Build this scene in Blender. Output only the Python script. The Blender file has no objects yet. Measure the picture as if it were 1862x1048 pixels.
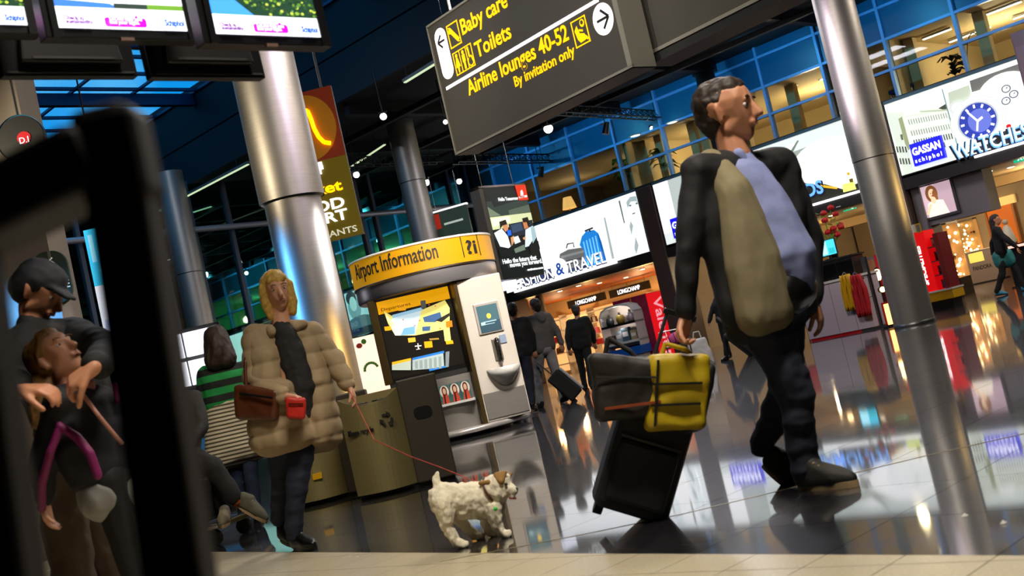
import bpy, bmesh, math, random
from math import sin, cos, pi, radians, sqrt
from mathutils import Vector, Matrix, noise
random.seed(7)
SC = bpy.context.scene
COL = SC.collection
V = Vector
# ------------------------------------------------------------------ camera
F_PX, PITCH, ROLL, EYE = 2106.0, radians(3.61), radians(13.0), 0.82
_F = V((0, cos(PITCH), sin(PITCH)))
_R0, _U0 = V((1, 0, 0)), V((0, -sin(PITCH), cos(PITCH)))
_U = _U0 * cos(ROLL) + _R0 * sin(ROLL)
_R = _R0 * cos(ROLL) - _U0 * sin(ROLL)
CAM = V((0, 0, EYE))
cd = bpy.data.cameras.new('camera')
cam = bpy.data.objects.new('camera', cd)
COL.objects.link(cam)
cam.matrix_world = Matrix(((_R.x, _U.x, -_F.x, 0), (_R.y, _U.y, -_F.y, 0), (_R.z, _U.z, -_F.z, EYE), (0, 0, 0, 1)))
cd.sensor_width = 36.0
cd.lens = 36.0 * F_PX / 1862.0
cd.clip_start, cd.clip_end = 0.05, 300
cd.dof.use_dof = True
cd.dof.focus_distance = 12.0
cd.dof.aperture_fstop = 4.0
SC.camera = cam
# ------------------------------------------------------------------ sky at dusk, exposure
wd = bpy.data.worlds.new('dusk')
SC.world = wd
wd.use_nodes = True
bg = wd.node_tree.nodes['Background']
_tc = wd.node_tree.nodes.new('ShaderNodeTexCoord'); _n = wd.node_tree.nodes.new('ShaderNodeTexNoise'); _n.inputs['Scale'].default_value = 7; _n.inputs['Detail'].default_value = 5
_r = wd.node_tree.nodes.new('ShaderNodeValToRGB'); _r.color_ramp.elements[0].position = .42; _r.color_ramp.elements[1].position = .75
_r.color_ramp.elements[0].color = (0.006, 0.34, 0.82, 1); _r.color_ramp.elements[1].color = (0.25, 0.75, 1.0, 1)
wd.node_tree.links.new(_tc.outputs['Generated'], _n.inputs['Vector']); wd.node_tree.links.new(_n.outputs['Fac'], _r.inputs[0]); wd.node_tree.links.new(_r.outputs[0], bg.inputs[0])
bg.inputs[0].default_value = (0.006, 0.37, 0.85, 1)
bg.inputs[1].default_value = 1.1
vs = SC.view_settings
vs.view_transform = 'Standard'; vs.look = 'None'; vs.gamma = 1.0; vs.use_curve_mapping = False
vs.exposure = 0.0
cy = SC.cycles
cy.use_denoising = True
cy.max_bounces = 7; cy.diffuse_bounces = 3; cy.glossy_bounces = 4; cy.transmission_bounces = 4; cy.transparent_max_bounces = 10
cy.sample_clamp_indirect = 3.0
cy.caustics_reflective = False; cy.caustics_refractive = False

def lin(c):
    c = c / 255.0
    return c / 12.92 if c <= 0.04045 else ((c + 0.055) / 1.055) ** 2.4
def hx(h):
    return tuple(lin(int(h[i:i + 2], 16)) for i in (0, 2, 4))

def lamp(name, kind, loc, power, col=(1, 1, 1), size=0.3, target=None, angle=70, blend=0.6, sy=None):
    l = bpy.data.lights.new(name, kind); l.energy = power; l.color = col
    if kind == 'AREA':
        l.size = size
        if sy: l.shape = 'RECTANGLE'; l.size_y = sy
    else:
        l.shadow_soft_size = size
    if kind == 'SPOT':
        l.spot_size = radians(angle); l.spot_blend = blend
    o = bpy.data.objects.new(name, l); COL.objects.link(o)
    o.location = loc
    if target is not None:
        o.rotation_euler = (V(target) - V(loc)).to_track_quat('-Z', 'Y').to_euler()
    elif kind in ('AREA', 'SPOT'):
        o.rotation_euler = (0, 0, radians(-45))
    return o

# wall frame: u along the shop wall to the right, w out of the wall towards the hall, z up
P0 = V((10.08, 25.1, 0)); DU = V((1, -1, 0)) / sqrt(2); DE = V((1, 1, 0)) / sqrt(2)
YAW = radians(-45)
def W(u, w=0.0, z=0.0):
    return P0 + DU * u - DE * w + V((0, 0, z))
def ray(x, y):
    return _F * F_PX + _R * (x - 931) - _U * (y - 524)
def at(x, y, Y):
    d = ray(x, y); return CAM + d * (Y / d.y)
def atz(x, y, z=0.0):
    d = ray(x, y); return CAM + d * ((z - EYE) / d.z)
def onw(x, y, w=0.0):            # (u, z) where the sight line meets the plane w in front of the shop wall
    d = ray(x, y); P = W(0, w)
    t = (P - CAM).dot(DE) / d.dot(DE)
    X = CAM + d * t
    return (X - P0).dot(DU), X.z

# main fill of the halls: unseen area lights added under the ceilings
WARM = (1.0, 0.80, 0.55)
for (u, w, z, p, c, s) in ((9.5, 22, 6.9, 420, (1, .90, .76), 1.6), (4.0, 15, 6.8, 420, (1, .92, .84), 1.6), (-6, 16, 8.6, 260, (.85, .9, 1), 2.0),
                           (-4, 6, 6.8, 300, (.92, .9, 1), 2.0), (6, 5, 6.8, 380, (1, .9, .8), 2.0)):
    lamp('hall_fill_light', 'AREA', W(u, w, z), p, c, s)

# blue wash along the office glazing, unseen coloured spots added to streak the steel columns
for u in (-12.5, -9.5, -6.5, -3.5, -.5, 2.5): lamp('blue_wash_light', 'SPOT', W(u, 2.2, 6.5), 120, (.10, .60, 1), .05, W(u, -.1, 6.2), 110, .9)
for u in (-18, -23, -28): lamp('teal_wash_light', 'SPOT', W(u, 2.4, 6.4), 300, (.2, .8, .9), .05, W(u, -.1, 5.9), 120, .9)
lamp('column_fill_spot', 'SPOT', (-6.2, 8.6, 3.6), 700, (1, .86, .6), .25, (-2.05, 12.1, 4.2), 36, .8)
lamp('column_fill_spot', 'SPOT', (1.2, 9.4, 5.6), 420, (.86, .72, 1), .2, (-2.05, 12.1, 3.6), 34, .8)
lamp('column_fill_spot', 'SPOT', (-5.7, 10.3, 2.5), 900, (.10, .42, 1), .2, (-2.05, 12.1, 1.9), 24, .5)
lamp('column_fill_spot', 'SPOT', (1.4, 10.6, 1.2), 420, (1, .62, .2), .15, (-2.05, 12.1, 1.3), 20, .8)
lamp('column_fill_spot', 'SPOT', (1.2, 12.6, 3.2), 600, (.95, .95, 1), .12, (-2.05, 12.1, 2.2), 24, .8)
lamp('sign_fill_spot', 'SPOT', (-3.2, 6.2, 7.4), 1050, (1, .96, .9), .2, (.7, 11.4, 3.9), 40, .9)  # unseen fill spots added to lift the grey of the hanging signs
lamp('sign_fill_spot', 'SPOT', (-1.0, 4.6, 7.4), 700, (1, .96, .9), .2, (2.4, 9.6, 4.0), 40, .9)
lamp('column_fill_spot', 'SPOT', (2.6, 16.5, 4.6), 700, (.9, .76, .95), .25, (6.1, 18.5, 4.2), 46, .8)
lamp('column_fill_spot', 'SPOT', (10.2, 17.2, 1.8), 380, (1, .66, .2), .2, (6.1, 18.5, 2.2), 30, .8)
lamp('kiosk_fill_spot', 'SPOT', (.8, 11.6, 5.8), 2300, (1, .93, .84), .25, (-1.1, 15.3, 1.4), 34, .7)  # unseen spot added to brighten the kiosk front
lamp('floor_fill_spot', 'SPOT', (.3, 2.6, 6.4), 520, (1, .93, .78), .2, (-.1, 5.2, 0), 62, .9)  # unseen spot added to brighten the cream strip, dog and woman
lamp('bin_fill_spot', 'SPOT', (-2.6, 5.6, 5.0), 480, (1, .86, .52), .25, (-1.4, 9.6, .5), 36, .7)  # added fill, no fixture: brings the bins up to gold
# ------------------------------------------------------------------ materials
MATS = {}
def mat(name, col, rough=0.5, metal=0.0, var=0.0, scale=8.0, bump=0.0, emis=0.0, spec=0.5, ecol=None, alpha=1.0, stretch=None):
    if name in MATS: return MATS[name]
    if isinstance(col, str): col = hx(col)
    m = bpy.data.materials.new(name); m.use_nodes = True
    nt = m.node_tree; b = nt.nodes['Principled BSDF']
    b.inputs['Base Color'].default_value = (*col, 1)
    b.inputs['Roughness'].default_value = rough
    b.inputs['Metallic'].default_value = metal
    b.inputs['Specular IOR Level'].default_value = spec
    if emis:
        b.inputs['Emission Color'].default_value = (*(ecol or col), 1)
        b.inputs['Emission Strength'].default_value = emis
    if var or bump:
        tc = nt.nodes.new('ShaderNodeTexCoord'); n = nt.nodes.new('ShaderNodeTexNoise')
        n.inputs['Scale'].default_value = scale; n.inputs['Detail'].default_value = 4
        if stretch:
            mp = nt.nodes.new('ShaderNodeMapping'); mp.inputs['Scale'].default_value = stretch
            nt.links.new(tc.outputs['Object'], mp.inputs[0]); nt.links.new(mp.outputs[0], n.inputs['Vector'])
        else:
            nt.links.new(tc.outputs['Object'], n.inputs['Vector'])
        if var:
            r = nt.nodes.new('ShaderNodeValToRGB')
            r.color_ramp.elements[0].position = 0.3; r.color_ramp.elements[1].position = 0.7
            r.color_ramp.elements[0].color = (*[c * (1 - var) for c in col], 1)
            r.color_ramp.elements[1].color = (*[min(1, c * (1 + var)) for c in col], 1)
            nt.links.new(n.outputs['Fac'], r.inputs[0]); nt.links.new(r.outputs[0], b.inputs['Base Color'])
        if bump:
            bp = nt.nodes.new('ShaderNodeBump'); bp.inputs['Strength'].default_value = bump; bp.inputs['Distance'].default_value = 0.01
            nt.links.new(n.outputs['Fac'], bp.inputs['Height']); nt.links.new(bp.outputs[0], b.inputs['Normal'])
    MATS[name] = m
    return m
def stripes(name, c1, c2, scale, axis='Z', rough=0.8, sharp=0.5):
    if name in MATS: return MATS[name]
    m = bpy.data.materials.new(name); m.use_nodes = True
    nt = m.node_tree; b = nt.nodes['Principled BSDF']; b.inputs['Roughness'].default_value = rough
    tc = nt.nodes.new('ShaderNodeTexCoord'); w = nt.nodes.new('ShaderNodeTexWave'); r = nt.nodes.new('ShaderNodeValToRGB')
    w.bands_direction = axis; w.inputs['Scale'].default_value = scale; w.inputs['Distortion'].default_value = 0.6; w.inputs['Detail Scale'].default_value = 0.6
    r.color_ramp.interpolation = 'EASE'
    r.color_ramp.elements[0].position = sharp - .08; r.color_ramp.elements[1].position = sharp + .08
    r.color_ramp.elements[0].color = (*hx(c1), 1); r.color_ramp.elements[1].color = (*hx(c2), 1)
    nt.links.new(tc.outputs['Object'], w.inputs[0]); nt.links.new(w.outputs['Fac'], r.inputs[0]); nt.links.new(r.outputs[0], b.inputs['Base Color'])
    MATS[name] = m; return m
def printmat(name, emis, rough=0.4):
    if name in MATS: return MATS[name]
    m = bpy.data.materials.new(name); m.use_nodes = True
    nt = m.node_tree; b = nt.nodes['Principled BSDF']; b.inputs['Roughness'].default_value = rough
    a = nt.nodes.new('ShaderNodeAttribute'); a.attribute_name = 'Col'
    nt.links.new(a.outputs['Color'], b.inputs['Base Color'])
    if emis:
        nt.links.new(a.outputs['Color'], b.inputs['Emission Color']); b.inputs['Emission Strength'].default_value = emis
    MATS[name] = m; return m
def glass(name, tint, gloss=0.08):
    if name in MATS: return MATS[name]
    m = bpy.data.materials.new(name); m.use_nodes = True
    nt = m.node_tree; nt.nodes.clear()
    o = nt.nodes.new('ShaderNodeOutputMaterial'); mx = nt.nodes.new('ShaderNodeMixShader')
    t = nt.nodes.new('ShaderNodeBsdfTransparent'); g = nt.nodes.new('ShaderNodeBsdfGlossy')
    t.inputs[0].default_value = (*hx(tint), 1); g.inputs['Roughness'].default_value = 0.02
    mx.inputs[0].default_value = gloss
    nt.links.new(t.outputs[0], mx.inputs[1]); nt.links.new(g.outputs[0], mx.inputs[2]); nt.links.new(mx.outputs[0], o.inputs[0])
    MATS[name] = m; return m

STEEL = mat('brushed_steel', 'b0aaa2', 0.46, 0.88, 0.06, 3, 0.02, stretch=(1, 1, 30))
STEELD = mat('dull_steel', '6b6a6a', 0.4, 1.0, 0.05, 4)
CHROME = mat('chrome', 'c9c6c2', 0.15, 1.0)
BLACK = mat('black_paint', '0a0a0b', 0.45, 0, 0.2, 9)
BLKPL = mat('black_plastic', '0d0d0f', 0.35)
DARK = mat('dark_ceiling', '0b0b0d', 0.85, 0, 0.3, 2)
DKGREY = mat('dark_grey_paint', '2b2a29', 0.5, 0, 0.1, 6)
GREY = mat('grey_paint', '6f6d6a', 0.5, 0, 0.08, 6)
WHITE = mat('white_paint', 'd9d5d0', 0.5, 0, 0.04, 6)
BLUEF = mat('blue_frame', '78a6dc', 0.45, 0.1, 0.05, 5)
NAVY = mat('navy_fascia', '0d1820', 0.75, 0, 0.08, 1.0)
BEIGE = mat('beige_plaster', '8f8378', 0.7, 0, 0.05, 3, 0.05)
REDM = mat('red_gloss', 'c40c14', 0.35, 0, 0.05, 5)
YELM = mat('yellow_gloss', 'd9a40a', 0.4, 0, 0.05, 5)

# ------------------------------------------------------------------ geometry helpers
def linkmesh(name, me, m=None, parent=None, smooth=False, bevel=0.0):
    o = bpy.data.objects.new(name, me); COL.objects.link(o)
    if m: me.materials.append(m)
    if parent is not None: o.parent = parent
    if smooth:
        for p in me.polygons: p.use_smooth = True
    if bevel:
        b = o.modifiers.new('bevel', 'BEVEL'); b.width = bevel; b.segments = 2; b.limit_method = 'ANGLE'; b.angle_limit = radians(40)
    return o
class MB:
    def __init__(s): s.v = []; s.f = []; s.sm = []
    def add(s, vs, fs, sm=False):
        k = len(s.v); s.v += [tuple(v) for v in vs]; s.f += [tuple(i + k for i in f) for f in fs]; s.sm += [sm] * len(fs); return s
    def box(s, x0, x1, y0, y1, z0, z1, M=None):
        vs = [V((x, y, z)) for x in (x0, x1) for y in (y0, y1) for z in (z0, z1)]
        if M: vs = [M @ v for v in vs]
        return s.add(vs, [(0, 1, 3, 2), (4, 6, 7, 5), (0, 4, 5, 1), (2, 3, 7, 6), (0, 2, 6, 4), (1, 5, 7, 3)])
    def bar(s, p, q, w, h=None, roll=0):
        p, q = V(p), V(q); h = h or w; d = (q - p); L = d.length
        M = Matrix.Translation(p) @ d.to_track_quat('Z', 'Y').to_matrix().to_4x4() @ Matrix.Rotation(roll, 4, 'Z')
        return s.box(-w / 2, w / 2, -h / 2, h / 2, 0, L, M)
    def cyl(s, p, q, r, n=16, r2=None, cap=True):
        p, q = V(p), V(q); r2 = r if r2 is None else r2
        M = (q - p).to_track_quat('Z', 'Y').to_matrix()
        a = [p + M @ V((r * cos(2 * pi * i / n), r * sin(2 * pi * i / n), 0)) for i in range(n)]
        b = [q + M @ V((r2 * cos(2 * pi * i / n), r2 * sin(2 * pi * i / n), 0)) for i in range(n)]
        s.add(a + b, [(i, (i + 1) % n, n + (i + 1) % n, n + i) for i in range(n)], True)
        if cap: s.add(a, [tuple(range(n - 1, -1, -1))]); s.add(b, [tuple(range(n))])
        return s
    def lathe(s, prof, n=32, c=(0, 0, 0), a0=0.0, a1=2 * pi):
        c = V(c); full = abs(a1 - a0 - 2 * pi) < 1e-6; k = n if full else n + 1
        vs = [c + V((r * cos(a0 + (a1 - a0) * i / n), r * sin(a0 + (a1 - a0) * i / n), z)) for (r, z) in prof for i in range(k)]
        fs = []
        for j in range(len(prof) - 1):
            for i in range(n):
                i2 = (i + 1) % k
                fs.append((j * k + i, j * k + i2, (j + 1) * k + i2, (j + 1) * k + i))
        return s.add(vs, fs, True)
    def tube(s, pts, r, n=8):
        for a, b in zip(pts[:-1], pts[1:]): s.cyl(a, b, r, n)
        return s
    def sph(s, c, r, n=12, m=8):
        c = V(c); rr = r if isinstance(r, (tuple, list)) else (r, r, r); vs = [c + V((0, 0, rr[2]))]; fs = []
        for j in range(1, m):
            for i in range(n):
                vs.append(c + V((rr[0] * sin(pi * j / m) * cos(2 * pi * i / n), rr[1] * sin(pi * j / m) * sin(2 * pi * i / n), rr[2] * cos(pi * j / m))))
        vs.append(c - V((0, 0, rr[2])))
        for i in range(n):
            fs.append((0, 1 + i, 1 + (i + 1) % n)); L = len(vs) - 1; b = 1 + (m - 2) * n
            fs.append((L, b + (i + 1) % n, b + i))
            for j in range(m - 2):
                a = 1 + j * n
                fs.append((a + i, a + n + i, a + n + (i + 1) % n, a + (i + 1) % n))
        return s.add(vs, fs, True)
    def prism(s, poly, y0, y1):      # polygon in x,z extruded along y
        n = len(poly)
        return s.add([(x, y0, z) for x, z in poly] + [(x, y1, z) for x, z in poly],
                     [tuple(range(n)), tuple(range(2 * n - 1, n - 1, -1))] + [(i, n + i, n + (i + 1) % n, (i + 1) % n) for i in range(n)])
    def build(s, name, m=None, parent=None, bevel=0.0):
        me = bpy.data.meshes.new(name); me.from_pydata(s.v, [], s.f); me.update()
        for p, f in zip(me.polygons, s.sm): p.use_smooth = f
        bm = bmesh.new(); bm.from_mesh(me); bmesh.ops.recalc_face_normals(bm, faces=bm.faces); bm.to_mesh(me); bm.free()
        return linkmesh(name, me, m, parent, False, bevel)
def thing(name, label, cat, loc=(0, 0, 0), rotz=0.0, group=None):
    o = bpy.data.objects.new(name, None); COL.objects.link(o); o.empty_display_size = 0.1
    o.location = loc; o.rotation_euler = (0, 0, rotz)
    return tag(o, label, cat, group)
def tag(o, label, cat, group=None):
    o['label'] = label; o['category'] = cat; o['kind'] = 'thing'
    if group: o['group'] = group
    return o
def struct(o):
    o['kind'] = 'structure'; return o
def stuff(o):
    o['kind'] = 'stuff'; return o
def snode(name, loc=(0, 0, 0), rotz=0.0):
    o = bpy.data.objects.new(name, None); COL.objects.link(o); o.location = loc; o.rotation_euler = (0, 0, rotz); return struct(o)
def prn(name, items, m, parent=None, loc=(0, 0, 0), rotz=0, step=0.0005):
    """flat print in the local x,z plane facing -y: items = (hex colour, [(x, z)...])"""
    vs = []; fs = []; cs = []
    for k, (c, poly) in enumerate(items):
        b = len(vs); vs += [(x, -step * k, z) for x, z in poly]
        fs.append(tuple(range(b, b + len(poly)))); cs.append(hx(c))
    me = bpy.data.meshes.new(name); me.from_pydata(vs, [], fs); me.update()
    at_ = me.color_attributes.new('Col', 'FLOAT_COLOR', 'CORNER')
    for p, c in zip(me.polygons, cs):
        for li in p.loop_indices: at_.data[li].color = (*c, 1)
    o = linkmesh(name, me, m, parent); o.location = loc; o.rotation_euler = (0, 0, rotz); return o
def rect(x0, x1, z0, z1): return [(x0, z0), (x1, z0), (x1, z1), (x0, z1)]
def ell(cx, cz, rx, rz, n=20, a=0):
    return [(cx + rx * cos(t) * cos(a) - rz * sin(t) * sin(a), cz + rx * cos(t) * sin(a) + rz * sin(t) * cos(a)) for t in [2 * pi * i / n for i in range(n)]]
def rrect(x0, x1, z0, z1, r, n=5):
    o = []
    for cx, cz, a in ((x1 - r, z1 - r, 0), (x0 + r, z1 - r, 90), (x0 + r, z0 + r, 180), (x1 - r, z0 + r, 270)):
        for i in range(n + 1):
            t = radians(a + 90 * i / n); o.append((cx + r * cos(t), cz + r * sin(t)))
    return o
def seg(x0, z0, x1, z1, w):
    d = V((x1 - x0, z1 - z0)); nrm = V((-d.y, d.x)).normalized() * w / 2
    return [(x0 - nrm.x, z0 - nrm.y), (x1 - nrm.x, z1 - nrm.y), (x1 + nrm.x, z1 + nrm.y), (x0 + nrm.x, z0 + nrm.y)]
def poly_line(pts, w): return [seg(*a, *b, w) for a, b in zip(pts[:-1], pts[1:])]
def text(body, size, m, parent=None, loc=(0, 0, 0), rotz=0.0, align='LEFT', width=None, bold=0.0, spin=0.0, ext=0.002, name='lettering', bend=None, shear=0.0, tilt=0.0):
    cu = bpy.data.curves.new('txt', 'FONT'); cu.body = body; cu.size = size; cu.align_x = align; cu.offset = bold; cu.extrude = ext; cu.shear = shear
    cu.resolution_u = 3
    o = bpy.data.objects.new('txt', cu); COL.objects.link(o)
    dg = bpy.context.evaluated_depsgraph_get(); me = bpy.data.meshes.new_from_object(o.evaluated_get(dg))
    bpy.data.objects.remove(o); bpy.data.curves.remove(cu)
    if width:
        xs = [v.co.x for v in me.vertices]; L = max(xs) - min(xs); k = width / L if L else 1
        for v in me.vertices: v.co.x *= k
    R = Matrix.Rotation(spin, 3, 'Y') @ Matrix.Rotation(radians(90), 3, 'X')
    for v in me.vertices:
        v.co = R @ v.co
        if bend:
            a = v.co.x / bend; r = bend - v.co.y
            v.co.x = r * sin(a); v.co.y = bend - r * cos(a)
    me.name = name; me.materials.clear()
    ob = linkmesh(name, me, m, parent); ob.location = loc; ob.rotation_euler = (tilt, 0, rotz); return ob
def dup(o, loc=None, rotz=None, label=None):
    c = o.copy(); COL.objects.link(c)
    if loc is not None: c.location = loc
    if rotz is not None: c.rotation_euler = (0, 0, rotz)
    if label: c['label'] = label
    for ch in list(o.children):
        k = ch.copy(); COL.objects.link(k); k.parent = c; k.matrix_parent_inverse = ch.matrix_parent_inverse
        for g in list(ch.children):
            q = g.copy(); COL.objects.link(q); q.parent = k
    return c

# ================================================================== SETTING
def nodes_floor(name, col, col2, r0, r1, speck=None):
    m = bpy.data.materials.new(name); m.use_nodes = True
    nt = m.node_tree; b = nt.nodes['Principled BSDF']; L = nt.links.new
    g = nt.nodes.new('ShaderNodeNewGeometry')
    n = nt.nodes.new('ShaderNodeTexNoise'); n.inputs['Scale'].default_value = 1.3; n.inputs['Detail'].default_value = 5; L(g.outputs['Position'], n.inputs['Vector'])
    r = nt.nodes.new('ShaderNodeValToRGB'); r.color_ramp.elements[0].color = (*hx(col), 1); r.color_ramp.elements[1].color = (*hx(col2), 1)
    L(n.outputs['Fac'], r.inputs[0])
    n2 = nt.nodes.new('ShaderNodeTexNoise'); n2.inputs['Scale'].default_value = 90 if speck else 7; n2.inputs['Detail'].default_value = 3; L(g.outputs['Position'], n2.inputs['Vector'])
    mr = nt.nodes.new('ShaderNodeMapRange'); mr.inputs[3].default_value = r0; mr.inputs[4].default_value = r1; L(n.outputs['Fac'], mr.inputs[0]); L(mr.outputs[0], b.inputs['Roughness'])
    mx = nt.nodes.new('ShaderNodeMixRGB'); mx.blend_type = 'MULTIPLY'; mx.inputs[0].default_value = 0.35
    L(r.outputs[0], mx.inputs[1]); L(n2.outputs['Fac'], mx.inputs[2]); L(mx.outputs[0], b.inputs['Base Color'])
    bp = nt.nodes.new('ShaderNodeBump'); bp.inputs['Strength'].default_value = 0.02; bp.inputs['Distance'].default_value = 0.01
    L(n2.outputs['Fac'], bp.inputs['Height']); L(bp.outputs[0], b.inputs['Normal'])
    b.inputs['IOR'].default_value = 1.5
    if not speck: b.inputs['Coat Weight'].default_value = 1.0; b.inputs['Coat Roughness'].default_value = .045; b.inputs['Coat IOR'].default_value = 1.7
    return m
FLOORD = nodes_floor('polished_black_stone', '161519', '222126', 0.30, 0.42)
FLOORB = nodes_floor('cream_terrazzo', 'd8ccb0', 'c9bb9c', 0.22, 0.3, True)
JOINT = mat('floor_joint', '121214', 0.5)
floor = snode('floor', (0, 0, 0))
b = MB(); vs = [W(-45, -16, 0), W(25, -16, 0), W(25, 34, 0), W(-45, 34, 0)]
b.add([v + V((0, 0, -.003)) for v in vs] + [v + V((0, 0, -.3)) for v in vs], [(0, 1, 2, 3), (7, 6, 5, 4), (0, 4, 5, 1), (1, 5, 6, 2), (2, 6, 7, 3), (3, 7, 4, 0)])
b.build('slab', JOINT, floor)
A0 = V((-2.45, 8.19, 0)); A1 = V((1.19, 3.2, 0)); AN = V((A1.y - A0.y, -(A1.x - A0.x), 0)).normalized()      # points to the cream side
if (V((0, 0, 0)) - A0).dot(AN) < 0: AN = -AN
def clip(poly, sgn):
    o = []
    for i in range(len(poly)):
        p, q = poly[i], poly[(i + 1) % len(poly)]
        a, c = sgn * (p - A0).dot(AN), sgn * (q - A0).dot(AN)
        if a >= 0: o.append(p)
        if (a > 0) != (c > 0) and abs(a - c) > 1e-9: o.append(p + (q - p) * (a / (a - c)))
    return o
def area2(p): return abs(sum(p[i].x * p[(i + 1) % len(p)].y - p[(i + 1) % len(p)].x * p[i].y for i in range(len(p)))) / 2
def inview(p, mrg=60):
    q = p - CAM; w = q.dot(_F)
    if w < 0.3: return False
    x = 931 + F_PX * q.dot(_R) / w; y = 524 - F_PX * q.dot(_U) / w
    return -mrg < x < 1862 + mrg and -mrg < y < 1048 + mrg
def tiles(size, u0, w0, sgn, m, limit, far, name, gap):
    full = None; cells = []
    nmax = int(60 / size)
    for i in range(-nmax, nmax):
        for j in range(-nmax, nmax):
            u, w = u0 + i * size, w0 + j * size
            if not (-38 < u < 24 and -13 < w < 26): continue
            c = W(u, w, 0)
            if c.y < 0.5 or c.length > far: continue
            h = size / 2 - gap
            corners = [W(u - h, w - h), W(u + h, w - h), W(u + h, w + h), W(u - h, w + h)]
            if not any(inview(q, 900) for q in corners + [c]): continue
            pl = clip(corners, sgn)
            if len(pl) < 3 or area2(pl) < 0.0008: continue
            cells.append((c.length + (0 if any(inview(q, 10) for q in corners + [c]) else 1000), c, pl, len(pl) == 4 and area2(pl) > (2 * h) ** 2 * .999))
    cells.sort(key=lambda t: t[0])
    rest = MB()
    for k, (dist, c, pl, whole) in enumerate(cells):
        if k < limit and dist < 900:
            if whole:
                if full is None:
                    h = size / 2 - gap; t = MB().box(-h, h, -h, h, -.008, 0); o = t.build(name, m, floor); full = o
                else:
                    o = full.copy(); COL.objects.link(o)
                o.location = c; o.rotation_euler = (0, 0, YAW)
            else:
                n = len(pl); q = [p - c for p in pl]
                o = MB().add([(p.x, p.y, 0) for p in q] + [(p.x, p.y, -.008) for p in q], [tuple(range(n)), tuple(range(2 * n - 1, n - 1, -1))] + [(i, n + i, n + (i + 1) % n, (i + 1) % n) for i in range(n)]).build(name, m, floor)
                o.location = c
        else:
            n = len(pl); rest.add([(p.x, p.y, 0) for p in pl] + [(p.x, p.y, -.008) for p in pl], [tuple(range(n))] + [(i, n + i, n + (i + 1) % n, (i + 1) % n) for i in range(n)])
    if rest.v: stuff(rest.build('far_tiles', m, floor))
    print(name, len(cells))
ju = (V((.79, 3.76, 0)) - P0).dot(DU)
jw = -(V((0.75, 3.58, 0)) - P0).dot(DE)
tiles(0.6, ju + .3, jw + .3, -1, FLOORD, 290, 60, 'floor_tile', 0.0016)
tiles(0.3, ju + .15, jw + .15, 1, FLOORB, 290, 12, 'cream_tile', 0.0018)
# brass inlay strip across the black tiles
pts = [atz(*q) for q in ((800, 1022), (895, 1004), (1062, 972), (1240, 935.5), (1460, 883), (1693, 827), (1862, 789), (2000, 757))]
b = MB()
for p, q in zip(pts[:-1], pts[1:]):
    n = V((-(q - p).y, (q - p).x, 0)).normalized() * .006
    b.add([p - n, q - n, q + n, p + n, *[t + V((0, 0, .0012)) for t in (p - n, q - n, q + n, p + n)]], [(4, 5, 6, 7), (0, 1, 5, 4), (3, 7, 6, 2)])
struct(b.build('trim_1', mat('brass_inlay', 'a89a78', .35, .7)))

# ---- outer walls and ceilings (dark hall)
def slab(name, u0, u1, w0, w1, z0, z1, m):
    return struct(boxw(name, u0, u1, w0, w1, z0, z1, m))
def boxw(name, u0, u1, w0, w1, z0, z1, m, parent=None, bevel=0):
    b = MB().box(u0, u1, -w1, -w0, z0, z1); o = b.build(name, m, parent, bevel)
    if parent is None: o.location = P0; o.rotation_euler = (0, 0, YAW)
    return o
HALL = mat('dark_hall_wall', '15161a', .8, 0, .2, 1)
slab('wall_rear', -45, 25, 33.8, 34, 0, 10, HALL)
slab('wall_right', 24.8, 25, -16, 34, 0, 10, HALL)
slab('wall_left', -45, -44.8, -16, 34, 0, 10, HALL)
slab('wall_back', -45, 25, -16, -15.8, 0, 10, HALL)
slab('ceiling', -45, 25, -16, 9.6, 7.0, 7.25, DARK)
SK = (-20.0, -5.0, 9.75, 20.5)                                       # skylight opening u0,u1,w0,w1
c2 = snode('ceiling', P0, YAW)
for (a0, a1, b0, b1) in ((-45, 25, SK[3], 34), (-45, SK[0], 9.6, SK[3]), (SK[1], 25, 9.6, SK[3])):
    boxw('ceiling_panel', a0, a1, b0, b1, 9.0, 9.2, DARK, c2)
t = snode('trim_2', P0, YAW)
boxw('fascia_panel', -45, 25, 9.58, 9.72, 7.0, 7.95, NAVY, t); boxw('fascia_panel', -45, 25, 9.60, 9.72, 7.99, 9.2, NAVY, t)
# skylight
s = snode('window_1', P0, YAW)
skg = glass('skylight_glass', 'eef8ff', .04); STB = mat('blue_steel_bar', '14365c', .5, .2)
nu, nw = 14, 7
us = [SK[0] + (SK[1] - SK[0]) * i / nu for i in range(nu + 1)]; ws = [SK[2] + (SK[3] - SK[2]) * i / nw for i in range(nw + 1)]
for u in us: boxw('glazing_bar', u - .04, u + .04, SK[2], SK[3], 9.0, 9.07, STB, s)
for w in ws: boxw('glazing_bar', SK[0], SK[1], w - .03, w + .03, 9.0, 9.06, STB, s)
pane0 = None
for i in range(nu):
    for j in range(nw):
        if pane0 is None:
            pane0 = MB().box(-.5 * (us[1] - us[0]), .5 * (us[1] - us[0]), -.5 * (ws[1] - ws[0]), .5 * (ws[1] - ws[0]), 0, .012).build('pane', skg, s); o = pane0
        else:
            o = pane0.copy(); COL.objects.link(o)
        o.location = ((us[i] + us[i + 1]) / 2, -(ws[j] + ws[j + 1]) / 2, 9.05)
for k, u in enumerate((-17.6, -13.85, -10.1, -6.4)):
    boxw('roof_beam', u - .09, u + .09, SK[2], SK[3], 8.72, 9.0, STB, s)
    boxw('roof_strut', u - .07, u + .07, 14.0, 14.14, 8.3, 8.72, STB, s)

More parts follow.
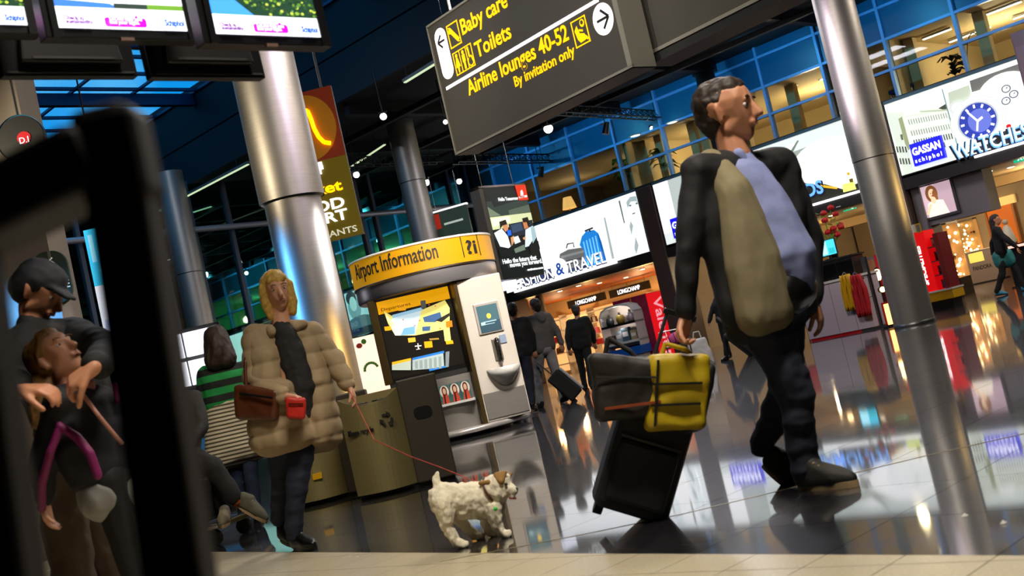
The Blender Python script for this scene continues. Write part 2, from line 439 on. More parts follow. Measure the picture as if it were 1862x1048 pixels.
# ---- upper storey of the shop wall: glazed offices over the shops
wall = snode('wall_far', P0, YAW)
ub = [0.70 - 1.625 * k for k in range(-5, 22)]
BLUEP = mat('blue_spandrel', '0b5c84', .4, 0, .06, .8); TEALP = mat('teal_spandrel', '0a4350', .4, 0, .1, .8)
GCLEAR = glass('office_glass', 'f2f6f4', .02); GTEAL = glass('teal_glass', '8fd0d0', .03)
cache = {}
def shared(key, fn, loc, parent):
    if key not in cache:
        o = fn(); cache[key] = o
    else:
        o = cache[key].copy(); COL.objects.link(o)
    o.location = loc; return o
for k, u in enumerate(ub):
    shared('mul', lambda: MB().box(-.035, .035, -.07, .07, 0, 2.38).build('mullion', BLUEF, wall), (u, -.02, 4.62), wall)
for u0, u1 in zip(ub[1:], ub[:-1]):
    far = u0 < -14.2; c = (u0 + u1) / 2
    for z in (5.31, 6.0, 6.73):
        shared('tr', lambda: MB().box(-.777, .777, -.06, .06, -.03, .03).build('transom', BLUEF, wall), (c, -.02, z), wall)
    for z0, z1 in ((4.64, 5.28), (5.34, 5.97)):
        kk = ('pane', far, z0)
        shared(kk, lambda: MB().box(-.777, .777, -.006, .006, 0, z1 - z0).build('pane', GTEAL if far else GCLEAR, wall), (c, 0, z0), wall)
    for z0, z1 in ((6.03, 6.70), (6.76, 7.0)):
        kk = ('panel', far, z0)
        shared(kk, lambda: MB().box(-.777, .777, -.01, .02, 0, z1 - z0).build('spandrel_panel', TEALP if far else BLUEP, wall), (c, 0, z0), wall)
# office rooms
CREAM = mat('office_cream', 'b9a277', .8, 0, .03, 2); CREAMD = mat('office_brown', '6d5c40', .8, 0, .05, 2); OCEIL = mat('office_ceiling', 'c9b183', .8)
def room(u0, u1, m, light, col, dep=5.5, zc=6.0):
    r = snode('wall_back', P0, YAW)
    boxw('plaster', u0, u1, -dep - .1, -dep, 4.5, zc, m, r)
    boxw('plaster', u0 - .06, u0, -dep, -.12, 4.5, zc, m, r); boxw('plaster', u1, u1 + .06, -dep, -.12, 4.5, zc, m, r)
    boxw('room_ceiling', u0, u1, -dep, -.1, zc, zc + .1, OCEIL, r)
    boxw('room_floor', u0, u1, -dep, -.1, 4.4, 4.5, CREAMD, r)
    n = max(1, round((u1 - u0) / 3))
    for i in range(n):
        lamp('office_fill_light', 'POINT', W(u0 + (u1 - u0) * (i + .5) / n, -dep * .45, zc - .75), light, col, .12)  # fill points added mid-room to brighten walls and ceiling, no fittings modelled
    return r
room(-14.4, -8.95, CREAMD, 15, (1, .78, .5)); room(-8.85, -2.62, CREAM, 125, (1, .80, .46)); room(-2.55, -1.0, CREAMD, 14, (1, .8, .5)); room(-.9, 8.8, CREAM, 130, (1, .82, .5))
room(-33.4, -14.8, mat('far_office', '8f9a60', .8, 0, .3, .6), 90, (.75, 1, .72))
# internal posts seen through the glass
for u in (-8.75, -8.2, -7.05, -6.7, -5.5, -3.95, -2.7, -.75, .9, 2.5):
    b = MB().box(-.12, .12, -.1, .1, 4.5, 5.98); o = b.build('trim_3', CREAM); o.location = W(u, -.8); o.rotation_euler = (0, 0, YAW); struct(o)
# shop band below: dark head channel, billboard heads, fascia
HEAD = mat('dark_head', '14110f', .5)
for (u0, u1) in ((-33.5, -14.7), (-14.5, 9)):
    boxw('head_channel', u0, u1, -.1, .28, 4.52, 4.66, HEAD, wall); boxw('fascia', u0, u1, -.1, .3, 2.6, 2.86, mat('brown_fascia', '1f1916', .4), wall)
boxw('spandrel_wall', -33.5, 9, -.5, -.12, 2.8, 4.5, HALL, wall)
PILM = mat('brown_pillar', '4a3a34', .35, 0, .15, 3)
for (u0, u1) in ((-14.7, -14.3), (-8.52, -8.02), (-1.56, -1.2), (7.0, 7.4)):
    boxw('pillar', u0, u1, -.6, .33, 0, 4.6, PILM, wall, .02)
boxw('corner_column', -15.15, -14.45, -.3, .4, 0, 7, HALL, wall, .03)

# ---- glass curtain wall between the halls (runs out of the shop wall, at u = -14.6)
g = snode('wall_left', P0, YAW)
MUL = mat('dark_mullion', '59606a', .5, .2)
sm = [-15.5, -13.0, -11.0, -10.05, -9.0, -7.6, -6.1, -4.85, -4.35, -3.0, -1.35, -.6]
for sv in sm: boxw('mullion', -14.66, -14.50, -sv - .05, -sv + .05, 0, 7, MUL, g)
for a, c in zip(sm[:-1], sm[1:]):
    boxw('pane', -14.59, -14.575, -c + .06, -a - .06, .1, 6.95, glass('curtain_glass', 'b9dcda', .03), g)
boxw('sill', -14.68, -14.5, .5, 15.5, 0, .1, MUL, g)
b = MB().cyl((-14.3, -16, 5.72), (-14.3, -.7, 5.72), .075, 16); b.build('steel_tube', mat('tube_steel', 'b4b4ba', .4, .35), g)
for sv in (-15.5, -11.0, -7.6, -4.35, -1.35): MB().cyl((-14.5, sv, 5.72), (-14.3, sv, 5.72), .03, 8).build('tube_bracket', STEELD, g)

# ---- ceiling beams of the hall behind the glass, and of our low ceiling
bm_ = snode('trim_4', P0, YAW)
for u in [-16.5 - 1.9 * i for i in range(12)]: boxw('ceiling_beam', u - .06, u + .06, 0.2, 9.5, 6.72, 7.0, mat('grey_beam', '3a484c', .6), bm_)
for w in (2, 3.6, 5.2, 7.0, 8.6): boxw('ceiling_beam', -38, -15, w - .05, w + .05, 6.5, 6.62, MATS['grey_beam'], bm_)
for u in (-11.5, -8.4, -5.2, -2.0, 1.4, 4.8): boxw('ceiling_beam', u - .09, u + .09, .4, 9.5, 6.72, 7.0, mat('black_beam', '0c0c0e', .7), bm_)
for w in (2.4, 5.4, 8.2): boxw('ceiling_beam', -14.4, 9, w - .06, w + .06, 6.62, 6.74, MATS['black_beam'], bm_)

# ---- beige wall at far left
p = at(42, 140, 11); o = MB().box(-2.4, 0, 0, .5, 0, 9).build('wall_left', BEIGE); o.location = (p.x - .09, 11, 0); struct(o)
# ------------------------------------------------------------------ columns
def column(loc, r0, r1, zj, top, label, foot=True):
    t = thing('steel_column', label, 'column', loc)
    MB().lathe([(r0, .02), (r0, zj - .012)], 48).build('lower_shaft', STEEL, t)
    MB().lathe([(r1, zj + .004), (r1, top)], 48).build('upper_shaft', STEEL, t)
    MB().lathe([(r0 - .012, zj - .02), (r1 - .012, zj + .01)], 48).build('joint', BLKPL, t)
    MB().lathe([(r0 + .004, 0), (r0 + .004, .05), (r0, .052)], 48).build('base_ring', STEELD, t)
    return t
c = atz(1664, 592); c = c + V((c.x, c.y, 0)).normalized() * .31
z = (at(1582, 290, c.y)).z
column((c.x, c.y, 0), .31, .315, z, 6.99, 'tall round steel column at right, in front of the jewellery shop beside the walking man')
column((-2.05, 12.1, 0), .30, .345, at(527, 357, 11.8).z, 9.0, 'large shiny steel column reflecting blue light, behind the blonde woman')
column((-1.73, 27.2, 0), .31, .325, at(745, 330, 27).z, 7.0, 'dark steel column behind the yellow information kiosk header')
column((-7.3, 27.0, 0), .31, .325, at(335, 500, 27).z, 7.0, 'far slim steel column left of the large one, above the green striped top')
u, z = onw(1297, 200, .8)
t = thing('black_column', 'black column rising to the ceiling behind the walking man\'s head', 'column', W(u, .8), YAW)
MB().cyl((0, 0, 0), (0, 0, 6.98), .24, 24).build('shaft', HALL, t); MB().cyl((0, 0, 6.7), (0, 0, 6.98), .30, 24).build('collar', BLACK, t)
# pinkish totem at right edge
u, z = onw(1836, 62, .8)
t = thing('advertising_pylon', 'pale mauve pylon cut by the right edge beside the watch billboard', 'pylon', W(u, .8), YAW)
MB().box(0, .9, 0, .12, .1, z).build('body', mat('mauve_panel', '7d6a74', .5, 0, .04, 3), t, .015); MB().box(-.03, .93, -.03, .15, 0, .1).build('base', DKGREY, t)
MB().box(.04, .86, -.012, 0, .4, z - .3).build('face_panel', mat('mauve_face', '857280', .45), t)

# ================================================================== BILLBOARDS OVER THE SHOPS
LB = 1.2
PE = printmat('backlit_print', LB, .25); PP = printmat('paper_print', 0.0, .5); PS = printmat('screen_print', 1.6, .2)
WLIT = mat('white_lit_letter', 'ffffff', .4, emis=2.2); BLIT = mat('blue_lit_letter', '8fc4ff', .4, emis=1.3, ecol=hx('5aa0ff')); NAVYL = mat('navy_letter', '10204a', .5)
TUBEL = mat('lit_tube', 'ffffff', .3, emis=2.6)
def billboard(u0, u1, z0, z1, label, items, tilt=None):
    t = thing('billboard', label, 'billboard', W(u0, .31, z0), YAW)
    L, H = u1 - u0, z1 - z0
    MB().box(-.03, L + .03, .012, .3, -.03, H + .03).build('case', HEAD, t, .01)
    prn('printed_panel', items(L, H, lambda x, y: (lambda q: (q[0] - u0, q[1] - z0))(onw(x, y, .31))), PE, t)
    MB().box(0, L, -.03, .012, H, H + .07).build('top_rail', mat('blue_grey_rail', '52707f', .4, .3), t)
    return t
def clampb(pl, L, H): return [(min(max(x, 0), L), min(max(z, 0), H)) for x, z in pl]

def b1(L, H, q):
    P = lambda *a: clampb([q(*p) for p in a], L, H)
    it = [('fbfdff', rect(0, L, 0, H)), ('e9f0f2', P((1095, 375), (1170, 345), (1196, 457), (1120, 478))), ('ffffff', P((1108, 372), (1135, 362), (1150, 470), (1126, 475)))]
    it += [('1c2a52', P((948, 503), (1066, 470), (1070, 486), (952, 522)))]
    it += [('5e5f60', P((1017, 468), (1018, 462), (1033, 454), (1060, 450), (1064, 456), (1068, 484), (1022, 490))), ('7c7d7c', P((1020, 466), (1062, 455), (1063, 459), (1021, 470))), ('3f4041', P((1028, 474), (1058, 468), (1059, 472), (1029, 478)))]
    it += [('3d3f44', x) for x in [P((1029, 452), (1031, 443), (1043, 441), (1045, 450), (1043, 450), (1042, 443), (1033, 445), (1031, 452))]]
    it += [('1e78c8', P((1054, 446), (1058, 430), (1066, 421), (1080, 418), (1088, 424), (1094, 440), (1104, 478), (1066, 486), (1062, 456)))]
    for i in range(6):
        it.append(('6fbdf0', P((1060 + i * 5.5, 440 - i * 2.6), (1062 + i * 5.5, 439 - i * 2.6), (1072 + i * 5.5, 482 - i * 1.6), (1069.5 + i * 5.5, 483 - i * 1.6))))
    it += [('14559c', P((1086, 424), (1090, 428), (1104, 477), (1099, 479))), ('26282c', P((1063, 419), (1078, 413), (1079, 416), (1064, 422))), ('26282c', P((1070, 417), (1073, 416), (1075, 421), (1072, 422)))]
    g = ['c3cdcf', '9aa6a6', '6d7876', 'dfe7e8']
    for k, a in enumerate([((1098, 396), (1101, 395), (1118, 470), (1113, 472)), ((1111, 410), (1113, 412), (1123, 462), (1121, 462)),
                           ((1139, 368), (1146, 358), (1158, 356), (1166, 366), (1168, 378), (1162, 372), (1157, 366), (1147, 367), (1142, 379)),
                           ((1143, 380), (1150, 396), (1160, 392), (1158, 402), (1150, 402)), ((1147, 402), (1152, 410), (1149, 428), (1145, 412)), ((1152, 400), (1164, 420), (1168, 455), (1160, 440)),
                           ((1156, 430), (1162, 446), (1158, 463), (1154, 452)), ((1170, 380), (1174, 382), (1186, 448), (1181, 446)), ((1182, 450), (1192, 446), (1194, 456), (1186, 458)),
                           ((1144, 373), (1148, 372), (1149, 375), (1145, 376)), ((1156, 369), (1160, 368), (1161, 371), (1157, 372)), ((1150, 388), (1156, 386), (1155, 389), (1151, 390)), ((1125, 366), (1128, 364), (1137, 405), (1135, 407))]):
        it.append((g[(k * 2 + 1) % 4] if k < 9 else '5c6866', P(*a)))
    return it
t = billboard(-14.2, -8.56, 2.9, 4.56, 'white lit billboard with blue suitcase reading FASHION & TRAVEL', b1)
q0 = onw(938, 520, .36); q1 = onw(1100, 473, .36); k = (q1[0] - q0[0])
text('FASHION', .47, WLIT, t, (q0[0] + 14.2, -.05, .05), width=k * .43, bold=.0); text('FASHION', .47, NAVYL, t, (q0[0] + 14.2 - .02, -.03, .03), width=k * .44, bold=.018)
text('TRAVEL', .47, WLIT, t, (q0[0] + 14.2 + k * .60, -.05, .05), width=k * .41, bold=.0); text('TRAVEL', .47, NAVYL, t, (q0[0] + 14.2 + k * .60 - .025, -.03, .03), width=k * .42, bold=.016)
MB().cyl((q0[0] + 14.2 + k * .52, -.05, .24), (q0[0] + 14.2 + k * .52, -.02, .24), .30, 28).build('round_badge', WLIT, t)
text('&', .5, mat('blue_letter', '2b58b8', .4, emis=.7), t, (q0[0] + 14.2 + k * .52, -.055, .08), align='CENTER', bold=.012)
MB().box(q0[0] + 14.2 - .1, q1[0] + 14.2 + .4, -.08, -.03, -.06, -.015).build('light_strip', TUBEL, t)

def b2(L, H, q):
    P = lambda *a: clampb([q(*p) for p in a], L, H)
    it = [('cfd6d2', rect(0, L, 0, H)), ('fdfefe', rect(0, .5, .3, H)), ('aab2ac', rect(.5, 1.2, 0, H)), ('c9d2ce', P((1375, 290), (1450, 262), (1440, 290), (1372, 320))), ('8f978e', P((1380, 300), (1480, 262), (1484, 268), (1385, 318))),
          ('fafcfb', P((1395, 285), (1440, 262), (1452, 262), (1430, 285))), ('6f776c', P((1432, 283), (1450, 255), (1453, 256), (1438, 284))), ('26261f', P((1405, 320), (1450, 312), (1490, 312), (1500, 335), (1535, 345), (1562, 332), (1566, 352), (1420, 395))),
          ('4a463c', P((1440, 345), (1475, 318), (1482, 322), (1470, 345))), ('f6fafa', P((1422, 335), (1420, 318), (1445, 300), (1462, 314), (1440, 330), (1424, 348))), ('70766e', P((1420, 312), (1432, 298), (1436, 306), (1446, 300), (1447, 312), (1430, 324))), ('2f332c', P((1428, 328), (1441, 321), (1437, 325), (1430, 331))), ('e9f0f0', P((1425, 350), (1440, 338), (1438, 343), (1427, 356)))]
    c = q(1505, 292)
    it += [('ffffff', clampb(ell(c[0], c[1], .95, .52, 28), L, H)), ('f1f5f6', clampb(ell(c[0] + .05, c[1] - .05, .55, .36, 24), L, H)), ('dfe5e6', P((1500, 258), (1512, 262), (1530, 290), (1522, 292))), ('e8eef0', P((1515, 300), (1530, 306), (1520, 312)))]
    it += [('f7f3e4', P((1482, 322), (1500, 334), (1530, 340), (1532, 334), (1560, 328), (1560, 312), (1525, 318), (1500, 322))), ('d9a92a', P((1484, 326), (1500, 337), (1524, 341), (1522, 344), (1496, 341))), ('5a4c14', P((1489, 330), (1494, 329), (1494, 333), (1490, 334))), ('c8a020', P((1540, 314), (1545, 313), (1546, 318), (1541, 319))), ('c9d36a', P((1532, 336), (1553, 330), (1558, 346), (1534, 350))), ('5a4c14', P((1544, 326), (1551, 324), (1552, 331), (1546, 332)))]
    return it
t = billboard(-7.95, -1.62, 2.93, 4.56, 'lit jewellery billboard with the word DIAMONDS, behind the walking man', b2)
qa = onw(1361, 389, .36); qb = onw(1497, 350, .36)
text('DIAMONDS', .44, BLIT, t, (qa[0] + 7.95, -.05, qb[1] - 2.93 - .0), width=qb[0] - qa[0], bold=.012); text('DIAMONDS', .44, mat('dark_letter', '1a2230', .5), t, (qa[0] + 7.95 - .02, -.03, qb[1] - 2.93 - .03), width=qb[0] - qa[0] + .07, bold=.03)
MB().box(3.2, 6.3, -.1, -.04, -.1, -.05).build('light_strip', TUBEL, t)
BOXB = mat('blue_logo_plate', '1414d6', .4, emis=1.1)
def logo(parent, x, z, w, h):
    MB().box(x, x + w, -.10, -.0, z, z + h).build('logo_plate', BOXB, parent)
    text('GASSAN', h * .46, WLIT, parent, (x + w * .04, -.104, z + h * .48), width=w * .9, bold=.007); text('s c h i p h o l', h * .26, WLIT, parent, (x + w * .06, -.104, z + h * .14), width=w * .86, bold=.003)
logo(t, .35, .1, .95, .52)

def b3(L, H, q):
    Z = lambda x, y: q(1590 + x / 4.19, 90 + y / 4.19)
    P = lambda *a: clampb([Z(*p) for p in a], L, H)
    it = [('dfe6dc', rect(0, L, 0, H)), ('5e5d58', P((725, 240), (1075, 118), (1140, 95), (1140, 240), (1040, 200), (880, 290), (745, 335))), ('aeb6a2', P((560, 330), (720, 270), (740, 340), (660, 460), (580, 480))), ('e3e9dc', P((590, 480), (700, 430), (760, 640), (650, 720))), ('c9d2c4', P((80, 470), (200, 500), (300, 930), (230, 965))),
          ('d6ddd0', P((210, 480), (560, 440), (640, 830), (300, 940))), ('cdd4c4', P((90, 490), (360, 460), (560, 440), (560, 470), (220, 520))), ('f7faf4', P((215, 470), (280, 430), (360, 480), (230, 505)))]
    it += [('8d946f', P((182, 530), (212, 510), (275, 750), (262, 770), (235, 720))), ('5c614a', P((195, 650), (214, 645), (222, 690), (206, 690))), ('3d4436', P((485, 450), (548, 412), (566, 466))), ('aab39c', P((340, 470), (560, 455), (562, 468), (350, 480)))]
    for r, (y, c, n, h) in enumerate([(535, '8d938a', 17, 40), (620, '858b80', 17, 40), (690, '3a3d34', 16, 44), (745, '444840', 12, 40)]):
        for i in range(n):
            x = 255 + r * 22 + i * 19; yy = y - i * 3.4
            if x > 560 + r * 22: break
            it.append((c, P((x, yy), (x + 8, yy - 2), (x + 20, yy + h - 2), (x + 12, yy + h))))
    for y in (740, 830):
        for i in range(4): it.append(('2f332b', P((170 + (y - 740) * .28 + i * 22, y), (180 + (y - 740) * .28 + i * 22, y - 2), (190 + (y - 740) * .28 + i * 22, y + 44), (180 + (y - 740) * .28 + i * 22, y + 46))))
    it += [('6f8486', P((518, 300), (526, 300), (580, 500), (640, 720), (630, 722), (570, 505))), ('c2cac4', ell(*Z(640, 440), .19, .15)), ('e9efea', ell(*Z(640, 440), .13, .10)), ('8b9784', P((630, 640), (740, 640), (700, 720), (660, 700)))]
    w = Z(795, 545)
    it += [('ffffff', P((740, 330), (870, 290), (900, 430), (760, 450))), ('d5d9da', P((790, 320), (796, 318), (812, 400), (806, 402))), ('ffffff', P((880, 290), (1040, 200), (1110, 240), (1140, 420), (1000, 430), (900, 400)))]
    it += [('ffffff', clampb(ell(*Z(1010, 330), .60, .42, 28), L, H)), ('ffffff', P((900, 430), (1140, 400), (1140, 560), (960, 610), (900, 560))), ('2b2a24', P((880, 380), (905, 370), (925, 600), (905, 560))), ('d9dddd', P((960, 450), (975, 448), (1000, 590), (985, 592)))]
    for a in ((1010, 300), (1068, 340), (1010, 392)):
        it += [('5d6670', ell(*Z(*a), .10, .085)), ('eef1f3', ell(*Z(*a), .072, .06)), ('3d4660', poly_line([Z(*a), Z(a[0] + 10, a[1] - 14)], .02)[0])]
    it += [('22211c', P((900, 660), (1140, 565), (1140, 700), (700, 800))), ('c21a18', ell(*Z(1030, 585), .055, .045))]
    it += [('b8bfc2', ell(*w, .60, .535, 32)), ('ffffff', ell(*w, .58, .515, 32)), ('aab2b6', ell(*w, .44, .41, 30)), ('2c3c9a', ell(*w, .40, .38, 30)), ('5e6cc0', ell(w[0] + .04, w[1], .25, .25, 24))]
    for i in range(12):
        a = pi * 2 * i / 12; it.append(('f4f6ff', seg(w[0] + .29 * cos(a), w[1] + .28 * sin(a), w[0] + .37 * cos(a), w[1] + .355 * sin(a), .045)))
    it += [('ffffff', seg(w[0], w[1], w[0] - .16, w[1] + .24, .04)), ('ffffff', seg(w[0], w[1], w[0] - .06, w[1] - .2, .04)), ('ffffff', seg(w[0], w[1], w[0] + .12, w[1] + .05, .05))]
    return it
t = billboard(-1.18, 4.2, 2.93, 4.56, 'lit billboard with watches and a pale building reading WATCHES', b3)
qa = onw(1738, 289, .36); qb = onw(1866, 252, .36)
text('WATCHES', .46, BLIT, t, (qa[0] + 1.18, -.10, qa[1] - 2.93 - .02), width=(qb[0] - qa[0]) * 1.08, bold=.014); text('WATCHES', .46, WLIT, t, (qa[0] + 1.18 + .015, -.11, qa[1] - 2.93 - .0), width=(qb[0] - qa[0]) * 1.06, bold=-.004)
text('WATCHES', .46, MATS['dark_letter'], t, (qa[0] + 1.18 - .03, -.085, qa[1] - 2.93 - .05), width=(qb[0] - qa[0]) * 1.1, bold=.035)
lx = onw(1670, 313, .36)
logo(t, lx[0] + 1.18 - .03, .10, .72, .50)
MB().box(1.7, 5.3, -.1, -.04, -.09, -.04).build('light_strip', TUBEL, t)

# billboards far behind the glass on the left
def b4(L, H, q):
    return [('eef4f4', rect(0, L, 0, H)), ('c4d2d4', rect(0, L * .25, 0, H)), ('9fb0b4', ell(L * .45, H * .62, .36, .42)), ('2d3438', ell(L * .42, H * .86, .3, .24)), ('e9e9e4', ell(L * .44, H * .72, .2, .26)), ('6d7d80', ell(L * .52, H * .2, .9, .36)), ('30383a', rect(L * .1, L * .9, 0, .25))]
u_, z_ = onw(622, 545, .31); u2_, z2_ = onw(662, 600, .31)
billboard(u_ - .6, u2_ + 1.2, 2.95, 4.5, 'pale lit fashion billboard between the steel column and the information kiosk', b4)
def b5(L, H, q):
    return [('fffdf4', rect(0, L, 0, H))] + [('e9e2c8', rect(L * i / 6, L * i / 6 + .04, 0, H)) for i in range(1, 6)]
u_, z_ = onw(310, 640, .31); u2_, z2_ = onw(455, 630, .31)
billboard(u_ - 1, u2_ + .3, 3.3, 4.4, 'plain cream lit billboard seen above the green striped top', b5)

# ================================================================== OFFICE THINGS BEHIND THE UPPER GLASS
STRIPL = mat('warm_tube_light', 'fff0d0', .4, emis=6.0)
for k, ((x0, y0), (x1, y1), lab) in enumerate([((1678, 72), (1736, 53), 'lowest long warm strip light on the office ceiling right of the steel column'), ((1726, 77), (1810, 50), 'middle long warm strip light on the office ceiling right of the steel column'), ((1793, 27), (1862, 3), 'topmost warm strip light on the office ceiling in the top right corner'), ((1842, 35), (1875, 24), 'short warm strip light on the office ceiling at the right edge')]):
    a, b = atz(x0, y0, 5.92), atz(x1, y1, 5.92)
    t = thing('strip_light', lab, 'strip light', a, YAW); L = (b - a).dot(DU)
    MB().box(0, L, -.05, .05, 0, .05).build('housing', WHITE, t); MB().box(.01, L - .01, -.04, .04, -.015, 0).build('tube', STRIPL, t)
for k, (x, y, lab) in enumerate([(1155, 246, 'round downlight over the office plants, left'), (1222, 222, 'round downlight over the office plants, right'), (1335, 186, 'round office downlight just right of the walking man\'s face'), (1440, 156, 'round office downlight above the jewellery billboard, left'), (1500, 142, 'round office downlight beside the right steel column')]):
    p = atz(x, y, 5.985); t = thing('downlight', lab, 'downlight', p)
    MB().lathe([(.13, 0), (.17, 0), (.17, -.02), (.13, -.02)], 20).build('trim_ring', WHITE, t); MB().cyl((0, 0, -.012), (0, 0, -.004), .13, 20).build('lens', STRIPL, t)
LEAF = mat('leaf_green', '5c9a1e', .5, 0, .25, 6); POT = mat('pot_terracotta', '6a4a34', .7)
def plant(loc, h, label, leafm, n=16, spread=.4):
    t = thing('potted_plant', label, 'plant', loc)
    MB().lathe([(.0, 0), (.13, 0), (.18, .3), (.16, .3), (.15, .26), (0, .26)], 20).build('pot', POT, t)
    b = MB(); b.tube([(0, 0, .26), (.02, .01, h * .55), (0, 0, h * .85)], .012, 6); b.build('stem', POT, t)
    rnd = random.Random(sum(map(ord, label)))
    for i in range(n):
        a = rnd.uniform(0, 2 * pi); z0 = h * rnd.uniform(.4, .9); L = spread * rnd.uniform(.7, 1.2); w = .10
        dx, dy = cos(a), sin(a); px, py = -dy, dx; vs = []
        for j, (s, ww, dz) in enumerate(((0, .015, 0), (.3, w * .8, .12), (.65, w, .13), (1, .01, .0))):
            for sg in (-1, 0, 1): vs.append((dx * L * s + px * ww * sg, dy * L * s + py * ww * sg, z0 + dz * L * 2 - (.015 if sg == 0 else 0)))
        fs = []
        for j in range(3):
            for s in (0, 1): fs.append((j * 3 + s, j * 3 + s + 1, j * 3 + s + 4, j * 3 + s + 3))
        MB().add(vs, fs, True).build('leaf', leafm, t)
    return t
u, z = onw(1140, 330, -.7); plant(W(u, -.7, 4.5), 1.3, 'green leafy office plant behind the upper glass, left of the two', LEAF, 22, .5)
u, z = onw(1207, 305, -.7); plant(W(u, -.7, 4.5), 1.15, 'green leafy office plant behind the upper glass, beside the walking man', mat('leaf_dark', '3c6218', .5, 0, .2, 6), 18, .4)
u, z = onw(1735, 130, -.9); plant(W(u, -.9, 4.5), .85, 'dark bushy plant on the office sill over the watch billboard', mat('leaf_black', '14140e', .6), 26, .28)
u, z = onw(1036, 360, -1.2)
t = thing('table_lamp', 'small warm table lamp behind the dim left office windows', 'lamp', W(u - .1, -1.2, 4.5))
MB().lathe([(0, 0), (.14, 0), (.14, .03), (.02, .06), (.02, .45), (0, .45)], 16).build('stand', CHROME, t); MB().lathe([(.22, .45), (.13, .8)], 20).build('shade', mat('lamp_shade', 'e8b060', .6, emis=1.2), t)
u, z = onw(1665, 170, -.9)
t = thing('office_chair', 'blue upholstered chair behind the glass above the watch billboard', 'chair', W(u - .2, -.9, 4.5), YAW)
BLUEC = mat('blue_fabric', '1d3c78', .8)
MB().box(-.3, .3, -.3, .3, .38, .48).build('seat', BLUEC, t, .03); MB().box(-.3, .3, .22, .3, .48, .8).build('backrest', BLUEC, t, .03)
for sx in (-.26, .26):
    for sy in (-.26, .26): MB().cyl((sx, sy, 0), (sx, sy, .38), .02, 8).build('leg', CHROME, t)
u, z = onw(1768, 105, -.8)
t = thing('floor_lamp', 'curved floor lamp behind the glass above the watch billboard', 'lamp', W(u, -.8, 4.5))
MB().cyl((0, 0, 0), (0, 0, .03), .15, 20).build('base', BLACK, t); MB().tube([(.15 - .3 * cos(a), 0, .03 + 1.1 * sin(a)) for a in [pi * i / 10 for i in range(10)]], .012, 6).build('arc_pole', BLACK, t)
MB().lathe([(.1, 0), (.03, .09)], 14, (.42, 0, .30)).build('shade', BLACK, t)

# ================================================================== SHOPS BELOW
WOOD = mat('orange_wood', 'cc6a16', .5, 0, .2, 3, .05, stretch=(1, 8, 8)); SHOPW = mat('shop_beige', 'a08e74', .7, 0, .04, 2); SHOPC = mat('shop_ceiling', 'b99a66', .7)
WGLOW = mat('warm_glow', 'ffc878', .5, emis=3.0)
sh = snode('wall_back', P0, YAW)
boxw('cream_back_wall', -21, -8.5, -6.2, -6.0, 0, 2.75, mat('shop_cream', 'e8c48c', .7), sh)
boxw('side_wall', -21.2, -21, -6.2, -.6, 0, 2.75, MATS['shop_cream'], sh); boxw('side_wall', -8.5, -8.3, -13, -.3, 0, 2.75, SHOPW, sh)
b = MB()
for i in range(35): b.box(-21, -8.5, .12 + i * .165, .12 + i * .165 + .12, 2.60, 2.66)
stuff(b.build('ceiling_slats', WOOD, sh)); boxw('ceiling_board', -21, -8.4, -6.2, -.1, 2.68, 2.75, mat('wood_back', '7a4412', .7), sh)
boxw('back_wall', -8.3, 9, -13.2, -13, 0, 2.75, SHOPW, sh); boxw('ceiling_board', -8.4, 9, -13, -.1, 2.66, 2.75, SHOPC, sh)
boxw('cove', -8.2, 9, -5.2, -5.0, 2.42, 2.66, SHOPC, sh); boxw('cove_light', -8.2, 9, -5.30, -5.22, 2.46, 2.52, mat('cove_glow', 'ffd060', .5, emis=3.0), sh)
boxw('partition', -8.2, 2.4, -10.2, -10.0, 0, 2.66, SHOPW, sh)
boxw('showcase_wall', -1.15, .42, -.55, -.02, 1.70, 2.62, mat('mauve_grey_wall', '7a7276', .6), sh); boxw('showcase_jamb', -1.18, -.98, -.55, .1, 0, 2.62, MATS['mauve_grey_wall'], sh)
for (u, w, z, p, c) in ((-18, -2.5, 1.9, 32, (1, .58, .22)), (-15.5, -2, 1.9, 32, (1, .58, .22)), (-17, -4.8, 1.7, 45, (1, .66, .32)), (-13, -2, 1.9, 32, (1, .58, .22)), (-11, -2.5, 1.9, 36, (1, .58, .22)), (-9.4, -2, 1.9, 30, (1, .58, .22)), (-13.2, -4.8, 1.7, 50, (1, .66, .32)), (-10, -4.8, 1.7, 50, (1, .66, .32)),
                        (-6, -3, 2.2, 80, (1, .74, .42)), (-2.9, -3, 2.2, 75, (1, .78, .5)), (0, -4.0, 2.2, 80, (1, .76, .48)), (3.5, -3.5, 2.2, 90, (1, .76, .48)), (-4.0, -7.4, 2.2, 130, (1, .74, .42)), (2, -7.5, 2.2, 80, (1, .74, .42))):
    lamp('shop_light', 'POINT', W(u, w, z), p, c, .12)
# hanging name boards in the bag shop
for k, (x, y, lab) in enumerate([(1065, 547, 'dark hanging board reading LONGCHAMP over the bag shelves, left one'), (1143, 527, 'dark hanging board reading LONGCHAMP over the bag shelves, right one')]):
    u, z = onw(x, y, -4.2); t = thing('name_board', lab, 'sign', W(u, -4.2, z), YAW)
    MB().box(-.85, .87, 0, .06, -.13, .13).build('board', mat('dark_board', '20130a', .5), t); text('LONGCHAMP', .2, WLIT, t, (0, -.004, -.07), align='CENTER', width=.95)
    for sx in (-.7, .7): MB().cyl((sx, .03, .13), (sx, .03, 2.60 - z), .01, 6).build('hanger', CHROME, t)
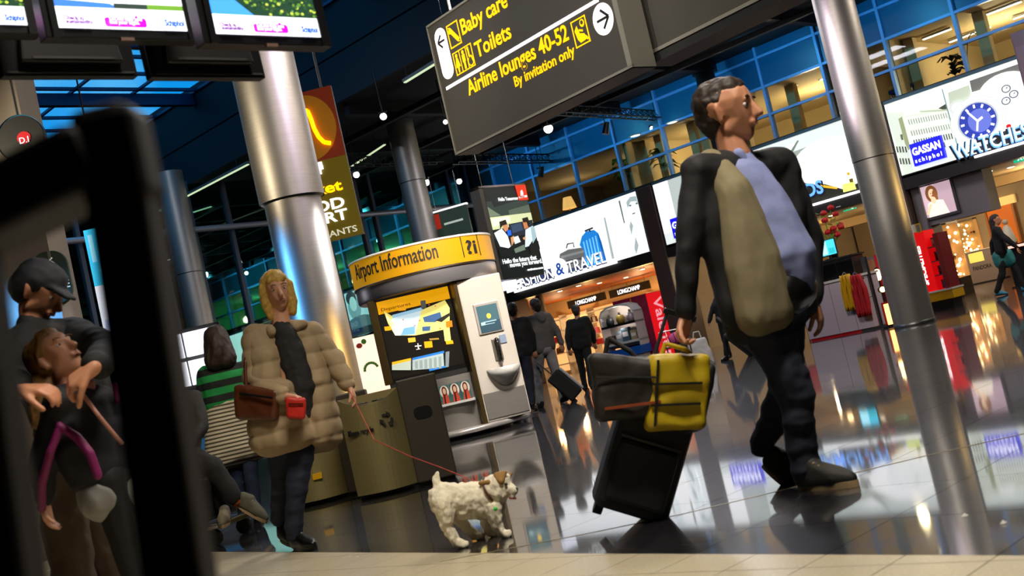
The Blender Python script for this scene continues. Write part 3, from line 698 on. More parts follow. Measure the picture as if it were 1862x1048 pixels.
# bag shelves
t = thing('wall_shelving', 'brightly lit wall shelving full of handbags in the wood-ceilinged shop', 'shelving', W(-20.6, -5.98, 0), YAW)
for z in (.35, .75, 1.15, 1.55, 1.95): MB().box(0, 11, -.4, 0, z - .02, z + .02).build('shelf', WHITE, t)
for x in (0, 1.4, 2.75, 4.1, 5.5, 6.9, 8.3, 9.6, 11): MB().box(x - .02, x + .02, -.4, 0, 0, 2.1).build('upright', WHITE, t)
MB().box(0, 11, -.01, -.004, .1, 2.05).build('back_panel', mat('lit_back_panel', 'ffc27a', .6, emis=.9), t)
BAGC = {'red': 'b81620', 'pink': 'd0567a', 'white': 'e4dccb', 'orange': 'd87420', 'brown': '5a2e16', 'black': '141214'}
bagp = {}
def handbag(colr, loc, row, od):
    if colr not in bagp:
        m = mat(colr + '_leather', BAGC[colr], .4)
        t = thing('handbag', colr + ' handbag on the ' + row + ' bright bag shelf, ' + od + ' place from the left', 'handbag', loc, YAW, 'handbags on the lit shelves')
        MB().prism([(-.15, 0), (.15, 0), (.12, .2), (-.12, .2)], -.06, .06).build('body', m, t, .015)
        MB().tube([(.08 * cos(a), 0, .2 + .09 * sin(a)) for a in [pi * i / 6 for i in range(7)]], .008, 6).build('handle', m, t)
        bagp[colr] = t; return t
    return dup(bagp[colr], loc, YAW, colr + ' handbag on the ' + row + ' bright bag shelf, ' + od + ' place from the left')
rb = random.Random(3)
ORD = 'leftmost,second,third,fourth,fifth,sixth,seventh,eighth,ninth,tenth,eleventh,twelfth,thirteenth,fourteenth,fifteenth,sixteenth,seventeenth,eighteenth,nineteenth,twentieth,last'.split(',')
for z in (.77, 1.17, 1.57):
    for i in range(21):
        if rb.random() < .92: handbag(rb.choice(['red', 'pink', 'white', 'orange', 'red', 'white', 'brown', 'black']), W(-20.35 + i * .5 + rb.uniform(-.06, .06), -5.76, z), ['lower', 'middle', 'top'][round((z - .77) / .4)], ORD[i])
for k, (x, y) in enumerate([(1018, 530), (1052, 520), (1087, 508), (1090, 515), (1130, 492), (1138, 505), (1168, 490), (1195, 478)]):
    p = atz(x, y, 2.58)
    if -(p - P0).dot(DE) < -.1:
        t = thing('downlight', 'small bright downlight in the orange wooden shop ceiling, %s from the left' % ORD[k], 'downlight', p, 0, 'wood ceiling downlights'); MB().cyl((0, 0, 0), (0, 0, .03), .09, 16).build('ring', WHITE, t); MB().cyl((0, 0, -.01), (0, 0, 0), .07, 16).build('lens', STRIPL, t)
for k, (x, y) in enumerate([(1512, 392), (1528, 376), (1548, 408), (1560, 400), (1755, 320), (1798, 312), (1838, 304)]):
    p = atz(x, y, 2.65)
    t = thing('downlight', 'small warm downlight in the beige jewellery shop ceiling, %s from the left' % ORD[k], 'downlight', p, 0, 'jewellery shop downlights'); MB().cyl((0, 0, -.004), (0, 0, .012), .11, 16).build('ring', WHITE, t); MB().cyl((0, 0, -.012), (0, 0, -.004), .08, 16).build('lens', STRIPL, t)
# wood posts at bag shop front
t = thing('shop_front_post', 'pale round post at the bag shop front behind the walking shoppers', 'post', W(onw(985, 560, -.2)[0], -.2), YAW)
MB().cyl((0, 0, 0), (0, 0, 2.6), .12, 20).build('shaft', mat('pale_post', '8a7a5c', .5), t); MB().cyl((0, 0, 0), (0, 0, .08), .15, 20).build('foot', DKGREY, t)

# perfume stand and red brand stand at the shop front
w0 = .9
u0, zt = onw(1086, 570, w0); u1, _ = onw(1152, 560, w0)
t = thing('perfume_stand', 'white arched perfume display stand with blue bottom band', 'display stand', W(u0, w0), YAW); L = (u1 - u0) * .97
PALE = mat('pale_display', 'cfc4bd', .4); BLUB = mat('blue_band', '1c5cb4', .4)
zt += .1
MB().prism([(0, .55), (L, .55), (L, zt - .25), (L * .9, zt - .08), (L * .7, zt), (L * .3, zt), (L * .1, zt - .08), (0, zt - .25)], .34, .38).build('back_panel', PALE, t)
MB().prism([(0, zt - .25), (L * .1, zt - .08), (L * .3, zt), (L * .7, zt), (L * .9, zt - .08), (L, zt - .25), (L, zt - .29), (L * .88, zt - .12), (L * .69, zt - .05), (L * .31, zt - .05), (L * .12, zt - .12), (0, zt - .29)], 0, .36).build('arched_hood', WHITE, t)
for z, m in ((zt - .55, BLACK), (zt - 1.05, WHITE)): MB().box(0, L, .0, .36, z - .03, z + .03).build('shelf', m, t)
for x in (0, L - .03): MB().box(x, x + .03, 0, .36, .3, zt - .25).build('side_panel', PALE, t)
MB().box(-.02, L + .02, -.03, .38, .30, .52).build('blue_band', BLUB, t)
MB().box(.05, L - .05, .03, .36, 0, .3).build('plinth', WHITE, t)
lamp('stand_fill_light', 'POINT', W(u0 + L * .5, w0 - .06, zt - .12), 5, (1, .9, .8), .04); lamp('stand_fill_light', 'POINT', W(u0 + L * .5, w0 - .04, zt - .64), 3.5, (1, .85, .8), .04)  # two point lights added inside to brighten the dark shelves
for i, (fx, c, h) in enumerate([(.2, '3c3f42', .30), (.5, 'a68a3a', .30), (.8, 'b9a6ae', .32)]):
    tt = thing('perfume_bottle', ['dark', 'gold', 'silver pink'][i] + ' rounded bottle on the top shelf of the perfume stand', 'bottle', W(u0 + L * fx, w0 - .15, zt - .52), YAW)
    MB().lathe([(0, 0), (.09, 0), (.12, h * .3), (.1, h * .7), (.04, h * .78), (0, h * .78)], 18).build('glass_body', mat('perfume_%d' % i, c, .15, .2), tt); MB().cyl((0, 0, h * .78), (0, 0, h), .035, 12).build('cap', CHROME, tt)
for i, (fx, c, wd_, h) in enumerate([(.15, '5a4030', .12, .22), (.38, '8a98a2', .1, .3), (.58, '2e4858', .12, .36), (.8, '9a8a60', .1, .26)]):
    tt = thing('perfume_box', ['brown', 'grey', 'dark blue', 'tan'][i] + ' box on the lower shelf of the perfume stand', 'box', W(u0 + L * fx, w0 - .15, zt - 1.02), YAW)
    MB().box(-wd_, wd_, -.06, .06, 0, h).build('carton', mat('carton_%d' % i, c, .5), tt, .006); MB().box(-wd_ * .8, wd_ * .8, -.063, -.06, h * .35, h * .7).build('paper_label', WHITE, tt)
w0 = .5
u0, zt = onw(1112, 546, w0); u1, zb = onw(1174, 538, w0)
t = thing('brand_totem', 'crimson box totem with bright red side reading Valentino', 'advertising totem', W(u0, w0), YAW); L = u1 - u0
zt = (zt + zb) / 2
MB().box(0, L, .0, .8, .05, zt).build('crimson_body', mat('crimson_panel', '8c0c34', .4, 0, .35, 2.2), t, .01); MB().box(-.04, L + .04, -.04, .84, 0, .05).build('plinth', BLACK, t)
MB().box(L, L + .012, .01, .79, .06, zt - .01).build('red_side_panel', mat('red_glow_panel', 'e0101c', .4, emis=.8), t)  # glow put into the red of this face, no lamp behind it
tx = text('Valentino', .52, mat('pink_letter', 'f4a8b4', .4, emis=.8), None, spin=radians(90), bold=.006); tx.parent = t; tx.location = (L + .016, .25, zt - .15); tx.rotation_euler = (0, 0, radians(90))
for i in range(5): MB().box(L * .55 - .012, L * .55 + .012, -.012, 0, .4 + i * .42, .55 + i * .42).build('gold_mark', mat('gold_mark', 'c89030', .4), t)

# jewellery shop, left of the right column
p0, p1 = atz(1518, 613), atz(1590, 599)
t = thing('white_counter', 'white panelled shop counter at the jewellery shop front, left of the steel column', 'counter', p0 - DU * .5, YAW)
L = (p1 - p0).length + .5; CW = mat('pinkish_white', 'cbb8c2', .4)
MB().box(0, L, 0, .5, .04, .93).build('body', CW, t); MB().box(-.02, L + .02, -.03, .53, .93, .97).build('worktop', WHITE, t); MB().box(.02, L - .02, .02, .48, 0, .04).build('toe_kick', REDM, t)
for x in (.62, .98): MB().box(x - .003, x + .003, -.003, 0, .05, .92).build('panel_joint', GREY, t)
q = p0 - DU * .95 + DE * .3
t = thing('red_stool', 'red shop chair with slim legs left of the white counter', 'chair', q, YAW)
MB().box(-.2, .2, -.2, .2, .44, .50).build('seat', REDM, t, .02); MB().box(-.2, .2, .17, .21, .5, .95).build('backrest', REDM, t, .015)
for sx in (-.17, .17):
    for sy in (-.17, .17): MB().cyl((sx, sy, 0), (sx, sy, .44), .015, 8).build('leg', mat('dark_red', '5a0c10', .4), t)
Yc = p0.y + .4
a = at(1512, 492, Yc)
t = thing('black_display', 'black cabinet behind the white counter carrying the small screen', 'cabinet', (a.x - .1, Yc + .3, 0), YAW)
zt = at(1520, 470, Yc).z - .02
MB().box(-.3, .65, 0, .4, .05, zt).build('body', BLKPL, t, .01); MB().box(-.33, .68, -.02, .42, zt, zt + .03).build('top', BLACK, t); MB().box(-.28, .63, .02, .38, 0, .05).build('toe_kick', BLACK, t)
for x in (.0, .32): MB().box(x, x + .30, -.012, 0, .12, zt - .06).build('door', mat('black_gloss', '08080a', .2), t)
sc_ = at(1505, 457, Yc + .25)
t = thing('screen', 'small cyan lit screen on the black cabinet near the roses', 'screen', (sc_.x, Yc + .25, zt + .03), YAW)
MB().box(-.18, .18, 0, .03, .06, .36).build('bezel', BLKPL, t); prn('display', [('3fb6d8', rect(-.17, .17, .08, .35)), ('9fdcec', rect(-.15, .0, .1, .33)), ('2aa0a8', rect(.03, .15, .1, .2))], PS, t, (0, -.003, 0)); MB().box(-.08, .08, -.02, .1, 0, .015).build('foot', BLKPL, t); MB().box(-.02, .02, .03, .05, 0, .2).build('neck', BLKPL, t)
lm = at(1480, 463, Yc + .1)
t = thing('globe_lamp', 'small glowing globe lamp left of the cyan screen', 'lamp', (lm.x, Yc + .35, zt + .03))
MB().cyl((0, 0, 0), (0, 0, .02), .05, 14).build('base', BLACK, t); MB().cyl((0, 0, .02), (0, 0, lm.z - zt - .06), .01, 8).build('stem', BLACK, t); MB().sph((0, 0, lm.z - zt - .03), .055, 14, 10).build('globe', mat('globe_glow', 'ffd090', .4, emis=5), t)
# roses on a tall vase
ROSE = mat('rose_red', 'c01018', .5, 0, .2, 12)
rs = at(1500, 400, Yc + .5)
t = thing('rose_arrangement', 'tall arrangement of red roses in a dark vase above the cyan screen', 'flowers', (rs.x, Yc + .5, zt + .03))
MB().lathe([(0, 0), (.07, 0), (.1, .12), (.05, .3), (.06, .34)], 18).build('vase', BLACK, t)
rr = random.Random(5)
for i in range(15):
    x, y, z = rr.uniform(-.26, .26), rr.uniform(-.12, .12), rr.uniform(.42, .98); x -= (z - .7) * .25
    MB().tube([(0, 0, .3), (x * .5, y * .5, z * .6), (x, y, z)], .006, 5).build('stem', LEAF, t)
    b = MB().sph((x, y, z), .05, 10, 7)
    for a in range(5): b.sph((x + .035 * cos(a * 1.26), y + .035 * sin(a * 1.26), z - .005), (.03, .03, .042), 8, 6)
    b.build('rose', ROSE, t)
for i in range(22):
    x, y, z = rr.uniform(-.24, .24), rr.uniform(-.12, .12), rr.uniform(.38, .9); a = rr.uniform(0, 6.28); d = V((cos(a), sin(a) * .5, rr.uniform(-.2, .5))) * .12; n = V((-sin(a), cos(a), .2)) * .035
    p = V((x, y, z)); MB().add([p, p + d * .5 + n, p + d, p + d * .5 - n], [(0, 1, 2), (0, 2, 3)]).build('leaf', LEAF, t)
# garment rack with rails
g0 = at(1556, 560, 19.9)
t = thing('garment_rail', 'steel rail rack holding yellow and red garments beside the steel column', 'rack', (g0.x + .1, 19.9, 0), YAW)
z1_, z2_ = at(1556, 509, 19.9).z, at(1560, 545, 19.9).z
for z in (z1_, z2_): MB().cyl((-.24, -.09, z), (.22, -.09, z), .014, 10).build('rail', CHROME, t); MB().cyl((.2, -.09, z), (.2, .1, z), .012, 8).build('rail_bracket', CHROME, t)
MB().box(.16, .24, .06, .14, 0, z1_ + .35).build('upright', STEELD, t); MB().box(-.05, .35, -.1, .3, 0, .03).build('base', STEELD, t)
def garment(name, label, cat, m, loc, w, h, n=5):
    t = thing(name, label, cat, loc, YAW); b = MB(); vs = []; N = 14
    for j in range(9):
        z = -h * j / 8; ww = w * (.55 + .45 * min(1, j / 3))
        for i in range(N + 1): 
            x = -ww / 2 + ww * i / N; vs.append((x, -.03 - .025 * sin(i * n * .5 + j * .3), z))
    k = N + 1
    fr = [(j * k + i, j * k + i + 1, (j + 1) * k + i + 1, (j + 1) * k + i) for j in range(8) for i in range(N)]
    o = MB().add(vs, fr, True).build('cloth_body', m, t); s_ = o.modifiers.new('s', 'SOLIDIFY'); s_.thickness = .03
    MB().tube([(-.05, -.03, .0), (0, -.03, .05), (.05, -.03, 0)], .008, 6).build('hanger', CHROME, t); return t
q = at(1537, 500, 19.85); garment('yellow_jacket', 'yellow jacket hanging behind the red one on the rail rack', 'jacket', YELM, q + V((0, 0, 0)), .26, .62)
q = at(1556, 500, 19.7); garment('red_jacket', 'red jacket hanging on the rail rack beside the steel column', 'jacket', mat('red_cloth', 'b8141e', .7, 0, .15, 8), q, .26, .72)
q = at(1575, 470, 20.6)
t = thing('tall_display_stand', 'tall narrow display stand with tan face and red edge left of the steel column', 'display stand', (q.x, 20.6, 0), YAW)
MB().box(-.2, .2, 0, .3, .04, q.z).build('body', mat('grey_stand', '6a6266', .5), t); MB().box(-.16, .14, -.012, 0, .1, q.z - .04).build('tan_face', mat('tan_face', '9a6a4c', .5), t); MB().box(.16, .21, -.02, .02, .05, q.z + .02).build('red_edge', REDM, t); MB().box(-.22, .22, -.02, .32, 0, .04).build('base', BLACK, t)
# small bright lamps near the column foot
BULB = mat('bulb_glow', 'ffb060', .4, emis=14, ecol=hx('ffb868'))
q = at(1603, 527, 19.0)
t = thing('exhibit_spotlight', 'dazzling small spotlight on a short post left of the steel column', 'spotlight', (q.x, 19.0, 0))
MB().cyl((0, 0, 0), (0, 0, q.z), .02, 10).build('post', BLACK, t); MB().cyl((0, 0, 0), (0, 0, .03), .12, 16).build('base', BLACK, t); MB().cyl((0, .05, q.z), (0, -.05, q.z), .05, 14, .06).build('head', BLACK, t); MB().sph((0, -.055, q.z), .045, 12, 8).build('lens', BULB, t)
a, b_ = at(1610, 553, 18.9), at(1622, 601, 18.9)
t = thing('light_column', 'low glowing orange light column at the foot of the right steel column', 'lamp', (b_.x, 18.9, 0))
hh = a.z; MB().box(-.06, .06, -.05, .05, 0, .05).build('base', BLACK, t); MB().box(-.045, .045, -.035, .035, .05, hh).build('glowing_tube', mat('orange_tube', 'ffb05a', .4, emis=4.5), t); MB().box(-.055, .055, -.045, .045, hh, hh + .03).build('cap', REDM, t); MB().box(-.065, -.045, -.03, .03, .05, hh).build('red_trim', REDM, t)
q = at(1596, 500, 20.2)
t = thing('glass_lantern', 'glowing lantern above the dazzling small spotlight', 'lamp', (q.x, 20.2, 0))
MB().cyl((0, 0, 0), (0, 0, q.z - .1), .018, 8).build('post', BLACK, t); MB().lathe([(.03, q.z - .1), (.07, q.z - .02), (.06, q.z + .07), (.02, q.z + .1)], 14).build('globe', mat('lantern_glow', 'ffdca0', .3, emis=4), t); MB().cyl((0, 0, 0), (0, 0, .03), .1, 14).build('base', BLACK, t); MB().cyl((0, 0, q.z + .1), (0, 0, q.z + .13), .03, 10).build('cap', BLACK, t)

# right of the column: red shelf stand, portrait, showcases, counter
f0 = atz(1694, 568); f1 = atz(1731, 558)
t = thing('spirits_stand', 'red shelf stand on a yellow base, right of the steel column', 'display stand', f0, YAW); w_s = -(f0 - P0).dot(DE); L = onw(1733, 537, w_s)[0] - onw(1690, 549, w_s)[0]; La_, Lb_ = L * .47, L * .80
sc2 = f0.y / F_PX * .98
zY0, zY1, zT = .17, .30, 1.60
zY1 = (at(1700, 532, f0.y).z); zY0 = at(1700, 549, f0.y).z; zT = at(1665, 423, f0.y).z
MB().box(.02, L - .03, .02, .4, 0, zY0).build('dark_foot', BLACK, t); MB().box(-.03, L + .03, -.02, .45, zY0, zY1).build('yellow_base', YELM, t, .01); MB().box(-.04, L + .04, -.03, .46, zY1, zY1 + .03).build('white_rim', WHITE, t)
RGLOW = mat('red_glow_stand', 'e60a10', .35, emis=.55)  # display stand panel, its brightness is glow added to the colour
MB().box(0, La_, 0, .42, zY1 + .03, zT).build('red_panel', RGLOW, t); MB().box(Lb_, L, 0, .42, zY1 + .03, zT - .1).build('dark_red_panel', mat('dark_red_panel', '7a1014', .4), t); MB().box(La_, Lb_, .36, .42, zY1 + .03, zT - .1).build('back_panel', WHITE, t)
tx = text('SPECIALITIES', .13, WLIT, t, (La_ * .40, -.004, zY1 + .16), spin=radians(-90), bold=.003)
for k in range(3):
    z = zY1 + .03 + (zT - .1 - zY1) * (k + 1) / 4; MB().box(La_, Lb_, .02, .38, z - .012, z + .012).build('shelf', mat('shelf_red', '8a2a34', .4), t)
for k, (c, nm) in enumerate((('2c5c8c', 'blue'), ('1c4460', 'dark blue'), ('1a1a1c', 'black'), ('8a8a88', 'grey'))):
    z = zY1 + .042 + (zT - .1 - zY1) * k / 4
    tt = thing('gift_tin', nm + ' tin on a shelf of the red stand', 'tin', f0 + DU * (L * .635) + DE * .2 + V((0, 0, z)), YAW); MB().lathe([(0, 0), (L * .13, 0), (L * .13, .13), (0, .13)], 18).build('can', mat('tin_%d' % k, c, .3, .4), tt); MB().lathe([(L * .135, .13), (L * .135, .16), (0, .165)], 18).build('lid', STEELD, tt)
MB().box(La_ * .45, La_ * .93, -.01, .0, zT - .02, zT + .15).build('yellow_frame', YELM, t); MB().box(La_ * .55, La_ * .83, -.014, -.01, zT + .0, zT + .13).build('price_card', GREY, t); MB().box(.0, .1, .0, .1, zT, zT + .15).build('white_topper', WHITE, t)
qa = onw(1668, 343, .03); qb = onw(1726, 327, .03); qc = onw(1683, 398, .03)
t = thing('portrait_lightbox', 'lit portrait poster of a woman in white on the grey shop wall', 'poster', W(qa[0], .03, qc[1]), YAW); L = qb[0] - qa[0]; H = (qa[1] - qc[1])
MB().box(-.06, L + .06, .0, .05, -.06, H + .06).build('frame', mat('poster_frame', '47434a', .4), t)
prn('printed_portrait', [('b79aa6', rect(0, L, 0, H)), ('cdb2ba', rect(0, L * .5, H * .2, H)), ('7a4a2a', ell(L * .38, H * .72, .14, .19)), ('f0c8a0', ell(L * .39, H * .70, .08, .12)), ('8a5530', ell(L * .47, H * .6, .06, .16)), ('f4e4d4', [(L * .15, 0), (L * .2, H * .42), (L * .4, H * .52), (L * .68, H * .44), (L * .78, 0)]), ('f0c8a0', ell(L * .4, H * .5, .06, .08)), ('f0c8a0', seg(L * .12, H * .1, L * .3, H * .4, .06)), ('5a2a20', ell(L * .36, H * .73, .015, .01)), ('5a2a20', ell(L * .43, H * .73, .015, .01)), ('b03038', ell(L * .395, H * .65, .03, .012))], printmat('poster_print', 1.1, .3), t, (0, -.004, 0))
def showcase(name, label, u0, w0, u1, w1, z0, z1, seed, n):
    t = thing(name, label, 'showcase', W(u0, w1), YAW); L, D = u1 - u0, w1 - w0
    MB().box(0, L, 0, D, 0, z0).build('black_plinth', BLKPL, t); MB().box(0, L, 0, .008, z0, z1).build('front_glass', GCLEAR, t); MB().box(0, L, 0, D, z1, z1 + .04).build('lid', STEELD, t); MB().box(0, L, D - .03, D, z0, z1).build('back_panel', mat('gold_back', 'b08048', .4, .3, emis=.5), t)
    for k in (1, 2): MB().box(.01, L - .01, .03, D - .03, z0 + (z1 - z0) * k / 3 - .008, z0 + (z1 - z0) * k / 3 + .008).build('glass_shelf', GCLEAR, t)
    r = random.Random(seed); b0 = None
    for i in range(n):
        p = (r.uniform(.06, L - .06), r.uniform(.05, D - .1), r.uniform(z0 + .05, z1 - .05))
        if b0 is None: b0 = MB().sph((0, 0, 0), .028, 10, 7).build('glowing_bulb', mat('sparkle', 'ffd8a0', .3, emis=9), t); o = b0
        else: o = b0.copy(); COL.objects.link(o)
        o.location = p; s_ = r.uniform(.5, 1.5); o.scale = (s_, s_, s_)
    for i in range(10):
        p = (r.uniform(.08, L - .08), r.uniform(.08, D - .12), z0 + (z1 - z0) * r.choice((0, 1, 2)) / 3 + .06)
        MB().sph(p, r.uniform(.03, .06), 9, 6).build('ornament', mat('ornament_%d' % (i % 3), ('c02818', 'd8a050', '7a4020')[i % 3], .2, .5), t)
    return t
pa = onw(1696, 480, -.9); pb = onw(1736, 470, -.9)
showcase('jewellery_showcase', 'sparkling jewellery showcase under the portrait poster', pa[0], -1.5, pb[0], -.9, .42, 1.68, 11, 46)
pa = onw(1742, 440, -9.7); pb = onw(1776, 430, -9.7)
showcase('jewellery_showcase', 'narrower sparkling showcase behind the grey branded counter', pa[0], -9.98, pb[0], -9.7, .6, onw(1768, 398, -9.4)[1], 12, 34)
f0 = atz(1766, 519); f1 = atz(1822, 500)
t = thing('branded_counter', 'mauve grey counter reading PANDORA with lit yellow panel', 'counter', f0, YAW); L = onw(1820, 503, -(f0 - P0).dot(DE))[0] - (f0 - P0).dot(DU)
hh = at(1753, 462, f0.y).z
MB().box(0, L, 0, .7, .03, hh).build('body', mat('mauve_counter', '8e8288', .4), t); MB().box(.02, L - .02, .02, .68, 0, .03).build('toe_kick', BLACK, t)
MB().box(.14, L - .35, -.012, 0, hh - .32, hh - .04).build('lit_panel', mat('yellow_green_glow', 'd8c860', .4, emis=.9), t); text('PANDORA', .17, BLACK, t, (L / 2, -.004, hh - .56), align='CENTER', width=L * .62, bold=.004); MB().box(-.03, L + .03, -.03, .73, hh, hh + .03).build('worktop', WHITE, t)
# orange niche at the back and gold lettering
qa = onw(1790, 385, -9.95); qb = onw(1842, 367, -9.95); qc = onw(1790, 440, -9.95)
t = thing('orange_niche', 'orange lit niche with cream lintel at the back of the jewellery shop', 'niche', W(qa[0], -9.97, .3), YAW); L = qb[0] - qa[0]; z1 = (qa[1] + qb[1]) / 2 - .3
MB().box(0, L, -.03, .0, 0, z1).build('orange_back', mat('orange_glow', 'c06010', .6, emis=.5), t); MB().box(-.05, L + .1, -.12, 0, z1, z1 + .25).build('lintel', mat('cream_glow', 'f0c878', .6, emis=.6), t)
for x in (0, L - .06): MB().box(x, x + .06, -.1, 0, 0, z1).build('jamb', mat('amber_jamb', 'a06420', .5), t)
q = onw(1776, 364, -9.95)
t = thing('wall_lettering', 'gold script lettering on the beige wall of the jewellery shop', 'lettering', W(q[0], -9.98, q[1]), YAW)
text('Diamond', .42, mat('gold_letter', '6a5010', .35, .6), t, (0, -.02, -.12), align='CENTER', shear=.3, width=.95)
q = at(1838, 445, 24)
t = thing('white_figurine', 'white draped figurine on the dark jewellery table near the runner', 'figurine', (q.x, 24, q.z))
MB().lathe([(0, 0), (.13, 0), (.15, .05), (.10, .25), (.08, .34), (.05, .40), (0, .42)], 18).build('dress', mat('figurine_white', 'f0e0c0', .5), t); MB().sph((0, 0, .48), .06, 12, 8).build('head', mat('figurine_head', 'e0c8a0', .5), t)
t = thing('display_table', 'dark jewellery display table with lit tray at the right edge', 'table', (q.x - .15, 23.95, 0), YAW)
MB().box(-.1, .62, -.1, .6, q.z - .10, q.z - .004).build('tabletop', BLKPL, t); MB().box(0, .55, 0, .5, .03, q.z - .1).build('pedestal', BLKPL, t); MB().box(-.05, .6, -.05, .55, 0, .03).build('foot', BLACK, t); MB().box(.1, .6, -.112, -.1, q.z - .08, q.z - .03).build('lit_edge', mat('pink_glow', 'f0b0a0', .4, emis=1.5), t)
# exit signs
for k, (x, y, w, lab) in enumerate([(1543, 376, -1.5, 'green exit sign hanging left of the right steel column'), (1856, 286, -.8, 'green exit sign at the right edge under the watch billboard')]):
    u, z = onw(x, y, w); t = thing('exit_sign', lab, 'exit sign', W(u, w, z), YAW)
    MB().box(-.17, .17, 0, .05, -.09, .09).build('case', mat('exit_green', '10a070', .4, emis=1.5), t)
    prn('pictogram', [('f0fff8', seg(-.05, .05, -.02, -.02, .03)), ('f0fff8', ell(-.04, .065, .016, .016, 10)), ('f0fff8', seg(-.02, -.02, .02, -.06, .018)), ('f0fff8', seg(-.03, 0, -.07, -.06, .018)), ('f0fff8', rect(.06, .12, -.07, .07))], printmat('exit_print', 2.5), t, (0, -.004, 0)); MB().cyl((0, .02, .09), (0, .02, 2.66 - z), .01, 8).build('hanger', CHROME, t)

# ================================================================== HANGING DIRECTION SIGNS
A = atz(830, 280, 3.2); B = atz(1150, 120, 3.2); SD = (B - A).normalized(); SYAW = math.atan2(SD.y, SD.x); SL = (B - A).length
SIGNG = mat('sign_grey', '55514a', .45, 0, .04, 2); SIGNF = mat('sign_frame', 'a9a496', .4, .3)
YEL = mat('yellow_lit', 'ffc400', .4, emis=1.15); SWH = mat('white_lit', 'fff6f8', .4, emis=1.25); INK = mat('sign_ink', '24221f', .6)
SH = 1.46
t = thing('direction_sign', 'grey hanging sign with yellow lettering reading Airline lounges 40-52', 'sign', A, SYAW)
MB().box(0, SL, 0, .30, 0, SH).build('case', SIGNG, t, .008)
for (x0, x1, z0, z1) in ((-.012, SL + .012, -.012, .012), (-.012, SL + .012, SH - .012, SH + .012), (-.012, .012, 0, SH), (SL - .05, SL + .012, 0, SH)): MB().box(x0, x1, -.012, .012, z0, z1).build('edge_trim', SIGNF, t)
MB().box(SL, SL + .012, .012, .30, -.012, SH + .012).build('end_cap', SIGNF, t); MB().box(0, SL, .0, .30, -.02, -.012).build('underside', DKGREY, t)
MB().box(.09, SL - .22, -.006, 0, .70, .735).build('divider_line', SWH, t)
def flat(nm, pl, m, par, y=-.004, d=.004): return MB().prism(pl, y, y + d).build(nm, m, par)
flat('arrow_pill', rrect(.085, .295, .80, 1.37, .10, 8), SWH, t)
for s_ in (seg(.13, 1.22, .255, 1.22, .022), seg(.13, 1.22, .20, 1.29, .022), seg(.13, 1.22, .20, 1.15, .022)): flat('arrow', s_, INK, t, -.008)
flat('arrow_disc', ell(SL - .22, .53, .135, .15, 32), SWH, t)
for s_ in (seg(SL - .30, .53, SL - .14, .53, .024), seg(SL - .14, .53, SL - .23, .62, .024), seg(SL - .14, .53, SL - .23, .44, .024)): flat('arrow', s_, INK, t, -.008)
def frame(x0, x1, z0, z1, w, par, m):
    for r in (rect(x0, x1, z0, z0 + w), rect(x0, x1, z1 - w, z1), rect(x0, x0 + w, z0, z1), rect(x1 - w, x1, z0, z1)): flat('pictogram_frame', r, m, par, -.005)
frame(.33, .54, 1.08, 1.34, .014, t, YEL)                       # baby care
flat('pictogram', seg(.37, 1.29, .50, 1.13, .05), YEL, t, -.005); flat('pictogram', seg(.36, 1.31, .51, 1.11, .012), YEL, t, -.006); flat('pictogram', ell(.37, 1.26, .02, .025, 12), YEL, t, -.005)
frame(.33, .68, .78, 1.03, .012, t, YEL)                        # toilets
for x in (.445, .565): flat('pictogram_divider', rect(x, x + .01, .78, 1.03), YEL, t, -.005)
flat('pictogram', ell(.39, .985, .02, .022, 12), YEL, t, -.005); flat('pictogram', [(.375, .96), (.405, .96), (.43, .86), (.405, .86), (.40, .80), (.38, .80), (.375, .86), (.35, .86)], YEL, t, -.005)
flat('pictogram', ell(.51, .985, .02, .022, 12), YEL, t, -.005); flat('pictogram', [(.485, .96), (.535, .96), (.535, .88), (.525, .88), (.525, .80), (.495, .80), (.495, .88), (.485, .88)], YEL, t, -.005)
for s_ in (seg(.61, .98, .61, .90, .022), seg(.61, .90, .645, .90, .018), seg(.645, .90, .66, .84, .018), ell(.605, .995, .016, .018, 10)): flat('pictogram', s_, YEL, t, -.005)
for i in range(7): flat('pictogram', seg(.62 + .048 * cos(2.2 + i * .62), .85 + .05 * sin(2.2 + i * .62), .62 + .048 * cos(2.2 + (i + 1) * .62), .85 + .05 * sin(2.2 + (i + 1) * .62), .012), YEL, t, -.005)
text('Baby care', .235, YEL, t, (.57, -.004, 1.15), bold=.004, width=.82); text('Toilets', .235, YEL, t, (.73, -.004, .84), bold=.004, width=.62)
text('Airline lounges 40-52', .225, YEL, t, (.46, -.004, .52), bold=.004, width=1.70); text('By invitation only', .15, YEL, t, (1.22, -.004, .355), bold=.002, width=.96)
frame(2.22, 2.43, .40, .66, .012, t, YEL)                       # lounge
for s_ in (ell(2.37, .60, .032, .038, 16), [(2.25, .56), (2.29, .60), (2.31, .52), (2.37, .50), (2.40, .44), (2.30, .43), (2.27, .47)], seg(2.31, .55, 2.36, .53, .02), seg(2.38, .47, 2.41, .43, .02)): flat('pictogram', s_, YEL, t, -.005)
flat('pictogram', ell(2.372, .605, .018, .02, 12), SIGNG, t, -.009)
for x in (.28, SL - .5): MB().cyl((x, .15, SH), (x, .15, 9 - 3.2 - .05), .016, 8).build('suspension_rod', SIGNF, t)
q = atz(1172, 103, 3.35)
t = thing('direction_sign', 'blank grey hanging sign panel continuing right past the yellow lettered sign', 'sign', q, SYAW)
MB().box(0, 3.0, 0, .34, 0, 1.4).build('case', SIGNG, t, .008)
for (x0, x1, z0, z1) in ((-.012, 3.012, -.012, .02), (-.012, .012, 0, 1.4), (-.012, 3.012, 1.38, 1.41)): MB().box(x0, x1, -.014, .01, z0, z1).build('edge_trim', SIGNF, t)
MB().box(0, 3, .0, .34, -.10, -.012).build('lower_tray', DKGREY, t)
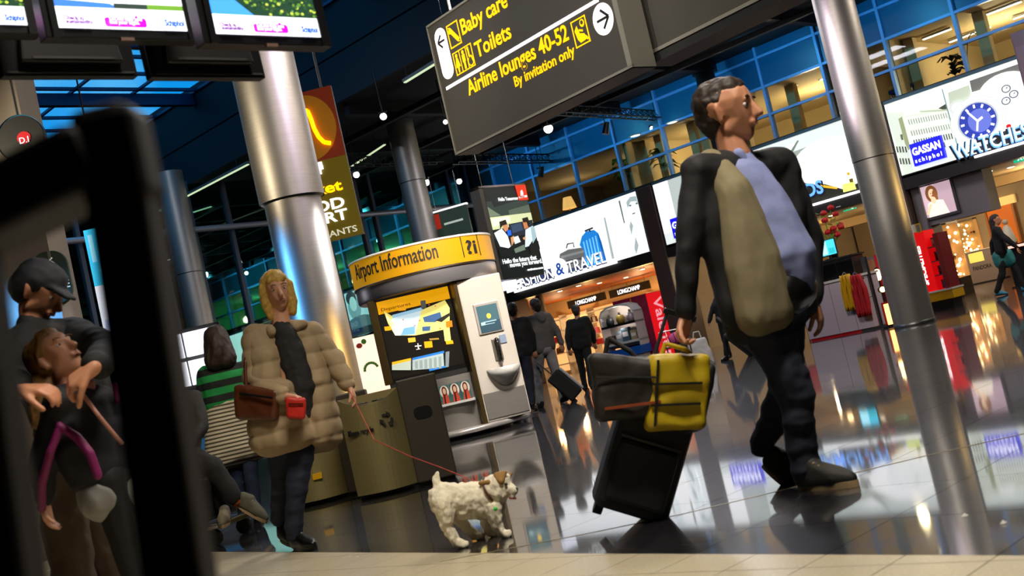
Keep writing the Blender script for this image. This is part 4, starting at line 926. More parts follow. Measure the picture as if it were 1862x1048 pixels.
for x in (.5, 2.5): MB().cyl((x, .15, 1.4), (x, .15, 9 - 3.35 - .05), .016, 8).build('suspension_rod', SIGNF, t)

# ================================================================== AIRPORT INFORMATION KIOSK
KX, KY, KR = -1.14, 16.1, 1.0
t = thing('information_kiosk', 'round steel information kiosk with yellow header reading Airport Information', 'kiosk', (KX, KY, 0))
YSIGN = mat('yellow_header', 'c98a08', .4, 0, .04, 2, emis=.45, ecol=hx('d89a10'))
zA, zB = at(768, 442, 15.1).z, at(775, 490, 15.1).z
MB().lathe([(KR, zB), (KR, zA)], 64).build('yellow_header', YSIGN, t); MB().lathe([(KR + .012, zA), (KR + .012, zA + .025), (0, zA + .03)], 64).build('header_cap', WHITE, t); MB().lathe([(KR + .01, zB - .02), (KR + .01, zB), (KR - .1, zB)], 64).build('dark_groove', BLACK, t)
MB().lathe([(KR - .03, zB - .22), (KR - .01, zB - .19), (KR - .01, zB - .02)], 64).build('steel_band', mat('polished_steel', 'c4bec0', .32, .75), t); MB().lathe([(0, zB - .22), (KR - .03, zB - .22)], 64).build('canopy_soffit', DKGREY, t)
def btext(body, size, a_mid, z, m, width, bold=.004):
    o = text(body, size, m, t, (0, 0, 0), align='CENTER', width=width, bold=bold, bend=KR + .006)
    for v in o.data.vertices: v.co.y -= KR + .006
    o.location = (0, 0, z); o.rotation_euler = (0, 0, a_mid); return o
btext('Airport Information', .29, radians(-22), zB + .12, INK, 1.38, .004)
btext('?i', .26, radians(47), zB + .10, INK, .19, .006)
for (a, w_) in ((38, .012), (56, .012)):
    x, y = KR * sin(radians(a)), -KR * cos(radians(a)); MB().box(-w_ / 2, w_ / 2, -.006, .0, zB + .06, zB + .36, Matrix.Translation((x, y, 0)) @ Matrix.Rotation(radians(a), 4, 'Z')).build('pictogram_edge', INK, t)
ztop = zB - .22
MB().cyl((0, .1, .1), (0, .1, ztop), .60, 40).build('core', DKGREY, t)
BRONZE = mat('bronze_post', '5c4a26', .35, .6)
# map panel, facing slightly left
M1 = at(683, 535, 15.45); M2 = at(806, 500, 15.45); Mb = at(846, 652, 15.4)
mp = thing('kp', '', '', (0, 0, 0)); bpy.data.objects.remove(mp)
mx0, mx1 = M1.x - KX - .02, M2.x - KX + .02; my = -.64; mz1 = ztop; mz0 = .96
panel = MB().box(mx0 - .06, mx1 + .06, my, my + .08, mz0 - .12, mz1).build('map_panel', BLKPL, t)
L, H = mx1 - mx0, mz1 - mz0
it = [('16130f', rect(0, L, 0, H)), ('f0a80c', rect(0, L, H - .20, H - .03))]
mpw = lambda pts: [(q.x - KX - mx0, q.z - mz0) for q in (at(620 + x / 3.493, 400 + y / 3.493, KY + my) for x, y in pts)]
it += [('f2df7a', mpw([(272, 580), (330, 615), (520, 570), (660, 510), (690, 560), (690, 690), (470, 735), (345, 735), (300, 660)])), ('cfe6ee', mpw([(330, 620), (510, 580), (470, 730), (345, 735), (310, 660)])), ('9cc8e4', mpw([(325, 605), (515, 555), (520, 575), (330, 625)])), ('f8f0b0', mpw([(280, 590), (340, 660), (330, 690), (300, 650)])),
       ('3f5f88', mpw([(520, 620), (630, 585), (640, 620), (600, 650), (530, 650)])), ('3f5f88', mpw([(515, 680), (570, 675), (565, 705), (518, 708)])), ('7ab0d4', mpw([(400, 690), (470, 675), (470, 725), (380, 735)])), ('2a2824', mpw([(600, 640), (690, 590), (690, 610), (640, 650)])), ('f2df7a', mpw([(650, 690), (690, 690), (700, 770), (660, 770)]))]
for (x, y, w_, h_, c) in ((247, 555, 42, 26, 'f4a81a'), (362, 535, 46, 44, 'f4a81a'), (275, 680, 40, 26, 'f4a81a'), (425, 752, 46, 28, 'f4b83a'), (528, 775, 50, 40, 'f4a81a'), (665, 645, 40, 40, 'd87a1c'), (665, 770, 45, 22, 'f4a81a'), (505, 515, 32, 50, '55544e'), (560, 755, 60, 10, 'a8863a')):
    it.append((c, mpw([(x, y), (x + w_, y - 5), (x + w_ + 5, y + h_ - 5), (x + 5, y + h_)])))
for (x, y) in ((470, 672), (395, 635), (600, 548), (560, 540), (630, 690), (500, 640)): it.append(('d0601c', ell(*mpw([(x, y)])[0], .01, .01, 8)))
it += [('e8e4da', mpw(p)) for p in ([(470, 800), (512, 796), (512, 803), (470, 807)], [(486, 785), (492, 784), (498, 822), (490, 824)], [(478, 822), (504, 818), (505, 822), (479, 826)])]
it += [('b4bfae', mpw([(325, 915), (445, 885), (445, 955), (325, 955)])), ('f0b020', mpw([(325, 905), (445, 878), (446, 893), (326, 922)])), ('a8b6b4', mpw([(455, 885), (650, 840), (660, 955), (455, 955)])), ('2c78c8', mpw([(455, 878), (655, 832), (656, 846), (456, 892)])), ('2c78c8', mpw([(560, 948), (676, 925), (678, 940), (562, 962)])), ('7c8586', mpw([(665, 840), (690, 835), (690, 955), (668, 955)])), ('4a4c48', mpw([(448, 880), (452, 880), (456, 960), (452, 960)]))]
for k in range(6): it.append(('8e9a94', mpw([(470 + k * 30, 900 - k * 6), (488 + k * 30, 896 - k * 6), (490 + k * 30, 945), (472 + k * 30, 945)])))
it = [(c, [(min(max(x, 0), L), min(max(z, 0), H)) for x, z in p]) for c, p in it]
o = prn('terminal_map', it, printmat('map_print', .85, .3), t, (mx0, my - .003, mz0))
text('Departures', .06, INK, t, (mx0 + .04, my - .022, mz1 - .165), width=.4)
for x in (mx0 - .12, mx1 + .02): MB().box(x, x + .11, my - .04, my + .14, .9, mz1).build('bronze_post', BRONZE, t, .01)
MB().box(mx0 - .05, mx1 + .05, my - .03, my + .1, mz0 - .14, mz0 - .06).build('panel_sill', DKGREY, t)
# leaflet rack with three pictures
rz = at(830, 712, 15.3).z
MB().box(mx1 - .85, mx1 + .04, my - .24, my, rz - .16, rz - .13).build('leaflet_shelf', WHITE, t)
for k in range(3):
    x = mx1 - .40 + k * .14
    prn('leaflet', [(c_, [(x_ * .75, z_) for x_, z_ in p_]) for c_, p_ in [('2f6a66', rect(0, .17, 0, .24)), ('e8e0d4', ell(.085, .16, .08, .08)), ('c84a34', [(.02, 0), (.15, 0), (.125, .14), (.05, .16)]), ('5a2014', ell(.085, .17, .045, .06)), ('e6b896', ell(.085, .165, .028, .04)), ('3a1c14', [(.05, 0), (.08, 0), (.085, .12), (.06, .12)])]], printmat('leaflet_print', 0.0, .4), t, (x, my - .20, rz - .13))
    MB().box(x - .003, x + .131, my - .198, my - .188, rz - .13, rz + .12).build('leaflet_holder', GREY, t)
# steel lower drum and base disc
MB().lathe([(.80, .12), (.80, mz0 - .13)], 64).build('steel_drum', STEEL, t); MB().lathe([(.7, 0), (.7, .045)], 48).build('recessed_foot', BLACK, t)
MB().lathe([(0, .045), (.98, .045), (1.0, .06), (1.0, .10), (.98, .12), (0, .125)], 64).build('base_disc', mat('pale_rim', 'b6b0ac', .3, .5), t)
# pylon with screen and telephone
PA = at(815, 508, 15.35); PB = at(893, 492, 15.55); Pc = at(925, 690, 15.4)
PYL = mat('pale_pylon', 'd2c8bc', .5, .05, .03, 3); 
xp = (PA.x + PB.x) / 2 - KX + .08; yaw = radians(18); Mr = Matrix.Translation((xp + .02, -.70, 0)) @ Matrix.Rotation(yaw, 4, 'Z')
pw = .31
MB().box(-pw, pw, 0, .5, .12, ztop - .0, Mr).build('pylon', PYL, t, .02)
MB().box(-pw - .06, -pw, -.02, .5, .12, ztop, Mr).build('bronze_post', BRONZE, t, .01)
def on(o): o.matrix_local = Mr; return o
zs = at(868, 580, 15.25).z
on(MB().box(-.16, .19, -.02, .01, zs - .22, zs + .20).build('screen_bezel', mat('pylon_bezel', 'c8bdb0', .35, .3), t, .01)); 
o = prn('touch_screen', [('3a5258', rect(-.13, .16, -.19, .17)), ('2c3f48', rect(-.13, .16, -.19, -.05)), ('e0b840', ell(.02, .02, .03, .035)), ('7f98a0', rect(-.08, .11, -.06, -.045)), ('7f98a0', rect(-.05, .08, -.09, -.08)), ('8fb0a8', rect(-.11, -.05, -.09, -.05))], PS, t); o.matrix_local = Mr @ Matrix.Translation((0, -.024, zs - .01))
zh = at(885, 640, 15.2).z
on(MB().box(-.02, .10, -.015, .01, zh - .15, zh + .15).build('phone_plate', mat('phone_plate', '7c7468', .4, .5), t, .01))
hp = MB(); pts = [V((.04, -.05 - .03 * sin(a), zh + .12 * cos(a))) for a in [pi * i / 8 for i in range(9)]]; hp.tube(pts, .022, 8); hp.sph(pts[0], (.03, .035, .04), 10, 8); hp.sph(pts[-1], (.03, .035, .04), 10, 8); on(hp.build('telephone_handset', BLKPL, t))
on(MB().tube([(.05 + .02 * sin(i * 1.1), -.04, zh - .13 - i * .02) for i in range(8)], .006, 6).build('coiled_cord', STEELD, t)); on(MB().box(.10, .19, -.012, .0, zh + .07, zh + .18).build('instruction_card', mat('blue_grey_card', '8f9fb8', .5), t))
zc = at(893, 672, 15.1).z
on(MB().lathe([(.0, zc - .26), (.10, zc - .21), (.19, zc - .10), (.235, zc), (.225, zc), (.18, zc - .09), (.09, zc - .195), (0, zc - .24)], 24, (.06, 0.0, 0), pi, 2 * pi).build('marbled_shelf_bowl', mat('marble_white', 'cfccc6', .3, 0, .3, 6), t))
on(MB().box(-pw + .02, pw - .02, -.012, 0, .16, zc - .3).build('lower_cladding', STEEL, t))

# ================================================================== RECYCLING BINS
BINS = mat('bin_steel', 'a2956a', .42, .65, .05, 3, .02, stretch=(1, 1, 20)); BIND = mat('bin_brown', '3c352f', .5, .2, .05, 4)
def bin_(loc, rz, label, side=1, word=True):
    t = thing('recycling_bin', label, 'bin', loc, rz); N = 14
    front = [(-.46 + .5 * i / N, -.10 - .20 * sin(pi * (.12 + .76 * i / N))) for i in range(N + 1)]
    def outline(z, dz): return [V((x, y, z + dz * (1 - ((x + .21) / .25) ** 2))) for x, y in front]
    lo, hi = outline(.04, 0), outline(.84, -.09)
    k = N + 1; vs = lo + hi; fs = [(i, i + 1, k + i + 1, k + i) for i in range(N)]
    back = [V((.04, .28, .04)), V((-.46, .28, .04)), V((.04, .28, .84)), V((-.46, .28, .84))]; b = len(vs); vs += back
    fs += [(N, b, b + 2, k + N), (b, b + 1, b + 3, b + 2), (b + 1, 0, k, b + 3), tuple(range(N, -1, -1)) + (b + 1, b)]
    MB().add(vs, fs, False).build('curved_body', BINS, t)
    MB().add([v + V((0, .012, .0)) for v in hi] + [V((x.x, .28, x.z)) for x in hi], [(i, i + 1, k + i + 1, k + i) for i in range(N)]).build('scooped_top', mat('bin_top', '6f695c', .3, .8), t)
    for x in (-.3, -.12): MB().lathe([(.055, 0), (.055, .012), (.075, .012), (.075, 0)], 20, (x, .08, .765)).build('throw_hole_rim', BLACK, t)
    MB().box(.04, .37, -.2, .30, .03, .89).build('side_slab', BIND, t, .012); MB().box(-.44, .35, -.16, .26, 0, .04).build('plinth', BLACK, t)
    MB().prism(rrect(.13, .28, .54, .64, .04, 4), -.206, -.2).build('slot', BLKPL, t); 
    fy = min(y for x, y in front)
    if word:
        o = text('Please recycle', .07, INK, t, (-.425, -.232, .53), rotz=radians(-19), width=.22, ext=.016)
        for a in range(3):
            c = V((-.10, fy + .03, .60)); m = Matrix.Translation(c) @ Matrix.Rotation(radians(22), 4, 'Z') @ Matrix.Rotation(radians(120 * a), 4, 'Y')
            MB().prism(seg(-.03, .042, .014, .042, .018), -.02, .0).prism([(.012, .064), (.012, .02), (.04, .042)], -.02, 0).build('recycling_mark', INK, t).matrix_local = m
    return t
bin_((-1.17, 9.75, 0), radians(6), 'steel recycling bin with dark slab side and recycling mark, behind the dog')
t2 = bin_((-1.86, 10.4, 0), radians(6), 'second recycling bin mostly hidden behind the blonde woman', word=False)
MB().box(-.36, -.30, -.31, -.29, .38, .58).build('yellow_label', YELM, t2); MB().box(-.22, -.14, -.32, -.29, .22, .27).build('yellow_label', YELM, t2)

# ================================================================== HANGING BANNER LIGHTBOX (two pilots)
p0, p1 = at(878, 342, 17.3), at(953, 337, 17.3)
zt = p0.z; zb = at(905, 512, 17.3).z; yy = math.atan2(p0.z - EYE, 1)
p1 = CAM + (p1 - CAM) * ((zt - EYE) / (p1.z - EYE)); p1.z = zt
dv = V((p1.x - p0.x, p1.y - p0.y, 0)); L = dv.length; H = zt - zb
t = thing('advertising_banner', 'dark hanging advertising banner showing two pilots and a red corner logo', 'banner', (p0.x, p0.y, zb), math.atan2(dv.y, dv.x))
MB().box(-.09, L, .004, .2, 0, H).build('case', mat('banner_case', '6a6662', .4, .4), t, .008)
S = lambda x, y: (L * (x - 95) / 390 - (y - 70) * .225 * L / 390, H * (1 - (y - 70) / 870))
P = lambda *a: [(min(max(S(*q)[0], 0), L), min(max(S(*q)[1], 0), H)) for q in a]
it = [('141a1a', rect(0, L, 0, H)), ('2c3a34', P((110, 200), (540, 200), (560, 330), (150, 360))), ('16201e', P((120, 100), (500, 90), (510, 190), (200, 260))), ('6f7f68', P((120, 250), (260, 340), (140, 345))), ('4e5e50', P((330, 300), (550, 260), (560, 340), (340, 345))),
      ('cfd8a6', P((150, 350), (565, 340), (590, 440), (170, 470))), ('f0f4d8', P((170, 365), (340, 358), (350, 410), (190, 440))), ('1c2430', P((330, 430), (560, 410), (600, 700), (380, 740))), ('2f4560', P((350, 440), (450, 430), (470, 500), (370, 520))), ('1c64f0', P((315, 490), (350, 485), (358, 535), (325, 540))), ('0e1414', P((190, 560), (640, 540), (690, 900), (270, 940)))]
it += [('eaf4f6', P((195, 500), (265, 465), (320, 540), (350, 640), (330, 655), (250, 630))), ('d4e8ee', P((490, 500), (560, 470), (600, 560), (520, 660), (485, 665))), ('9cb8c0', P((540, 480), (590, 480), (612, 580), (560, 640))), ('c88a60', P((268, 430), (320, 430), (325, 480), (300, 500), (275, 465))), ('20160f', P((240, 400), (300, 385), (315, 430), (270, 440), (250, 470))),
       ('c07a50', P((460, 420), (500, 410), (520, 480), (480, 495))), ('1a120e', P((455, 390), (510, 380), (530, 440), (515, 480), (500, 430), (465, 430))), ('d09468', P((345, 560), (375, 545), (385, 590), (355, 640))), ('d09468', P((460, 575), (485, 565), (492, 590), (470, 595))), ('dde8e8', P((370, 560), (415, 550), (440, 610), (385, 625))), ('6a7a6c', P((375, 670), (470, 640), (485, 690), (390, 710))), ('0e1216', P((230, 640), (340, 660), (350, 740), (250, 730))), ('0e1216', P((520, 660), (620, 620), (640, 700), (530, 720))), ('e8341c', P((383, 55), (485, 48), (515, 215), (425, 215))), ('fff0ee', P((438, 130), (450, 115), (464, 140), (466, 168), (440, 172))), ('fff0ee', P((420, 178), (500, 170), (504, 190), (425, 197)))]
prn('printed_face', it, printmat('banner_print', 1.0, .3), t, (0, 0, 0), step=.001)
BL_ = mat('banner_letter', 'f4fafa', .4, emis=1.0)
for body, q, sz, wd in (('Hello Tomorrow', (228, 208), .075, .30), ('Hello the future that', (268, 795), .10, .52), ('moves you forward.', (335, 835), .10, .50), ('emirates.com', (500, 890), .05, .25)): text(body, sz, BL_, t, (S(*q)[0], -.03, S(*q)[1]), width=wd * L / .63, bold=.002)
text('Emirates', .05, mat('red_letter', 'c01818', .4), t, (S(424, 192)[0], -.034, S(424, 192)[1]), width=.12)
MB().box(-.1, L + .01, -.01, .21, H, H + .03).build('top_rail', CHROME, t)
for x in (.09, L - .14): MB().cyl((x, .1, H + .03), (x, .1, 9 - zb - .05), .008, 6).build('suspension_cable', CHROME, t)
MB().cyl((-.045, .1, -zb), (-.045, .1, 0), .045, 16).build('support_post', mat('pale_support', '8b857f', .35, .7), t); MB().cyl((-.045, .1, -zb), (-.045, .1, -zb + .03), .16, 24).build('foot_plate', STEELD, t)
MB().box(-.02, .24, -.02, .18, -.15, -.02).build('white_box', mat('white_lit_box', 'e8ecff', .4, emis=1.2), t)

# second smaller banner far behind the kiosk
a, b = at(782, 390, 27.5), at(845, 385, 27.5)
t = thing('advertising_banner', 'faint dark hanging banner with white top edge above the kiosk header', 'banner', (a.x, 27.5, a.z - 1.4), radians(-20))
MB().box(0, .95, 0, .08, 0, 1.4).build('case', mat('dim_banner', '2b3630', .4), t); prn('printed_face', [('28382e', rect(0, .95, 0, 1.4)), ('b83020', rect(.06, .22, 1.0, 1.36)), ('c8d4c8', rect(.3, .8, 1.05, 1.1)), ('1c241e', rect(0, .95, 0, .6))], printmat('dim_print', .5), t, (0, -.004, 0)); MB().box(-.02, .97, -.01, .09, 1.4, 1.44).build('top_rail', SWH, t)
for x in (.15, .8): MB().cyl((x, .04, 1.44), (x, .04, 7 - a.z), .008, 6).build('suspension_cable', CHROME, t)

# ================================================================== FOOD COURT BANNER BEHIND THE LEFT COLUMN
q0 = at(545, 158, 17.0); q1 = at(592, 160, 17.0); zb = at(640, 431, 17).z
Lf = 1.25; xr = at(640, 380, 17).x
t = thing('food_court_banner', 'tall brown and red banner reading market FOOD COURT with orange neon curve', 'banner', (xr - Lf + .1, 17.0, zb), radians(-4)); H = q1.z - zb
MB().box(0, Lf, .004, .08, 0, H).build('panel', mat('olive_panel', '5a4c10', .5), t)
prn('printed_face', [('5f500e', rect(0, Lf, 0, H)), ('6a2410', rect(0, Lf, H * .53, H)), ('8a5a12', ell(Lf - .50, H * .76, .46, .50, 32))], printmat('food_print', .5, .4), t, step=.002)
NEON = mat('orange_neon', 'ffa800', .3, emis=5.0, ecol=hx('ff9a00'))
R_ = lambda x, y: (lambda p: V((p.x - (xr - Lf + .1), -.04, p.z - zb)))(at(x, y, 17))
npts = [(553, 216), (556, 203), (562, 204), (568, 218), (574, 236), (582, 251), (592, 261), (604, 263)]
MB().tube([R_(*q) for q in npts], .03, 8).build('neon_tube', NEON, t)
ymk = mat('yellow_neon_letter', 'ffc000', .4, emis=1.8)
def ft(body, m, ybase, hpx, xr_px, wd, bold=.012):
    q = R_(xr_px, ybase); text(body, hpx * 17 / F_PX * 1.35, m, t, (q.x, -.02, q.z), align='RIGHT', width=wd, bold=bold)
ft('market', ymk, 346, 20, 625, .92, .006); ft('FOOD', WLIT, 376, 20, 631, .84, .005); ft('COURT', WLIT, 398, 20, 636, 1.0, .005); ft('RESTAURANTS', mat('pale_letter', 'd8d4b8', .4, emis=.7), 421, 12, 653, 1.12, .002)
for (x, y) in ((584, 300), (580, 308), (586, 306), (577, 316), (583, 315), (575, 323)): q = R_(x, y); MB().box(q.x - .03, q.x + .03, -.03, -.01, q.z - .03, q.z + .03).build('white_pixel_mark', WLIT, t)
for x in (.2, Lf - .15): MB().cyl((x, .04, H), (x, .04, 9 - zb - .02), .02, 8).build('suspension_rod', GREY, t)

# ================================================================== MONITORS AT TOP LEFT
MY = 4.0
def monitor(a, b, label, items, facing=1):
    """a, b = lower corners of the bright screen in the photograph"""
    A_, B_ = at(*a, MY), at(*b, MY); B_ = CAM + (B_ - CAM) * ((A_.z - EYE) / (B_.z - EYE)); d = V((B_.x - A_.x, B_.y - A_.y, 0)); L = d.length; H = L * .58
    t = thing('monitor', label, 'monitor', A_, math.atan2(d.y, d.x)); m = .035
    body = MB().box(-m, L + m, .004, .07, -m, H + m).build('bezel', BLKPL, t, .004)
    prn('screen_picture', items(L, H), PS, t, (0, 0, 0), step=.00003)
    MB().box(L * .45, L * .55, -.004, .01, -m - .008, -m + .004).build('sensor', mat('sensor_tan', '6a5048', .5), t)
    for x in (0.0, L): MB().box(x - .012, x + .012, -.006, .004, -m, H + m).build('bezel_edge', BLKPL, t)
    return t, L, H
def screen_pic(kind):
    def f(L, H):
        it = [('f4f6ff', rect(0, L, 0, H)), ('2f7ad8', rect(0, L * .6, H * .27, H)) if kind == 2 else ('ffffff', rect(0, L, H * .35, H))]
        r = random.Random(kind)
        if kind == 1: it += [('3b6fc0', [(0, H * .265), (L * .5, H * .265), (L * .42, H * .325), (0, H * .36)]), ('2e3a34', rect(L * .45, L * .75, H * .265, H * .33)), ('5f8a30', rect(L * .7, L, H * .265, H * .33)), ('f0c020', rect(L * .65, L * .71, H * .40, H * .47)), ('8894b0', rect(L * .36, L * .46, H * .42, H * .45)), ('8894b0', rect(L * .55, L * .62, H * .42, H * .45)), ('b8c0d0', rect(L * .2, L * .32, H * .44, H * .47))]
        else:
            it += [('3f8ae4', [(0, H * .27), (L * .42, H * .27), (L * .2, H * .55), (0, H * .7)]), ('203a2a', [(L * .40, H * .27), (L, H * .27), (L, H), (L * .12, H), (L * .2, H * .55)])]
            for i in range(260):
                x, z = r.uniform(.22, .99), r.uniform(.28, .98)
                if x < .44 - (z - .27) * .6: continue
                s_ = L * r.uniform(.008, .02); it.append((r.choice(['4f7a26', '7a9a34', '2f4a26', 'a8b848', '5c7c50', '30422c']), ell(L * x, H * z, s_, s_ * .8, 6)))
        if kind != 0: it += [('e012d8', rrect(L * .36, L * .67, H * .03, H * .15, .01, 3)), ('e012d8', [(L * .58, H * .14), (L * .62, H * .14), (L * .60, H * .19)])]
        return it
    return f
MAG = mat('magenta_letter', 'fff0ff', .4, emis=1.5); SBL = mat('blue_screen_letter', '2a68d0', .4, emis=.7); PUR = mat('purple_screen_letter', '8a3cb0', .4, emis=.35)
def scr_text(t, L, H, full):
    text('Schiphol', L * .065, SBL, t, (L * (.80 if full != 2 else .79), -.012, H * .05), width=L * .15, bold=.0016, ext=.0005)
    if full:
        text('Let me help you', L * .036, MAG, t, (L * .385, -.012, H * .10), width=L * .24, ext=.0005, bold=.0006); text('find your flight.', L * .036, MAG, t, (L * .385, -.012, H * .055), width=L * .22, ext=.0005, bold=.0006)
        text('Check in', L * .04, PUR, t, (L * .06, -.012, H * .09), ext=.0005, bold=.0008); text('sustainability', L * .04, PUR, t, (L * .075, -.012, H * .045), width=L * .19, ext=.0005, bold=.0008)
t, L, H = monitor((100, 50), (346, 57), 'middle flight information monitor with magenta speech bubble, mostly white screen', screen_pic(1)); scr_text(t, L, H, 1)
mrot = t.rotation_euler.z; mL = L
t, L, H = monitor((386, 61), (588, 68), 'right flight information monitor showing green trees and water', screen_pic(2)); scr_text(t, L, H, 2)
t, L, H = monitor((-190, 40), (56, 46), 'left flight information monitor cut off by the left edge', screen_pic(2)); scr_text(t, L, H, 0)
# the backs of the monitors that face the other way, lower and behind
def monback(a, b, top, label):
    A_, B_ = at(*a, MY + .45), at(*b, MY + .45); B_ = CAM + (B_ - CAM) * ((A_.z - EYE) / (B_.z - EYE)); d = V((B_.x - A_.x, B_.y - A_.y, 0)); L = d.length; H = .42
    t = thing('monitor', label, 'monitor', A_, math.atan2(d.y, d.x))
    MB().prism([(0, 0), (L, 0), (L - .01, H), (-.01, H)], 0, .05).build('back_cover', BLKPL, t, .006)
    MB().prism([(L * .12, .05), (L * .88, .05), (L * .80, .3), (L * .18, .3)], -.04, 0).build('back_bulge', mat('black_back', '121011', .45), t, .01)
    MB().box(L * .2, L * .8, -.045, -.04, .06, .07).build('vent_strip', DKGREY, t); MB().box(L * .42, L * .5, -.1, 0, .28, .9).build('mount_arm', BLACK, t); MB().box(L * .03, L * .97, -.006, 0, .012, .02).build('edge_line', DKGREY, t)
    return t
monback((6, 139), (252, 139), 60, 'black rear of a monitor below the middle screen, over the skylight')
monback((276, 141), (484, 142), 70, 'black rear of a monitor below the right screen, in front of the steel column')
# mounting beam above, out of frame, that carries the monitors
A_ = at(-200, 40, MY); Bq = at(600, 68, MY)
t = thing('monitor_beam', 'black mounting beam carrying the flight monitors', 'beam', (A_.x, MY + .25, A_.z + .95), mrot)
MB().box(0, 2.2, -.05, .05, 0, .1).build('rail', BLACK, t)
for x in (.25, .98, 1.7): MB().box(x - .02, x + .02, -.2, -.12, -.60, 0).build('bracket', BLACK, t); MB().cyl((x, 0, .1), (x, 0, 8.9 - A_.z - .95), .02, 8).build('drop_rod', BLACK, t)

# ================================================================== LEFT EDGE SIGNS
q = at(95, 505, 11)
t = thing('cafe_sign', 'dark green rounded hanging sign with apple outline reading la PLACE', 'sign', (q.x, 11, q.z), radians(14))
MB().prism(rrect(-.16, .16, -.26, .26, .14, 7), 0, .06).build('green_disc', mat('dark_green_sign', '22382a', .5), t, .006); MB().prism(rrect(-.175, .165, -.27, .27, .15, 7), .06, .075).build('pale_rim', mat('grey_green_rim', '8a9a8a', .5), t)
SCR = mat('chalk_letter', 'c8d0c4', .4, emis=.5)
text('la', .085, SCR, t, (-.145, -.004, -.12), width=.055); text('PLACE', .105, SCR, t, (-.08, -.004, -.12), width=.22, bold=.001)
for i in range(12): a0, a1 = 1.9 + i * .46, 1.9 + (i + 1) * .46; flat('apple_outline', seg(.0 + .05 * cos(a0), .10 + .062 * sin(a0), .05 * cos(a1), .10 + .062 * sin(a1), .012), SCR, t, -.005)
flat('apple_stalk', seg(.0, .16, .035, .19, .012), SCR, t, -.005)
MB().cyl((0, .03, .26), (0, .03, 6), .012, 8).build('hanger', BLACK, t)
q = at(38, 252, 10.6)
t = thing('round_sign', 'round black hanging sign with red emblem and white letters at the left edge', 'sign', (q.x, 10.6, q.z), 0)
MB().cyl((0, 0, 0), (0, .08, 0), .215, 40).build('black_disc', BLACK, t); MB().lathe([(.205, -.006), (.225, -.006), (.225, .01)], 40).build('cyan_rim', mat('cyan_rim', '1a5a80', .4), t).rotation_euler = (radians(90), 0, 0); flat('red_emblem', ell(.03, .0, .065, .06, 14), mat('red_emblem', 'c01020', .4), t, -.006); text('D.I', .08, SWH, t, (.03, -.01, -.05), align='CENTER'); MB().cyl((0, .04, .2), (0, .04, 9 - q.z - .05), .012, 8).build('hanger', BLACK, t)
a, b_, c_ = at(151, 420, 15), at(158, 525, 15), at(186, 590, 15)
t = thing('lit_banner', 'tall lit banner, cyan above and white below, between the black posts', 'banner', (a.x, 15, c_.z - .2), 0); H = a.z - c_.z + .2; zz = b_.z - c_.z + .2
MB().box(0, .62, .004, .08, 0, H).build('case', DKGREY, t); prn('lit_face', [('3cc4f0', rect(0, .62, zz, H)), ('eef4ff', rect(0, .62, 0, zz)), ('9ae0f8', rect(.04, .1, H * .7, H * .95)), ('8ad8f4', rect(.12, .2, zz + .1, zz + .25)), ('b8c8f0', [(0.02, .05), (.18, .02), (.2, .2), (.05, .25)]), ('e8e080', ell(.14, .1, .03, .03))], printmat('lit_banner_print', 1.1), t); MB().cyl((.31, .04, H), (.31, .04, 9 - c_.z + .1), .012, 8).build('hanger', BLACK, t); MB().cyl((.31, .04, H * .99), (.31, .04, H), .02, 8).build('clamp', BLACK, t)

# ================================================================== TRUSSES AND SPOTLIGHTS
def truss(a, b, label, drop=6.98):
    d = (b - a); L = d.length; t = thing('lighting_truss', label, 'truss', a, math.atan2(d.y, d.x))
    m = mat('black_truss', '101012', .4, .4)
    for (y, z) in ((-.12, 0), (.12, 0), (0, .22)): MB().cyl((0, y, z), (L, y, z), .022, 8).build('chord', m, t)
    b_ = MB(); n = int(L / .26)
    for i in range(n):
        x = i * L / n; h = L / n
        b_.cyl((x, -.12, 0), (x + h / 2, 0, .22), .011, 5); b_.cyl((x + h / 2, 0, .22), (x + h, -.12, 0), .011, 5); b_.cyl((x, .12, 0), (x + h / 2, 0, .22), .011, 5); b_.cyl((x + h / 2, 0, .22), (x + h, .12, 0), .011, 5); b_.cyl((x, -.12, 0), (x + h, .12, 0), .011, 5)
    b_.build('lattice', m, t)
    for x in (.1 * L, .9 * L): MB().cyl((x, 0, .22), (x, 0, max(.3, drop - a.z)), .008, 6).build('drop_cable', CHROME, t)
    return t
zT = 6.25
truss(atz(1000, 205, zT), atz(1212, 217, zT), 'black lattice truss under the ceiling, right of the lettered hanging sign')
truss(atz(828, 296, zT), atz(1003, 294, zT), 'black lattice truss under the lettered hanging sign, above the pilots banner')
truss(atz(640, 302, 6.3), atz(800, 296, 6.3), 'dim lattice truss behind the glass, left of the lettered sign')
SPB = mat('spot_glow', 'ffffff', .3, emis=30)
spots = [(997, 234, 'brightest large spotlight under the lettered hanging sign', .085, 30), (1187, 234, 'bright spotlight hanging from the right end of the black truss', .06, 16), (775, 332, 'small white spotlight left of the pilots banner, over the kiosk', .07, 5), (835, 330, 'small spotlight at the corner of the teal windows', .06, 5), (648, 318, 'oval spotlight right of the food court banner', .06, 4), (697, 212, 'upper small spotlight between food court banner and hanging sign', .055, 4), (810, 222, 'tiny spotlight just left of the hanging sign\'s edge', .04, 4), (371, 500, 'bright white spotlight behind the glass above the blonde woman', .10, 12), (448, 497, 'small warm spotlight left of the blonde woman\'s hair', .05, 3), (876, 445, 'small bright lamp at the kiosk header\'s right end', .03, 2)]
